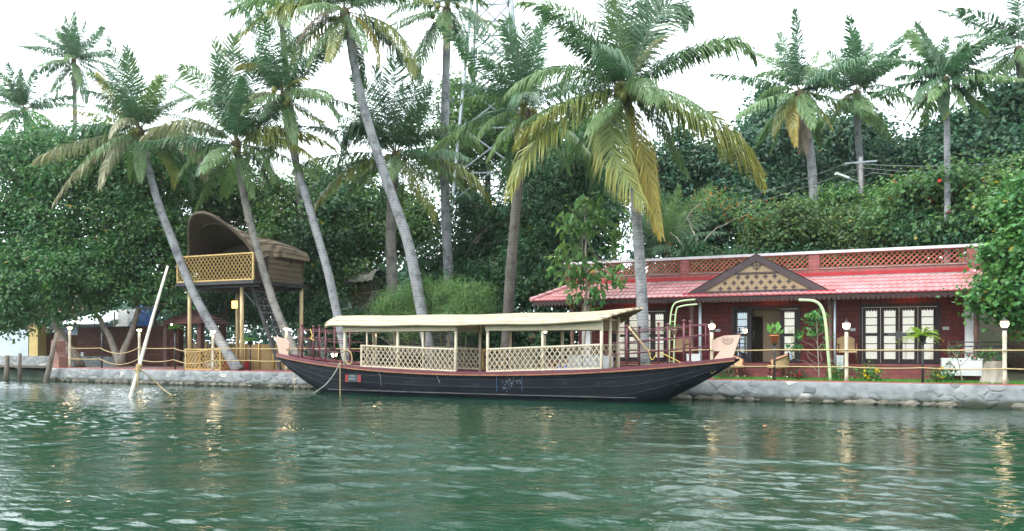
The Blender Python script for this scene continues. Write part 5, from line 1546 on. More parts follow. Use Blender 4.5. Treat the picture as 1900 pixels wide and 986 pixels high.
        b.grid(rows[:2], 1, smooth=False); b.grid(rows[1:], 0, smooth=False)
    # hip ends
    for XE, XT in ((XL, hipL), (XR, hipR)):
        rows = []
        for c in range(NC):
            for v, lift in ((c / NC, 0), (c / NC + .001, .04), ((c + 1) / NC, .0)):
                xe = XE + (XT - XE) * v
                rows.append([(xe, EY + (RY - EY) * v + (HYB + 1.0 - 2 * (RY - EY) * v - EY) * j / 40, EZ + (RZ - EZ) * v + lift + .02 * math.sin(j * 1.57)) for j in range(41)])
        b.grid(rows, 0, smooth=False)
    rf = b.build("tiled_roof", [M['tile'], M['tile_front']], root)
    b = MB()
    for XE, XT in ((XL, hipL), (XR, hipR)):
        pts = [Vector((XE, EY, EZ + .05)).lerp(Vector((XT, RY, RZ + .06)), k / 6) for k in range(7)]
        for i in range(6): b.tube([pts[i], pts[i+1]], [.085, .07], 8)
    b.build("hip_ridge", M['tile'], rf)
    b = MB(); b.box(hipL + .02, hipR - .02, RY - .07, RY + .04, RZ - .02, RZ + .14); b.build("roof_flashing", M['tile_edge'], rf)
    # fascia and scalloped valance
    b = MB(); b.box(XL + .05, XR - .05, EY + .04, EY + .07, EZ - .12, EZ - .005)
    n = int((XR - XL) / .14)
    for i in range(n):
        x = XL + .12 + i * .14
        b.prism([(x - .062, EY + .045, EZ - .12), (x + .062, EY + .045, EZ - .12), (x + .045, EY + .045, EZ - .18), (x, EY + .045, EZ - .215), (x - .045, EY + .045, EZ - .18)], (0, .016, 0))
    b.box(XL + .05, XL + .08, EY + .07, HYB, EZ - .12, EZ - .005)
    b.build("scalloped_fascia", M['fascia'], root)
    b = MB(); b.add([(XL + .06, EY + .07, EZ - .02), (XR - .06, EY + .07, EZ - .02), (XR - .06, HY, EZ + .40), (XL + .06, HY, EZ + .40)], [(0, 1, 2, 3)])
    b.build("verandah_ceiling", pm("red_painted_ceiling", (.16, .035, .03), (.12, .028, .025), 4, .6), root)
    # parapet
    PY0, PY1 = 4.42, 4.60
    px = [-10.1, -5.72, -1.29, 3.43]
    b = MB(); b.box(-10.36, 3.69, PY0, PY1, RZ, RZ + .27); b.box(-10.36, -10.2, PY1, HYB, RZ, TZ - .09); b.box(3.5, 3.69, PY1, HYB, RZ, TZ - .09)
    b.build("parapet_base", M['parapet'], root)
    for x in px:
        w = .17 if abs(x) < 6 else .26
        b = MB(); b.box(x - w, x + w, PY0 - .03, PY1 + .03, RZ + .05, TZ - .09); b.build("parapet_pillar", M['parapet'], root)
    b = MB(); b.box(-10.9 + .5, 3.74, PY0 - .08, PY1 + .08, TZ - .09, TZ); b.box(-10.4, -10.16, PY1 + .08, HYB, TZ - .09, TZ); b.box(3.46, 3.74, PY1 + .08, HYB, TZ - .09, TZ)
    b.build("parapet_coping", M['white_paint'], root)
    b = MB(); b.box(-10.35, 3.6, PY0 - .02, PY1, RZ + .27, RZ + .30); b.build("parapet_sill", M['concrete'], root)
    for i in range(3):
        x0 = px[i] + (.17 if i else .26); x1 = px[i+1] - (.17 if i < 2 else .26)
        b = MB(); lattice(b, (x0, PY0 + .08), (x1, PY0 + .08), RZ + .31, TZ - .10, .165, w=.044, th=.03, frame=.03, slope=1.0)
        b.build("jali_lattice", M['jali'], root)
    b = MB(); xx = -10.22
    b.lathe([(.16, 0), (.10, .06), (.12, .12), (.05, .2), (.0001, .3)], (at(1052, 500, 4.3).x, 4.30, RZ + .33), 10); b.build("finial", M['parapet'], root)
    # gable
    GY = 2.62; gx0, gx1, gxa = -5.22, -.80, -2.99; gzb, gza = 3.45, 4.70
    b = MB(); b.prism([(gx0 + .35, GY, gzb + .02), (gx1 - .35, GY, gzb + .02), (gxa, GY, gza - .16)], (0, .06, 0))
    # pierced four-petal pattern over the panel
    yv = GY - .012; zm = gzb + .63
    def petal(cx, cz, r, w):
        for k in range(4):
            a = k * math.pi / 2; ca, sa = math.cos(a), math.sin(a)
            pl = [(0, 0), (r * .38, w), (r * .6, w * .7), (r, 0), (r * .6, -w * .7), (r * .38, -w)]
            b.prism([(cx + x * ca - z * sa, yv - .0012 * k, cz + x * sa + z * ca) for x, z in pl], (0, .02, 0), 1)
    for row in range(3):
        z = gzb + .135 + row * .185
        for k in range(-6, 7):
            x = gxa + (k + (.5 if row == 1 else 0)) * .29
            lim = (1 - (z + .10 - gzb) / (gza - gzb - .16)) * (2.21 - .35)
            if abs(x - gxa) < lim - .03: petal(x, z, .092, .031)
    gp_ = b.build("gable_panel", [M['gable_tan'], M['gable_wood']], root)
    b = MB()
    for xe in (gx0, gx1):
        dirv = Vector((gxa - xe, 0, gza - gzb)); s_ = 1 if xe < gxa else -1
        nv = Vector((-dirv.z * s_, 0, abs(dirv.x))).normalized()
        wv = Vector((0, 0, -.27))
        b.prism([(xe, GY - .05, gzb), (xe + s_ * .42, GY - .05, gzb + .001), (gxa, GY - .05, gza - .235), (gxa, GY - .05, gza)], (0, .10, 0))
    b.build("barge_board", M['gable_wood'], gp_)
    b = MB()
    zm = gzb + .63
    hw = (gza - .16 - zm) / (gza - gzb - .18) * (2.21 - .35)
    b.box(gxa - hw - .05, gxa + hw + .05, GY - .03, GY + .02, zm - .03, zm + .03); b.box(gx0 + .42, gx1 - .42, GY - .03, GY + .02, gzb + .0, gzb + .06)
    b.build("gable_rail", M['gable_wood'], gp_)
    b = MB()
    cz = zm + .26
    for k in range(4):
        a = k * math.pi / 2
        b.prism([(gxa + .08 * math.cos(a) - .0, yv - .001 * k, cz + .08 * math.sin(a)), (gxa + .14 * math.cos(a + .3), yv - .001 * k, cz + .14 * math.sin(a + .3)), (gxa + .2 * math.cos(a), yv - .001 * k, cz + .2 * math.sin(a)), (gxa + .14 * math.cos(a - .3), yv - .001 * k, cz + .14 * math.sin(a - .3))], (0, .016, 0))
    for k in range(16):
        a, a2 = 2 * math.pi * k / 16, 2 * math.pi * (k + 1) / 16
        b.bar((gxa + .12 * math.cos(a), yv, cz + .12 * math.sin(a)), (gxa + .12 * math.cos(a2), yv, cz + .12 * math.sin(a2)), .02, .03, up=(0, -1, 0))
    b.bar((gxa, yv - .004, cz - .1), (gxa, yv - .004, cz + .1), .02, .025, up=(0, -1, 0)); b.bar((gxa - .1, yv - .008, cz), (gxa + .1, yv - .008, cz), .02, .025, up=(0, -1, 0))
    b.build("round_ornament", M['gable_wood'], gp_)
    # gable roof planes run back into the parapet
    b = MB()
    for xe in (gx0, gx1):
        s_ = 1 if xe < gxa else -1
        b.add([(xe - s_ * .02, GY - .06, gzb + .02), (gxa, GY - .06, gza + .02), (gxa, 4.4, gza + .02), (xe + s_ * 0, 4.4, gzb + .02)], [(0, 1, 2, 3)])
    b.build("gable_roof", M['tile'], root)
    for xe in (gx0 - .18, gx1 - .62):
        b = MB(); b.box(xe, xe + .85, GY - .14, GY + .06, gzb - .075, gzb - .005); b.build("gable_foot", M['tile_edge'], root)
    # verandah lamps under the eave
    for px_ in (1172, 1432, 1690):
        p = at(px_, 557, 3.9); b = MB(); b.lathe([(.05, 0), (.09, -.05), (.06, -.1), (.0001, -.11)], (p.x, 3.75, 3.46), 10)
        b.build("ceiling_lamp", emit_mat("verandah_lamp", (1.0, .30, .12), 14), root)
    return root
build_house()
# ------------------------------------------------------------------ stilt hut
def build_hut():
    X0, X1 = -27.35, -23.05; YF, YB = 1.1, 4.3
    FZ, RZT = 4.42, 5.62
    xc = (X0 + X1) / 2
    root = thing("stilt_hut", "brown woven bamboo hut on tall stilts with upswept arched roof and lattice balcony", "hut", (xc, 3.0, GZ))
    for k, (px, Y) in enumerate(((352, 1.5), (449, 1.5))):
        x = ax(px, Y); b = MB(); b.tube([(x, Y, GZ), (x, Y, 2.5), (x, Y, FZ - .12)], .085, 8); b.build("stilt", M['bamboo'], root)
    for x, Y in ((X1 - .1, 4.3), (X0 + .4, 4.3)):
        b = MB(); b.tube([(x, Y, GZ), (x, Y, FZ - .12)], .085, 8); b.build("stilt", M['bamboo'], root)
    b = MB(); b.box(X0 - .06, X1 + .06, YF - .06, YB + .2, FZ - .14, FZ)
    for i in range(4): b.box(X0, X1, YF + .3 + i * .9, YF + .4 + i * .9, FZ - .26, FZ - .14)
    b.build("floor", M['iron'], root)
    b = MB(); lattice(b, (X0, YF), (X1, YF), FZ + .04, RZT - .06, .205, w=.03, th=.016, frame=.06, slope=1.25); b.build("balcony_lattice", M['lattice_tan'], root)
    # arched vault: cross-section swept back, the front lip thrown up and forward
    na, nb_ = 26, 22
    def vault(u, a, off=0.0):
        """u 0..1 front to back, a -1..1 left foot to right foot"""
        ang = a * math.pi / 2
        hw = 2.02 - off + .26 * min(1, max(0, (u - .3) / .15))
        prof_x = math.copysign(abs(math.sin(ang)) ** .85, ang)
        prof_z = math.cos(ang) ** .75 if abs(a) < .999 else 0
        h = .98 - .25 * max(0, (u - .45) / .55) ** 1.6 - off
        crest = math.cos(ang) ** 3.6 * max(0, 1 - u / .5) ** 1.6
        fwd = 1.15 * max(0, 1 - u / .6) ** 1.25 * math.cos(ang) ** 2.4
        flare = .05 * max(0, 1 - u / .25) ** 2 * (1 - prof_z)
        low = .42 * max(0, 1 - u / .22) ** 1.5 * (1 - prof_z) ** 2
        narrow = 1 - .16 * max(0, 1 - u / .4) * prof_z ** .5
        y = YF + .35 + (YB - .05 - YF) * u - fwd
        return Vector((xc + prof_x * hw * narrow + (flare if a > 0 else -flare), y, RZT - .08 - low + h * prof_z + .76 * crest))
    out_ = [[vault(i / nb_, -1 + 2 * j / na) for j in range(na + 1)] for i in range(nb_ + 1)]
    inn = [[vault(i / nb_, -1 + 2 * j / na, .09) for j in range(na + 1)] for i in range(nb_ + 1)]
    b = MB(); b.grid(out_, 0); b.grid([r[::-1] for r in inn], 1)
    b.grid([out_[0], inn[0]], 1); b.grid([out_[-1][::-1], inn[-1][::-1]], 1)
    b.grid([[r[0], q[0]] for r, q in zip(out_, inn)], 1); b.grid([[r[-1], q[-1]] for r, q in zip(out_, inn)], 1)
    # back wall of the vault and room front
    thatch = mat_weave("weathered_mat_thatch", (.25, .19, .12), (.06, .043, .028), 'X', 9, .9)
    rf = b.build("arched_roof", [thatch, M['mat_brown']], root)
    b = MB()
    for k in range(9):
        b.tube([vault(i / nb_, -.92 + 1.84 * k / 8, -.015) for i in range(2, nb_ + 1)], .014, 4, cap=False)
    b.build("roof_batten", M['mat_brown'], rf)
    b = MB(); b.tube([vault(0, -1 + 2 * j / na, .03) for j in range(na + 1)], .075, 8); b.build("roof_lip", M['mat_brown'], rf)
    b = MB()
    arch = [vault(.12, -1 + 2 * j / na, .1) for j in range(na + 1)]
    b.tube([p + Vector((0, 0, -.02)) for p in arch], .045, 6); b.build("arch_frame", M['mat_brown'], root)
    b = MB(); yy = YF + 2.4
    poly = [(p.x, yy, p.z - .02) for p in [vault(.62, -1 + 2 * j / na, .12) for j in range(na + 1)]]
    poly = [(X0 + .3, yy, FZ)] + poly + [(X1 - .3, yy, FZ)]
    b.prism(poly, (0, .06, 0)); b.build("room_front", M['mat_brown'], root)
    # side and back walls
    wm = mat_weave("woven_wall_panel", (.15, .115, .07), (.07, .052, .033), 'Z', 9, .85)
    b = MB(); b.box(X1 - .16, X1 - .10, YF + 1.1, YB + .1, FZ - .10, RZT); b.build("side_wall", wm, root); b = MB(); b.box(X0 + .10, X0 + .16, YF + 1.1, YB + .1, FZ - .10, RZT)
    b.build("side_wall", wm, root)
    b = MB(); poly = [(X0 + .16, YB + .04, FZ)] + [(p.x, YB + .04, p.z) for p in [vault(.98, -1 + 2 * j / na, .1) for j in range(na + 1)]] + [(X1 - .16, YB + .04, FZ)]
    b.prism(poly, (0, .05, 0)); b.build("back_wall", wm, root)
    b = MB()
    for k in range(5): b.bar((X1 - .085, YF + 1.1, FZ + .06 + k * .24), (X1 - .085, YB + .1, FZ + .06 + k * .24), .02, .02)
    b.build("wall_batten", M['mat_brown'], root)
    c = at(381.5, 436, YF + 1.6); b = MB(); b.ball(c, .075, 10); b.build("bulb", emit_mat("warm_bulb", (1.0, .78, .5), 14), root)
    b = MB(); b.tube([c, c + Vector((0, .2, .35))], .012, 5); b.build("bulb_cord", M['iron'], root)
    c = at(443, 566, 1.62); b = MB(); b.box(c.x - .13, c.x + .13, 1.34, 1.41, c.z - .16, c.z + .16); b.build("box_lamp", emit_mat("amber_box", (1.0, .55, .16), 1.6), root)
    # stair on the right side
    def stair():
        p0, p1 = at(476, 498, 2.1), at(526, 628, 2.3); p0.z = FZ - .1
        p1.z = GZ
        p1.x += .15
        b = MB()
        for o in (-.34, .34): b.bar(p0 + Vector((0, o, 0)), p1 + Vector((0, o, 0)), .05, .16)
        s = b.build("stair_stringer", M['iron'], root)
        for i in range(1, 12):
            q = p0.lerp(p1, i / 12); b = MB(); b.box(q.x - .12, q.x + .12, q.y - .33, q.y + .33, q.z - .02, q.z + .02)
            b.build("tread", M['steel'], s)
        b = MB()
        for o in (-.36, .36):
            a, c_ = p0 + Vector((-.25, o, .95)), p1 + Vector((0, o, .95))
            b.tube([a, c_], .022, 6)
            for i in range(5): q = p0.lerp(p1, i / 4) + Vector((0, o, 0)); b.tube([q, q + UP * .95], .018, 5)
        b.build("handrail", M['iron'], root)
    stair()
    b = MB(); b.bar((X1 - .1, 1.5, FZ - .95), (X1 - .1, 2.6, FZ - .14), .07, .07); b.bar((X1 - 1.2, 1.5, FZ - .14), (X1 - .25, 1.5, FZ - 1.0), .05, .05)
    b.build("brace", M['iron'], root)
build_hut()

# lattice box, screens and red step under the hut
def lattice_box():
    x0, x1 = ax(345, .9), ax(409, .9); z0, z1 = GZ + .02, 1.50
    t = thing("lattice_counter", "tan bamboo lattice counter under the front of the stilt hut", "counter", ((x0 + x1) / 2, 1.3, GZ))
    b = MB(); lattice(b, (x0, .9), (x1, .9), z0, z1, .19, w=.032, th=.016, frame=.06); b.build("front_lattice", M['lattice_tan'], t)
    b = MB(); lattice(b, (x1, .93), (x1, 1.7), z0, z1, .19, w=.032, th=.016, frame=.055); b.build("side_lattice", M['lattice_tan'], t)
    b = MB(); lattice(b, (x0, 1.7), (x0, .93), z0, z1, .19, w=.032, th=.016, frame=.055); b.build("side_lattice", M['lattice_tan'], t)
    b = MB(); b.box(x0 + .03, x1 - .03, .93, 1.68, z1 - .10, z1 - .06); b.build("counter_top", M['bamboo'], t)
lattice_box()
def screen(label, px0, px1, Y, z0, z1, mat, slats):
    x0, x1 = ax(px0, Y), ax(px1, Y)
    t = thing("bamboo_screen", label, "fence", ((x0 + x1) / 2, Y, GZ))
    b = MB()
    if slats: lattice(b, (x0, Y), (x1, Y), z0, z1, .16, w=.05, th=.014, frame=.05)
    else: b.box(x0, x1, Y, Y + .03, z0, z1)
    b.build("panel", mat, t)
    n = 4
    for i in range(n):
        x = x0 + (x1 - x0) * i / (n - 1); q = MB(); q.tube([(x, Y - .04, GZ - .05), (x, Y - .04, z1 + .06)], .035, 6); q.build("post", M['lattice_tan'], t)
dimtan = pm("weathered_split_bamboo", (.30, .20, .085), (.22, .145, .06), 9, .7)
screen("weathered tan bamboo screen fence right of the stilt hut's front post", 455, 536, 2.6, GZ, 1.72, mat_weave("matted_screen", (.27, .18, .07), (.17, .115, .05), 'X', 60, .8), False)
screen("dull bamboo lattice screen standing behind the lattice counter", 352, 447, 4.6, GZ + .3, 1.75, dimtan, True)
b = MB(); p, q = at(413, 679, 2.0), at(447, 679, 2.0); b.box(p.x, q.x, 2.0, 2.7, GZ, GZ + .24); b.box(p.x + .06, q.x - .06, 2.1, 2.7, GZ + .24, GZ + .40)
tag(b.build("red_step", pm("bright_red_paint", (.42, .04, .05), (.34, .03, .04), 4, .5)), "low bright red painted step between the hut's front posts", "step")

# ------------------------------------------------------------------ lamp posts along the quay
lampcap = M['iron']
M['globe_on'] = emit_mat("globe_glow", (1.0, .72, .40), 13.0)
def lamp(label, px, top_py, Y=.24, style='globe', h=None, src=None):
    p = at(px, top_py, Y); top = p.z
    t = thing("lamp_post", label, "lamp post", (p.x, Y, GZ), 0, "bamboo lamp posts along the quay")
    pole_top = top - (.30 if style == 'globe' else .14)
    b = MB()
    r = .05
    pts, rs = [], []
    n = 7
    for i in range(n + 1):
        z = GZ + (pole_top - GZ) * i / n
        pts += [(p.x, Y, z)]; rs += [r * (1.0 if i % 2 else 1.12)]
    b.tube(pts, rs, 9); b.build("pole", M['bamboo_pale'], t)
    c = Vector((p.x, Y, pole_top))
    if style == 'globe':
        b = MB(); b.lathe([(.075, -.01), (.085, .04), (.055, .06)], c, 10); b.build("collar", lampcap, t)
        g = MB(); g.lathe([(.05, .055), (.085, .10), (.10, .16), (.085, .21), (.06, .225)], c, 12); g.build("lamp_glass", M['globe_on'], t)
        b = MB(); b.lathe([(.10, .215), (.07, .255), (.02, .29), (.008, .36), (.0001, .37)], c, 10); b.build("lamp_cap", lampcap, t)
    else:
        b = MB(); b.lathe([(.055, -.01), (.05, .03)], c, 10); b.build("collar", lampcap, t)
        g = MB(); g.lathe([(.04, .025), (.075, .07), (.095, .12)], c, 12); g.build("lamp_glass", M['lamp_on'], t)
        b = MB(); b.lathe([(.098, .118), (.085, .14), (.0001, .15)], c, 10); b.build("lamp_cap", M['white_paint'], t)
    return t
lamp("bamboo lamp post nearest the quay's left end, open white cup lamp", 129.5, 607, style='cup')
lamp("bamboo lamp post with cup lamp beside the leaning pole in the water", 258.5, 611, style='cup')
lamp("bamboo lamp post with cup lamp in front of the lattice counter", 395, 614, style='cup')
lamp("bamboo lamp post half hidden by the boat's left stem plate", 531.5, 609, style='cup')
lamp("bamboo lamp post seen through the left part of the boat's canopy", 696.5, 611, style='cup')
lamp("bamboo lamp post with lantern globe just left of the boat's right stem plate", 1320.5, 597)
lamp("bamboo lamp post with lantern globe left of the closed glazed doors", 1570.5, 595)
lamp("bamboo lamp post with lantern globe near the right edge, below the overhanging tree", 1864, 591)
lamp("bamboo lamp post hidden behind the boat's right lattice, only its globe near the canopy", 1010, 605)
# low ground lamp glowing under the boat's left railing
c = at(620, 659, 1.6); t = thing("garden_lamp", "small glowing bowl lamp low behind the boat's left railing", "lamp", (c.x, 1.6, GZ))
b = MB(); b.tube([(c.x, 1.6, GZ), (c.x, 1.6, c.z - .08)], .02, 6); b.build("stake", M['iron'], t)
b = MB(); b.lathe([(.03, -.09), (.10, -.03), (.12, .06)], c, 12); b.build("lamp_bowl", emit_mat("soft_lamp", (1, .8, .5), 9), t)
b = MB(); b.lathe([(.125, .055), (.0001, .10)], c, 12); b.build("lamp_cap", M['white_paint'], t)

# ------------------------------------------------------------------ rope railing
def rope_rail():
    Y = .24
    xs = [ax(p, Y) for p in (129.5, 189, 258.5, 325, 395, 464, 531.5, 696.5)] + [ax(p, Y) for p in (850, 1010, 1170, 1320.5, 1437, 1570.5, 1712, 1864)] + [ax(1864, Y) + 2.3, ax(1864, Y) + 5]
    for z, lab in ((GZ + .93, "upper tan guard rope strung between the bamboo lamp posts"), (GZ + .44, "lower tan guard rope strung between the bamboo lamp posts")):
        b = MB(); rg = random.Random(int(z * 100))
        for i in range(len(xs) - 1):
            sag = .24 if i in (1,) else (.10 if i == 2 and z < 1.2 else (.16 if i == 3 else rg.uniform(.0, .03)))
            pts = [(xs[i] + (xs[i+1] - xs[i]) * k / 8, Y - .08, z + rg.uniform(-.005, .005) * 0 - sag * 4 * (k / 8) * (1 - k / 8)) for k in range(9)]
            b.tube(pts, .019, 6, cap=False)
        tag(b.build("guard_rope", M['rope']), lab, "rope")
rope_rail()

# ------------------------------------------------------------------ plant stands
def iron_post(label, px, top, Y=.30):
    p = at(px, top, Y)
    t = thing("plant_stand", label, "plant stand", (p.x, Y, GZ), 0, "dark iron plant stands along the quay")
    b = MB(); b.tube([(p.x, Y, GZ), (p.x, Y, p.z)], .035, 8); b.build("post", M['iron'], t)
    b = MB(); b.lathe([(.035, -.03), (.10, 0), (.10, .015)], p, 12); b.build("tray", M['iron'], t)
    return p
def pot_plant(label, c, kind, pot, seed, r=.12, h=.2, cat="potted plant"):
    t = thing("potted_plant", label, cat, c)
    b = MB(); b.lathe([(r * .65, .0), (r * .95, h * .85), (r * 1.1, h * .86), (r * 1.1, h), (r * .95, h)], c + UP * .017, 12); b.build("pot", pot, t)
    rng = np.random.default_rng(seed); top = np.array(list(c)) + np.array([0, 0, h])
    C, N, D, L, col = [], [], [], [], []
    if kind == 'fern':
        for k in range(46):
            a = rng.random() * 6.28; e = rng.uniform(.15, 1.35); ln = rng.uniform(.45, .78)
            o = np.array([math.cos(a) * math.cos(e), math.sin(a) * math.cos(e), math.sin(e)])
            for q in range(9):
                f = (q + 1) / 9
                C.append(top + o * ln * f + np.array([0, 0, -.55 * f * f * ln])); d = o + np.array([0, 0, -1.1 * f]); D.append(d); N.append(np.array([0, 0, 1.0]) + rng.normal(0, .25, 3) - o * .3); L.append(.13 * (1.1 - .5 * f))
                col.append(np.array([.22, .38, .05]) * rng.uniform(.75, 1.2) + f * np.array([.10, .06, 0]))
        wr = .42
    elif kind == 'broad':
        for (dx, dz, ln, a) in ((-.16, .22, .34, -.35), (.10, .28, .40, .15), (.03, .12, .24, .6), (.20, .12, .25, .9), (-.05, .3, .2, 0)):
            C.append(top + np.array([dx * CT, dx * ST, dz])); D.append(np.array([math.sin(a), .1, math.cos(a)])); N.append(np.array([.1, -1, .25]) + rng.normal(0, .15, 3)); L.append(ln); col.append(np.array([.10, .28, .04]) * rng.uniform(.8, 1.2))
        wr = .5
    else:
        for k in range(34):
            a = rng.random() * 6.28; e = rng.uniform(.5, 1.4); ln = rng.uniform(.3, .55)
            o = np.array([math.cos(a) * math.cos(e), math.sin(a) * math.cos(e), math.sin(e)])
            for q in range(4):
                f = (q + .6) / 4
                C.append(top + o * ln * f + np.array([0, 0, -.7 * f * f * ln])); D.append(o + np.array([0, 0, -1.4 * f])); N.append(np.array([0, 0, 1]) + rng.normal(0, .2, 3)); L.append(ln * .36); col.append(np.array([.12, .26, .06]) * rng.uniform(.7, 1.3))
        wr = .16
    V, f3, cc = leaves(np.array(C), nrm(np.array(N)), np.array(D), np.array(L), wr, np.array(col))
    np_mesh("foliage", V, np.zeros((0, 4), int), f3, cc, M['leaf'], t)
    if kind == 'broad':
        b = MB()
        for q in C: b.tube([Vector(top), Vector(q)], .008, 4)
        b.build("stem", M['stem'], t)
iron_post("dark bare iron post between the two leftmost cup lamps", 189, 614)
p = iron_post("dark iron stand carrying a spider plant beside the lattice counter", 325, 616)
pot_plant("small spider plant on the stand left of the lattice counter", p, 'spider', M['iron'], 61, .09, .12)
p = iron_post("dark iron stand carrying a spider plant by the stilt hut's right post", 464, 640)
pot_plant("leggy spider plant on the stand beside the leaning palm's foot", p, 'spider', M['iron'], 62, .09, .12)
p = iron_post("dark iron stand carrying an orange pot before the open doorway", 1437, 638)
pot_plant("two leaved plant in an orange clay pot before the open doorway", p, 'broad', pm("orange_clay", (.55, .17, .07), (.45, .13, .05), 5, .6), 63, .13, .24)
p = iron_post("dark iron stand carrying a fern basket before the closed glazed doors", 1712, 636)
pot_plant("bushy yellow green fern in a dark pot before the closed glazed doors", p, 'fern', M['iron'], 64, .11, .18)
# hanging plant by the green pole
p = at(1251, 622, .55); pot_plant("leafy plant in a pinkish pot fixed to the left green pole", p, 'spider', pm("pink_pot", (.5, .34, .32), (.42, .28, .27), 5, .6), 65, .10, .16)

# ------------------------------------------------------------------ bent green poles
gm = pm("pale_green_paint", (.50, .63, .36), (.42, .55, .30), 4, .45)
def green_pole(label, pix, Y, r, double=None):
    pts = [at(x, y, Y) for x, y in pix]; pts[0].z = GZ
    t = thing("bent_pole", label, "pole", pts[0], 0, "pale green bent poles before the red house")
    sp = smooth_path(pts, 30)
    b = MB(); b.tube(sp, r, 8); b.build("pole", gm, t)
    if double:
        b = MB(); b.tube([q + Vector((double, 0.02, 0)) for q in sp[:17]] + [q + Vector((double * .4, .02, -double)) for q in sp[20:]], r, 8); b.build("pole", gm, t)
        b = MB()
        for i in range(1, 15, 2): b.bar(sp[i], sp[i] + Vector((double, .02, 0)), .02, .02)
        b.build("rung", gm, t)
green_pole("double bent pale green pole left of the open doorway", [(1240, 700), (1242, 640), (1244, 590), (1250, 566), (1264, 559), (1290, 556)], .5, .024, double=.15)
green_pole("single bent pale green pole between the open doorway and the closed glazed doors", [(1541, 706), (1536, 650), (1531, 595), (1524, 570), (1510, 559), (1482, 557)], .5, .042)

# ------------------------------------------------------------------ chairs
cane = mat_weave("woven_cane", (.66, .46, .26), (.44, .28, .14), 'Z', 70, .6)
cane_fr = pm("red_cane_frame", (.20, .055, .04), (.15, .04, .03), 8, .4)
def tub_chair(label, x, y, rz, z=GZ, group="cane tub chairs by the house"):
    t = thing("cane_chair", label, "chair", (x, y, z), rz, group)
    R = .30; P = []
    b = MB()
    for i in range(17):
        a = math.radians(-115 + 230 * i / 16); hgt = .80 - .22 * (abs(i - 8) / 8) ** 1.5
        P.append([(-(R + .03 + .06 * v) * math.cos(a), (R + .02 + .05 * v) * math.sin(a), .36 + (hgt - .36) * v) for v in (0, .33, .66, 1)])
    b.grid(P); Q = [[(c[0] * .93, c[1] * .93, c[2]) for c in r] for r in P]; b.grid([r[::-1] for r in Q]); b.build("back_shell", cane, t, local=True)
    b = MB(); b.tube([r[-1] for r in P], .024, 6); b.tube([P[0][-1], P[0][0]], .02, 6); b.tube([P[-1][-1], P[-1][0]], .02, 6); b.build("arm_rim", cane_fr, t, local=True)
    b = MB(); b.lathe([(.0001, .33), (.30, .33), (.32, .37), (.29, .42), (.0001, .44)], (0.02, 0, 0), 18); b.build("seat", cane, t, local=True)
    for sx, sy in ((.22, .22), (.22, -.22), (-.22, .22), (-.22, -.22)):
        q = MB(); q.tube([(sx * .85, sy * .85, .34), (sx * 1.1, sy * 1.1, .07)], .024, 7); l = q.build("leg", cane_fr, t, local=True)
        q = MB(); q.tube([(sx * 1.1, sy * 1.1, .08), (sx * 1.13, sy * 1.13, 0)], .03, 7); q.build("foot", M['bamboo_pale'], l, local=True)
    b = MB()
    for a_, c_ in (((.2, .2, .2), (-.2, -.2, .2)), ((.2, -.2, .2), (-.2, .2, .2))): b.tube([a_, (0, 0, .27), c_], .014, 5)
    b.build("stretcher", cane_fr, t, local=True)
    return t
pc = at(1443, 699, 2.05); tub_chair("cane tub chair with a pale blue cloth over its back, before the open doorway", pc.x, 2.05, math.radians(195))
b = MB(); cx_, cy_ = pc.x + .36, 2.05
P = []
for i in range(9):
    for_ = []
    a = math.radians(195 + 180 - 45 + 60 * i / 8)
    P.append([(pc.x + r * math.cos(a), 2.05 + r * math.sin(a), z) for r, z in ((.44, GZ + .60), (.43, GZ + .83), (.37, GZ + .84), (.33, GZ + .62))])
b.grid(P); tag(b.build("folded_cloth", pm("pale_blue_cloth", (.50, .55, .68), (.42, .47, .6), 6, .9)), "pale blue cloth hung over the back of the tub chair", "cloth")
pc = at(1362, 699, 2.05); tub_chair("cane tub chair partly hidden behind the boat's right stem plate", pc.x, 2.05, math.radians(-20))
def arm_chair(label, x, y, z, rz, group="wooden verandah chairs"):
    t = thing("arm_chair", label, "chair", (x, y, z), rz, group)
    wd = pm("brown_chair_wood", (.14, .06, .035), (.09, .04, .025), 6, .5)
    b = MB(); b.box(-.27, .27, -.26, .26, .38, .44); b.build("seat", cane, t, local=True)
    b = MB(); P = []
    for i in range(11):
        u = -1 + 2 * i / 10; P.append([(.27 * u, .24 + .05 * v - .05 * u * u, .44 + (.46 - .10 * u * u) * v) for v in (0, .5, 1)])
    b.grid(P); b.grid([[(c[0], c[1] + .03, c[2]) for c in r][::-1] for r in P]); b.tube([r[-1] for r in P], .025, 6); b.build("backrest", cane, t, local=True)
    for sx in (-1, 1):
        b = MB(); b.bar((sx * .28, -.26, .64), (sx * .28, .24, .66), .05, .035); b.build("armrest", wd, t, local=True)
        for sy in (-1, 1):
            b = MB(); b.tube([(sx * .26, sy * .23, 0), (sx * .27, sy * .24, .64)], .024, 6); b.build("leg", wd, t, local=True)
    return t
x = ax(1571, 3.4); arm_chair("wooden armchair with a woven back on the verandah left of the closed doors", x, 3.4, PZ, math.radians(8))
x = ax(1262, 3.4); arm_chair("wooden armchair with a woven back on the verandah behind the boat's right railing", x, 3.4, PZ, math.radians(-10))

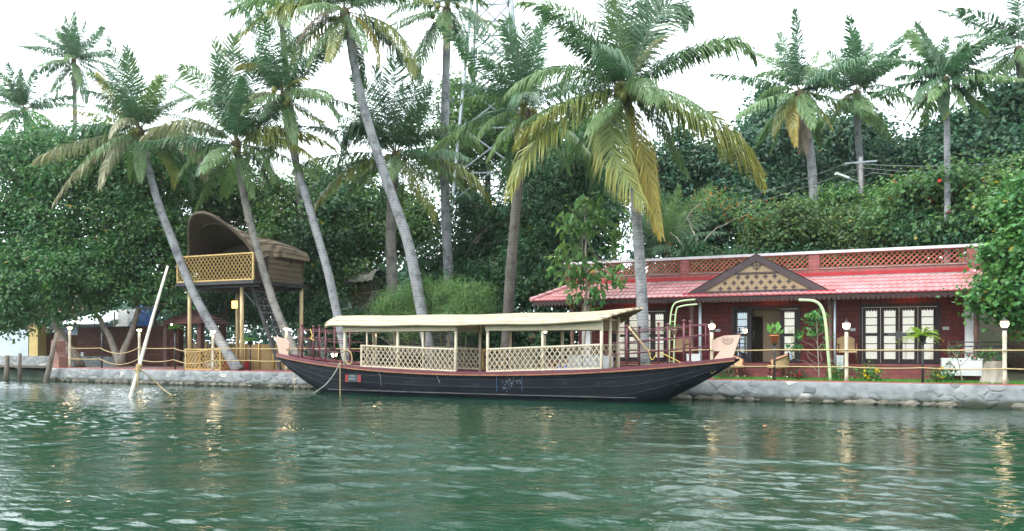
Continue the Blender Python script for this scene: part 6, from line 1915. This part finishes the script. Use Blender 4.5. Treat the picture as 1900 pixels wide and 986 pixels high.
# ------------------------------------------------------------------ white boxes, planter
def planter(label, px0, px1, py0, py1, Y, d, name="planter_box", cat="planter"):
    p, q = at(px0, py0, Y), at(px1, py1, Y)
    t = thing(name, label, cat, ((p.x + q.x) / 2, Y + d / 2, q.z))
    b = MB(); b.box(p.x, q.x, Y, Y + d, q.z, p.z - .045); b.build("box_body", M['white_paint'], t)
    b = MB(); e = .012; b.box(p.x - e, q.x + e, Y - e, Y + .06, p.z - .045, p.z); b.box(p.x - e, q.x + e, Y + d - .06, Y + d + e, p.z - .045, p.z); b.box(p.x - e, p.x + .06, Y + .06, Y + d - .06, p.z - .045, p.z); b.box(q.x - .06, q.x + e, Y + .06, Y + d - .06, p.z - .045, p.z)
    b.build("rim", M['white_paint'], t)
    b = MB(); b.box(p.x + .06, q.x - .06, Y + .06, Y + d - .06, p.z - .045, p.z - .03); b.build("soil_bed", M['soil'], t)
planter("long white planter box at the right end of the house plinth", 1748, 1823, 665, 698, 2.2, .42)
planter("small white planter box on the verandah edge by the grey downpipe", 1274, 1299, 657, 676, 2.70, .36)
planter("small tall white box beside the right green pole", 1552, 1565, 660, 685, 2.25, .3)

# ------------------------------------------------------------------ shrubs and flowers on the lawn
def shrub(label, px, base_py, w_px, h_px, Y, n, leaf, pal, seed, accents=None, name="flowering_shrub", cat="shrub", wr=.55, stems=6):
    rng = np.random.default_rng(seed); s = depth(px, Y) / F
    c = at(px, base_py, Y); c.z = GZ
    t = thing(name, label, cat, c)
    h = h_px * s; w = w_px * s / 2
    crown, cc = crown_mesh("foliage", [(c + UP * h * .55, w, w * .8, h * .45)], n, leaf, pal, t, rng, clump=6, wr=wr, shell=.3)
    b = MB()
    for k in range(stems):
        q = cc[rng.integers(len(cc))]; b.tube(wig(c, Vector(q), rng, 4, .1), [.014, .012, .01, .008, .006], 5)
    b.build("stem", M['stem'], t)
    if accents:
        colr, cnt, size = accents
        u = nrm(rng.normal(size=(cnt, 3)) + np.array([0, -.8, .5])); C = np.array(list(c)) + np.array([0, 0, h * .55]) + u * np.array([w, w * .8, h * .5])
        C = np.repeat(C, 8, 0) + rng.normal(size=(cnt * 8, 3)) * size * .3
        V, f3, cl = leaves(C, nrm(np.repeat(u, 8, 0) + rng.normal(0, .5, (cnt * 8, 3))), rng.normal(size=(cnt * 8, 3)), np.full(cnt * 8, size), .8, np.tile(np.array([colr]), (cnt * 8, 1)) * rng.uniform(.8, 1.15, (cnt * 8, 1)))
        np_mesh("blossom", V, np.zeros((0, 4), int), f3, cl, M['petal'], t)
shrub("compact shrub with yellow flowers between the two right lantern posts' ropes, left of the fern", 1613, 705, 28, 28, 1.1, 420, .09, 'front', 71, ((.75, .55, .03), 5, .09))
shrub("low shrub with a yellow flower at the left end of the long white planter", 1746, 707, 26, 24, 1.1, 320, .09, 'front', 72, ((.75, .55, .03), 2, .10))
shrub("low dark plant with deep red flowers on the lawn under the doorway", 1480, 701, 22, 14, 1.4, 240, .08, 'dark', 73, ((.40, .03, .04), 9, .07))
shrub("small leafy shrub at the foot of the right green pole", 1550, 704, 14, 30, 1.2, 260, .09, 'front', 74)
shrub("dark low shrub under the boat's right stem plate", 1343, 705, 20, 18, 1.5, 160, .09, 'dark', 75)
def thin_bush(label, pts, tufts, seed, name="thin_shrub", cat="shrub", pal='light', leaf=.12, n=26, accents=None, r=.014, Y=1.2):
    rng = np.random.default_rng(seed); base = at(pts[0][0], pts[0][1], Y); base.z = GZ
    t = thing(name, label, cat, base)
    L = [(at(x, y, Y + rng.normal(0, .12)), w / 62, w / 70, h / 62) for x, y, w, h in tufts]
    crown, cc = crown_mesh("foliage", L, n * len(tufts), leaf, pal, t, rng, clump=5, clump_r=leaf * .9, wr=.55, shell=.2, hang=.7, accents=accents)
    b = MB(); top = at(pts[-1][0], pts[-1][1], Y)
    path = smooth_path([base] + [at(x, y, Y) for x, y in pts[1:]], 10); b.tube(path, [r * (1.2 - .06 * i) for i in range(11)], 6)
    for l in L:
        j = min(range(2, 11), key=lambda i: (path[i] - l[0]).length); j = max(1, j - 2)
        b.tube(wig(path[j], l[0], rng, 4, .08), [r * .7, r * .6, r * .5, r * .4, r * .3], 5)
    b.build("stem", M['bark_pale'], t)
thin_bush("slender young tree with bright lobed leaf tufts left of the right green pole", [(1520, 704), (1518, 660), (1516, 620), (1516, 585)],
          [(1518, 588, 26, 10), (1500, 618, 16, 10), (1480, 625, 14, 10), (1537, 608, 16, 9), (1530, 645, 12, 7), (1476, 645, 10, 7), (1478, 668, 12, 9), (1497, 654, 8, 5), (1535, 626, 8, 6), (1516, 600, 14, 7)], 81, name="young_tree", cat="tree", leaf=.15, n=36, pal='front')
thin_bush("straggly rose bush with sparse leaves and pink buds in front of the long white planter", [(1786, 706), (1782, 690), (1778, 670), (1772, 655)],
          [(1765, 650, 10, 8), (1780, 652, 10, 6), (1768, 690, 8, 10), (1760, 675, 6, 8), (1800, 660, 10, 5), (1778, 640, 8, 4), (1770, 662, 9, 6)], 82, name="rose_bush", cat="shrub", leaf=.09, n=30, pal='mid', accents=((.5, .12, .16), .06))
thin_bush("leggy shrub with drooping branches between the long planter and the tree stump", [(1850, 700), (1845, 680), (1838, 664)],
          [(1835, 655, 12, 7), (1815, 662, 9, 6), (1850, 660, 10, 6), (1832, 672, 8, 6), (1845, 648, 9, 5)], 83, leaf=.10, n=30, pal='mid')
# tree stump
c = at(1845, 706, 1.3); c.z = GZ
t = thing("tree_stump", "short weathered tree stump on the grass at the right end of the lawn", "stump", c)
b = MB(); rg = random.Random(9); rows = []
for i in range(6):
    z = .62 * i / 5; rows.append([(c.x + (.27 + .10 * (1 - i / 5) ** 2 + .03 * math.sin(j * 2.1) + rg.uniform(-.015, .015)) * math.cos(j * math.pi / 9), 1.3 + (.25 + .1 * (1 - i / 5) ** 2 + .03 * math.cos(j * 1.7)) * math.sin(j * math.pi / 9), GZ + z) for j in range(18)])
for r in rows: r.append(r[0])
b.grid([r[::-1] for r in rows]); b.build("stump_side", M['bark_pale'], t)
b = MB(); b.add([(p[0], p[1], p[2] - .002) for p in rows[-1][:-1]], [tuple(range(18))]); b.build("cut_top", M['bamboo'], t)
# dark railing and steps at the right end of the house
t = thing("side_railing", "black iron railing at the right end of the house beyond the planter", "railing", (3.5, 3.0, GZ))
b = MB()
for z in (1.45, 1.65, 1.78): b.tube([(2.6, 2.75, z), (4.6, 2.75, z)], .02, 6)
b.build("rail", M['iron'], t)
for x in (2.6, 3.3, 4.0, 4.6):
    b = MB(); b.tube([(x, 2.75, GZ), (x, 2.75, 1.80)], .022, 6); b.build("post", M['iron'], t)
# yellow house glimpsed at the right edge
t = thing("yellow_outbuilding", "tan plastered outbuilding glimpsed at the right edge behind the last lamp post", "building", (7.5, 7, GZ))
b = MB(); b.box(5.2, 12, 6.5, 10, GZ - .1, 3.0); b.build("wall", pm("tan_plaster", (.32, .25, .14), (.26, .20, .11), 2, .9, .3, 10), t)
b = MB(); b.prism([(4.9, 6.1, 2.98), (4.9, 8.2, 3.9), (4.9, 10.3, 2.98)], (7.5, 0, 0)); b.build("roof", M['terracotta'], t)
b = MB(); b.box(5.9, 6.8, 6.46, 6.52, 1.5, 2.5); b.build("window", M['doorwood'], t)

# ------------------------------------------------------------------ pole standing in the water
p, q = at(311, 494, -4.6), at(239, 746, -6.2)
q2 = q + (q - p).normalized() * .8
t = thing("mooring_pole", "long pale bamboo pole leaning in the water at left", "pole", (q.x, q.y, 0))
pts = [q2 + (p - q2) * (i / 14) + Vector((math.sin(i * .5) * .012, 0, 0)) for i in range(15)]
b = MB(); b.tube(pts, [(.062 - .0017 * i) * (1.09 if i % 2 else 1) for i in range(15)], 9); b.build("shaft", pm("bleached_bamboo", (.70, .66, .58), (.56, .50, .42), 6, .6, .2, 20, (1, 1, .4)), t)
c = q.lerp(p, .235); b = MB()
d = (p - q).normalized(); u1 = d.cross(UP).normalized(); u2 = d.cross(u1)
pts = []
for i in range(60):
    a = i * .55; pts.append(c + d * (-.10 + .004 * i) + (u1 * math.cos(a) + u2 * math.sin(a)) * (.085 + .01 * math.sin(i)))
b.tube(pts, .019, 5)
tag(b.build("rope_coil", M['rope']), "tan rope wound round the leaning bamboo pole", "rope")
for off, ln in ((.02, .62),):
    pts = [c + Vector((.05, -.09, .02)), c + Vector((.10, -.1, -.25)), c + Vector((.07, -.1, -ln)), c + Vector((-.0, -.1, -ln - .05)), c + Vector((-.04, -.1, -ln + .1)), c + Vector((0, -.1, -.2)), c + Vector((.04, -.1, -.05))]
    rope("loops of tan rope dangling from the leaning bamboo pole", pts, .02, n=30)
c2 = c + Vector((.1, -.05, 0))
rope("slack tan line running from the leaning pole down into the water to the right", [c2, at(285, 706, -5.2), at(310, 728, -5.0), at(335, 740, -4.8), Vector((at(352, 743, -4.6).x, -4.6, -.04))], .016)

# ------------------------------------------------------------------ left bank, beyond the quay end
t = thing("laterite_wall", "dark reddish brown laterite wall behind the left lamp posts", "wall", (-31, 5.2, GZ))
b = MB(); rg = random.Random(4); P = []
xs_ = np.arange(ax(128, 4.6), ax(345, 5.4), .4)
b.box(xs_[0], xs_[-1], 5.1, 5.4, GZ - .1, 2.62); b.build("wall_body", brick_mat("laterite_block", (.13, .05, .035), (.095, .04, .03), (.06, .03, .025), 1, .5, .22, .014, .95), t)
b = MB(); b.box(xs_[0] - .03, xs_[-1] + .03, 5.06, 5.44, 2.62, 2.68); b.build("wall_coping", pm("mossy_coping", (.10, .07, .05), (.06, .06, .035), 6, .9), t)
b = MB(); px_ = at(152, 658, 5.05); b.box(px_.x - .1, px_.x + .1, 5.06, 5.10, px_.z - .12, px_.z + .12); b.build("white_plate", M['white_paint'], t)
t = thing("broken_pier", "short crumbling red brick pier at the quay's left end", "pier", (ax(106, .6), .6, GZ))
x = ax(107, .6); b = MB(); rg = random.Random(5)
b.prism([(x - .42, .4, GZ - .1), (x + .36, .4, GZ - .1), (x + .34, .4, GZ + .5), (x + .16, .4, GZ + .72), (x + .12, .4, GZ + 1.25), (x - .16, .4, GZ + 1.3), (x - .22, .4, GZ + .8), (x - .36, .4, GZ + .45)], (0, .5, 0))
b.build("pier_body", brick_mat("crumbling_brick", (.32, .13, .10), (.24, .10, .08), (.30, .24, .2), 1, .26, .09, .014, .95), t)
# low slab, boulder wall, white and yellow walls
xl_, xr_ = -62.0, X_END + .05
t = thing("low_embankment", "low mossy concrete embankment left of the stone quay, boulders set in its upper face", "embankment", (-38, 2, 0))
b = MB(); b.box(xl_, xr_ - .02, .9, 3.3, -.6, .48); b.build("concrete_slab", pm("mossy_concrete", (.10, .13, .10), (.05, .075, .05), 2, .9, .4, 10), t)
b = MB(); b.grid([[(x, 3.2 + .10 * j + random.Random(int(x * 50) + j).uniform(-.06, .06), .46 + .16 * j) for j in range(5)] for x in np.arange(xl_, xr_ + .3, .4)])
b.build("boulder_face", M['stone'], t)
t = thing("white_wall", "white plastered boundary wall at the left edge behind the boulders", "wall", (-44, 4.4, 1))
b = MB(); x1 = ax(52, 4.4); b.prism([(-62, 4.4, 1.0), (x1, 4.4, 1.0), (x1, 4.4, 2.55), (x1 - 1.4, 4.4, 2.5), (x1 - 3.4, 4.4, 1.9), (-62, 4.4, 1.7)], (0, .25, 0)); b.build("wall_body", pm("bluish_plaster", (.55, .63, .68), (.45, .53, .58), 1.5, .8, .2, 6), t)
t = thing("yellow_pillar", "pale yellow plastered gate pillar between the white wall and the brown shed", "pillar", (ax(62, 4.2), 4.2, 1))
x0, x1 = ax(54, 4.2), ax(70, 4.2); b = MB(); b.box(x0, x1, 4.2, 4.7, GZ, 2.75); b.build("shaft", pm("yellow_plaster", (.62, .47, .20), (.52, .39, .16), 2, .8), t)
b = MB(); b.box(x0 - .06, x1 + .06, 4.14, 4.76, 2.75, 2.86); b.build("pillar_cap", pm("yellow_plaster_cap", (.55, .42, .2), None, 2, .8), t)
t = thing("brown_shed", "small brown shed with an open slatted front behind the quay's left end", "shed", (ax(88, 5), 5, GZ))
x0, x1 = ax(70, 5.0), ax(124, 5.0); b = MB(); b.box(x0, x1, 5.0, 6.4, GZ, 2.25); b.build("wall", pm("brown_board", (.20, .105, .05), (.15, .08, .04), 4, .8), t)
for k in range(3):
    b = MB(); z = 1.05 + .12 * k; b.box(x0 + .6, x1 - .5, 4.95, 4.995, z, z + .05); b.build("slat", pm("tan_slat", (.42, .29, .14), None, 4, .7), t)
b = MB(); b.box(x0, x1, 4.94, 5.0, 2.25, 2.38); b.box(x0, x1, 4.9, 4.95, 2.5, 2.58); b.build("top_rail", M['bark'], t)
b = MB(); b.prism([(x0 - .4, 4.5, 3.3), (x0 - .4, 6.9, 3.9), (x0 - .4, 6.9, 3.98), (x0 - .4, 4.5, 3.38)], (x1 - x0 + .8, 0, 0)); b.build("roof", pm("rusty_sheet", (.30, .13, .06), (.2, .1, .06), 3, .7), t)
for x in (x0 + .1, x1 - .1):
    b = MB(); b.tube([(x, 4.75, GZ), (x, 4.75, 3.35)], .05, 6); b.build("post", M['bark'], t)
for lab, px, yt, Y in (("short dark wooden post in the water at the left edge, tilted", 14, 660, -.2), ("thin upright wooden post in the water left of the quay end", 37, 656, -.2)):
    p = at(px, yt, Y); b = MB(); b.tube([(p.x - (.15 if px == 14 else .02), Y, -.5), (p.x, Y, p.z)], [.12, .10] if px == 14 else [.085, .07], 8)
    tag(b.build("water_post", M['bark']), lab, "post", "wooden posts left of the quay")
p, q = at(21, 675, -.18), at(36, 686, -.18); b = MB(); b.tube([p, q], .05, 6); tag(b.build("cross_pole", M['bark']), "short slanting stick lashed between the two wooden posts", "pole", "wooden posts left of the quay")
p, q = at(106, 618, -.1), at(86, 706, -.35); b = MB(); b.tube([q + (q - p) * .15, q, p], [.13, .12, .085], 8); tag(b.build("leaning_post", M['bark']), "dark wooden post leaning against the quay's left end", "post")
# tin roofed and tarpaulin covered sheds behind the brown wall
t = thing("tin_shed", "low shed with a whitish tin roof behind the laterite wall", "shed", (ax(160, 9), 9, GZ))
x0, x1 = ax(118, 9), ax(186, 9); b = MB(); b.box(x0, x1, 9, 12, GZ, 3.0); b.build("wall", pm("bluish_board", (.16, .2, .26), (.12, .15, .2), 3, .8), t)
b = MB(); b.prism([(x0 - .5, 8.6, 2.95), (x0 - .5, 12.4, 3.9), (x0 - .5, 12.4, 3.98), (x0 - .5, 8.6, 3.03)], (x1 - x0 + 1, 0, 0)); b.build("roof", pm("tin_sheet", (.62, .66, .68), (.48, .5, .52), 2, .4), t)
t = thing("tarpaulin_shelter", "makeshift shelter of white and blue tarpaulin between the forked tree's trunks", "shelter", (ax(250, 8), 8, GZ))
def sheet(px0, py0, px1, py1, Y, seed):
    rg = random.Random(seed); p, q = at(px0, py0, Y), at(px1, py1, Y); P = []
    for i in range(9):
        P.append([(p.x + (q.x - p.x) * i / 8, Y + .25 * math.sin(i * 1.3 + j) + .10 * j, q.z + (p.z - q.z) * j / 5 + rg.uniform(-.03, .03)) for j in range(6)])
    b = MB(); b.grid(P); b.grid([[(c[0], c[1] + .02, c[2]) for c in r][::-1] for r in P]); return b
sheet(212, 574, 243, 606, 8.0, 1).build("white_tarpaulin", M['cloth_white'], t)
sheet(243, 566, 284, 614, 8.6, 2).build("blue_tarpaulin", pm("blue_tarpaulin_cloth", (.07, .20, .50), (.05, .15, .4), 3, .6), t)
for px in (212, 262, 284):
    x = ax(px, 8.9); b = MB(); b.tube([(x, 8.9, GZ), (x, 8.9, 3.7)], .05, 6); b.build("post", M['bark'], t)
# tiled kiosk
t = thing("tiled_kiosk", "little open kiosk with a red tiled hipped roof behind the lattice counter", "kiosk", (ax(322, 4), 4, GZ))
x0, x1 = ax(292, 3.6), ax(372, 3.6); ym = 4.6
b = MB(); a = at(312, 577, ym).z; e = at(300, 602, 3.6).z; xm0, xm1 = x0 + .9, x1 - .9
for c in range(6):
    f0, f1 = c / 6, (c + 1) / 6
    q = lambda f, l=0: [(x0 + (xm0 - x0) * f, 3.6 + (ym - 3.6) * f, e + (a - e) * f + l), (x1 + (xm1 - x1) * f, 3.6 + (ym - 3.6) * f, e + (a - e) * f + l), (x1 + (xm1 - x1) * f, 5.6 + (ym - 5.6) * f, e + (a - e) * f + l), (x0 + (xm0 - x0) * f, 5.6 + (ym - 5.6) * f, e + (a - e) * f + l)]
    r0, r1 = q(f0, .05), q(f1, .0)
    for k in range(4): b.add([r0[k], r0[(k+1) % 4], r1[(k+1) % 4], r1[k]], [(0, 1, 2, 3)])
    rr = q(f0, -.0)
    for k in range(4): b.add([rr[k], rr[(k+1) % 4], r0[(k+1) % 4], r0[k]], [(0, 1, 2, 3)])
b.build("roof", pm("old_red_tile", (.10, .035, .03), (.065, .03, .025), 5, .7), t)
for x, y in ((x0 + .3, 3.9), (x1 - .3, 3.9), (x0 + .3, 5.3), (x1 - .3, 5.3)):
    b = MB(); b.box(x - .12, x + .12, y - .12, y + .12, GZ, e + .03); b.build("pillar", pm("dim_brick_pillar", (.12, .06, .05), (.09, .045, .04), 5, .8), t)
b = MB(); b.box(x0 + .5, x1 - .5, 4.9, 5.0, GZ, 1.5); b.build("low_wall", M['white_paint'], t)
c = at(318, 602, 4.4); b = MB(); b.ball(c, .05, 8); b.build("bulb", M['lamp_on'], t)
# thatched hut and stone bank behind the boat
t = thing("thatched_shed", "grey thatched shed half hidden behind the slender leaning palm", "shed", (ax(655, 9), 9, GZ))
x0, x1 = ax(622, 8.5), ax(690, 8.5); zt, ze = at(650, 503, 9.5).z, at(650, 523, 8.5).z
b = MB(); rows = []
for i in range(7):
    f = i / 6; rows.append([(x0 + .5 * f + (x1 - x0 - 1.0 * f) * j / 24 + random.Random(j).uniform(-.05, .05) * (1 - f), 8.5 + 1.3 * f, ze + (zt - ze) * math.sin(f * 1.57) + random.Random(i * 30 + j).uniform(-.05, .05)) for j in range(25)])
b.grid(rows); b.grid([[(p[0], 11.1 - (p[1] - 8.5), p[2]) for p in r][::-1] for r in rows]); b.build("thatch", pm("grey_thatch", (.17, .16, .14), (.08, .08, .07), 6, .95, .6, 25), t)
b = MB(); b.box(x0 + .6, x1 - .6, 9.1, 10.6, GZ, ze + .25); b.build("wall", M['soil'], t)
t = thing("stone_bank", "dark mossy stone retaining bank behind the boat's canopy", "wall", (ax(680, 7), 7, GZ))
b = MB(); rg = random.Random(8); rows = []
for i in range(40):
    x = ax(632, 7) + (ax(905, 7) - ax(632, 7)) * i / 39; hh = 2.4 + .5 * math.sin(i * .4) + (1.0 if i > 4 else .3)
    rows.append([(x, 6.9 + .18 * j + rg.uniform(-.12, .12), GZ + hh * j / 7) for j in range(8)])
b.grid(rows); b.build("stones", pm("mossy_stone", (.05, .05, .045), (.022, .027, .02), 2.2, .95, .9, 5, bdist=.08), t)
t = thing("white_house", "white walled house glimpsed between the stilt hut and the slender leaning palm", "building", (ax(592, 14), 14, GZ))
x0, x1 = ax(574, 14), ax(628, 14); b = MB(); b.box(x0, x1, 14, 18, GZ, 4.6); b.build("wall", M['white_paint'], t)
b = MB(); b.box(x0 + .6, x0 + 1.4, 13.95, 14.02, 2.9, 4.0); b.build("window", M['doorwood'], t)
b = MB(); b.prism([(x0 - .4, 13.5, 4.6), (x0 - .4, 16, 5.6), (x0 - .4, 18.5, 4.6)], (x1 - x0 + .8, 0, 0)); b.build("roof", M['terracotta'], t)
b = MB()
for z in (3.0, 3.35): b.tube([(ax(560, 10), 10, z), (ax(640, 10), 10, z)], .03, 5)
for px in (562, 590, 618, 638): b.tube([(ax(px, 10), 10, GZ), (ax(px, 10), 10, 3.4)], .035, 5)
t2 = thing("black_railing", "black pipe railing before the white walled house", "railing", (ax(600, 10), 10, GZ)); b.build("rails", M['iron'], t2)

# ------------------------------------------------------------------ steel lattice tower
def tower():
    Y = 17.0; cx = at(915, 400, Y).x; rz = math.radians(20)
    root = thing("lattice_tower", "tall galvanised steel lattice tower standing among the palms", "tower", (cx, Y, GZ + .5))
    H = 25.0
    def hw(z): return 2.85 - 2.05 * min(1, z / 22.0)
    def cor(k, z):
        a = rz + math.pi / 4 + k * math.pi / 2
        return Vector((cx + hw(z) * 1.414 * math.cos(a), Y + hw(z) * 1.414 * math.sin(a), GZ + z))
    for k in range(4):
        b = MB(); b.bar(cor(k, 0), cor(k, H), .14, .14); b.build("leg", M['steel'], root)
    lev = [0, 4.2, 7.8, 10.8, 13.4, 15.7, 17.8, 19.7, 21.5, 23.2, 24.8]
    for i in range(len(lev) - 1):
        for k in range(4):
            k2 = (k + 1) % 4; z0, z1 = lev[i], lev[i+1]
            b = MB(); b.bar(cor(k, z0), cor(k2, z1), .075, .075); b.bar(cor(k2, z0) + Vector((.02, .05, 0)), cor(k, z1) + Vector((.02, .05, 0)), .075, .075)
            b.bar(cor(k, z1), cor(k2, z1), .08, .08)
            if i < 3:
                m0, m1 = cor(k, (z0 + z1) / 2), cor(k2, (z0 + z1) / 2); mm = (cor(k, z1) + cor(k2, z1)) / 2
                b.bar(m0, mm, .06, .06); b.bar(m1, mm + Vector((0, .03, 0)), .06, .06)
            b.build("bracing", M['steel'], root)
tower()

# ------------------------------------------------------------------ utility pole, wires
c = at(1599, 400, 15.5)
t = thing("utility_pole", "slim concrete utility pole with a street light arm behind the red house", "utility pole", (c.x, 15.5, GZ + 2))
top = at(1597, 292, 15.5); b = MB(); b.tube([(c.x, 15.5, GZ + 1), top], [.14, .09], 8); b.build("pole", pm("pale_concrete_pole", (.27, .265, .255), (.19, .185, .18), 4, .9), t)
q, r_ = at(1590, 337, 15.4), at(1563, 327, 15.0); b = MB(); b.tube([Vector((top.x, 15.5, q.z - .1)), q, r_], .03, 6); b.build("light_arm", M['steel'], t)
d = (r_ - q).normalized(); b = MB(); b.bar(r_ - d * .3, r_ + d * .35, .20, .10); b.build("lamp_head", M['white_paint'], t)
b = MB(); b.bar((top.x - .7, 15.45, top.z - .25), (top.x + .7, 15.45, top.z - .25), .08, .08); b.build("cross_arm", M['steel'], t)
def wire(label, pts, sag, r=.016):
    b = MB(); q = []
    for i in range(len(pts) - 1):
        for k in range(12):
            f = k / 12; p = pts[i].lerp(pts[i+1], f); p.z -= sag * 4 * f * (1 - f); q.append(p)
    q.append(pts[-1]); b.tube(q, r, 5); tag(b.build("power_line", pm("pale_wire", (.20, .21, .21), None, 5, .5)), label, "power line", "power lines behind the red house")
wl = ("topmost power line crossing the trees behind the red house", "middle power line crossing the trees behind the red house", "lowest power line crossing the trees behind the red house")
for i in range(3):
    a = Vector((top.x + (-.6 + .6 * i) * .9, 15.45, top.z - .22 - .28 * i))
    wire(wl[i], [at(1230, 402 + 14 * i, 17.5), a, at(1960, 292 + 14 * i, 12.2)], .25)
# ------------------------------------------------------------------ the light river haze
b = MB(); b.box(-910, 910, -910, 910, -1.9, 34)
hm = bpy.data.materials.new("river_haze"); hm.use_nodes = True
t_ = hm.node_tree; t_.nodes.clear()
o_ = t_.nodes.new("ShaderNodeOutputMaterial"); v_ = t_.nodes.new("ShaderNodeVolumePrincipled")
setc(v_.inputs["Color"], (.90, .95, .97)); v_.inputs["Density"].default_value = .00028; v_.inputs["Anisotropy"].default_value = .2
t_.links.new(v_.outputs[0], o_.inputs["Volume"])
tag(b.build("haze", hm), kind="stuff")
bpy.context.view_layer.update()
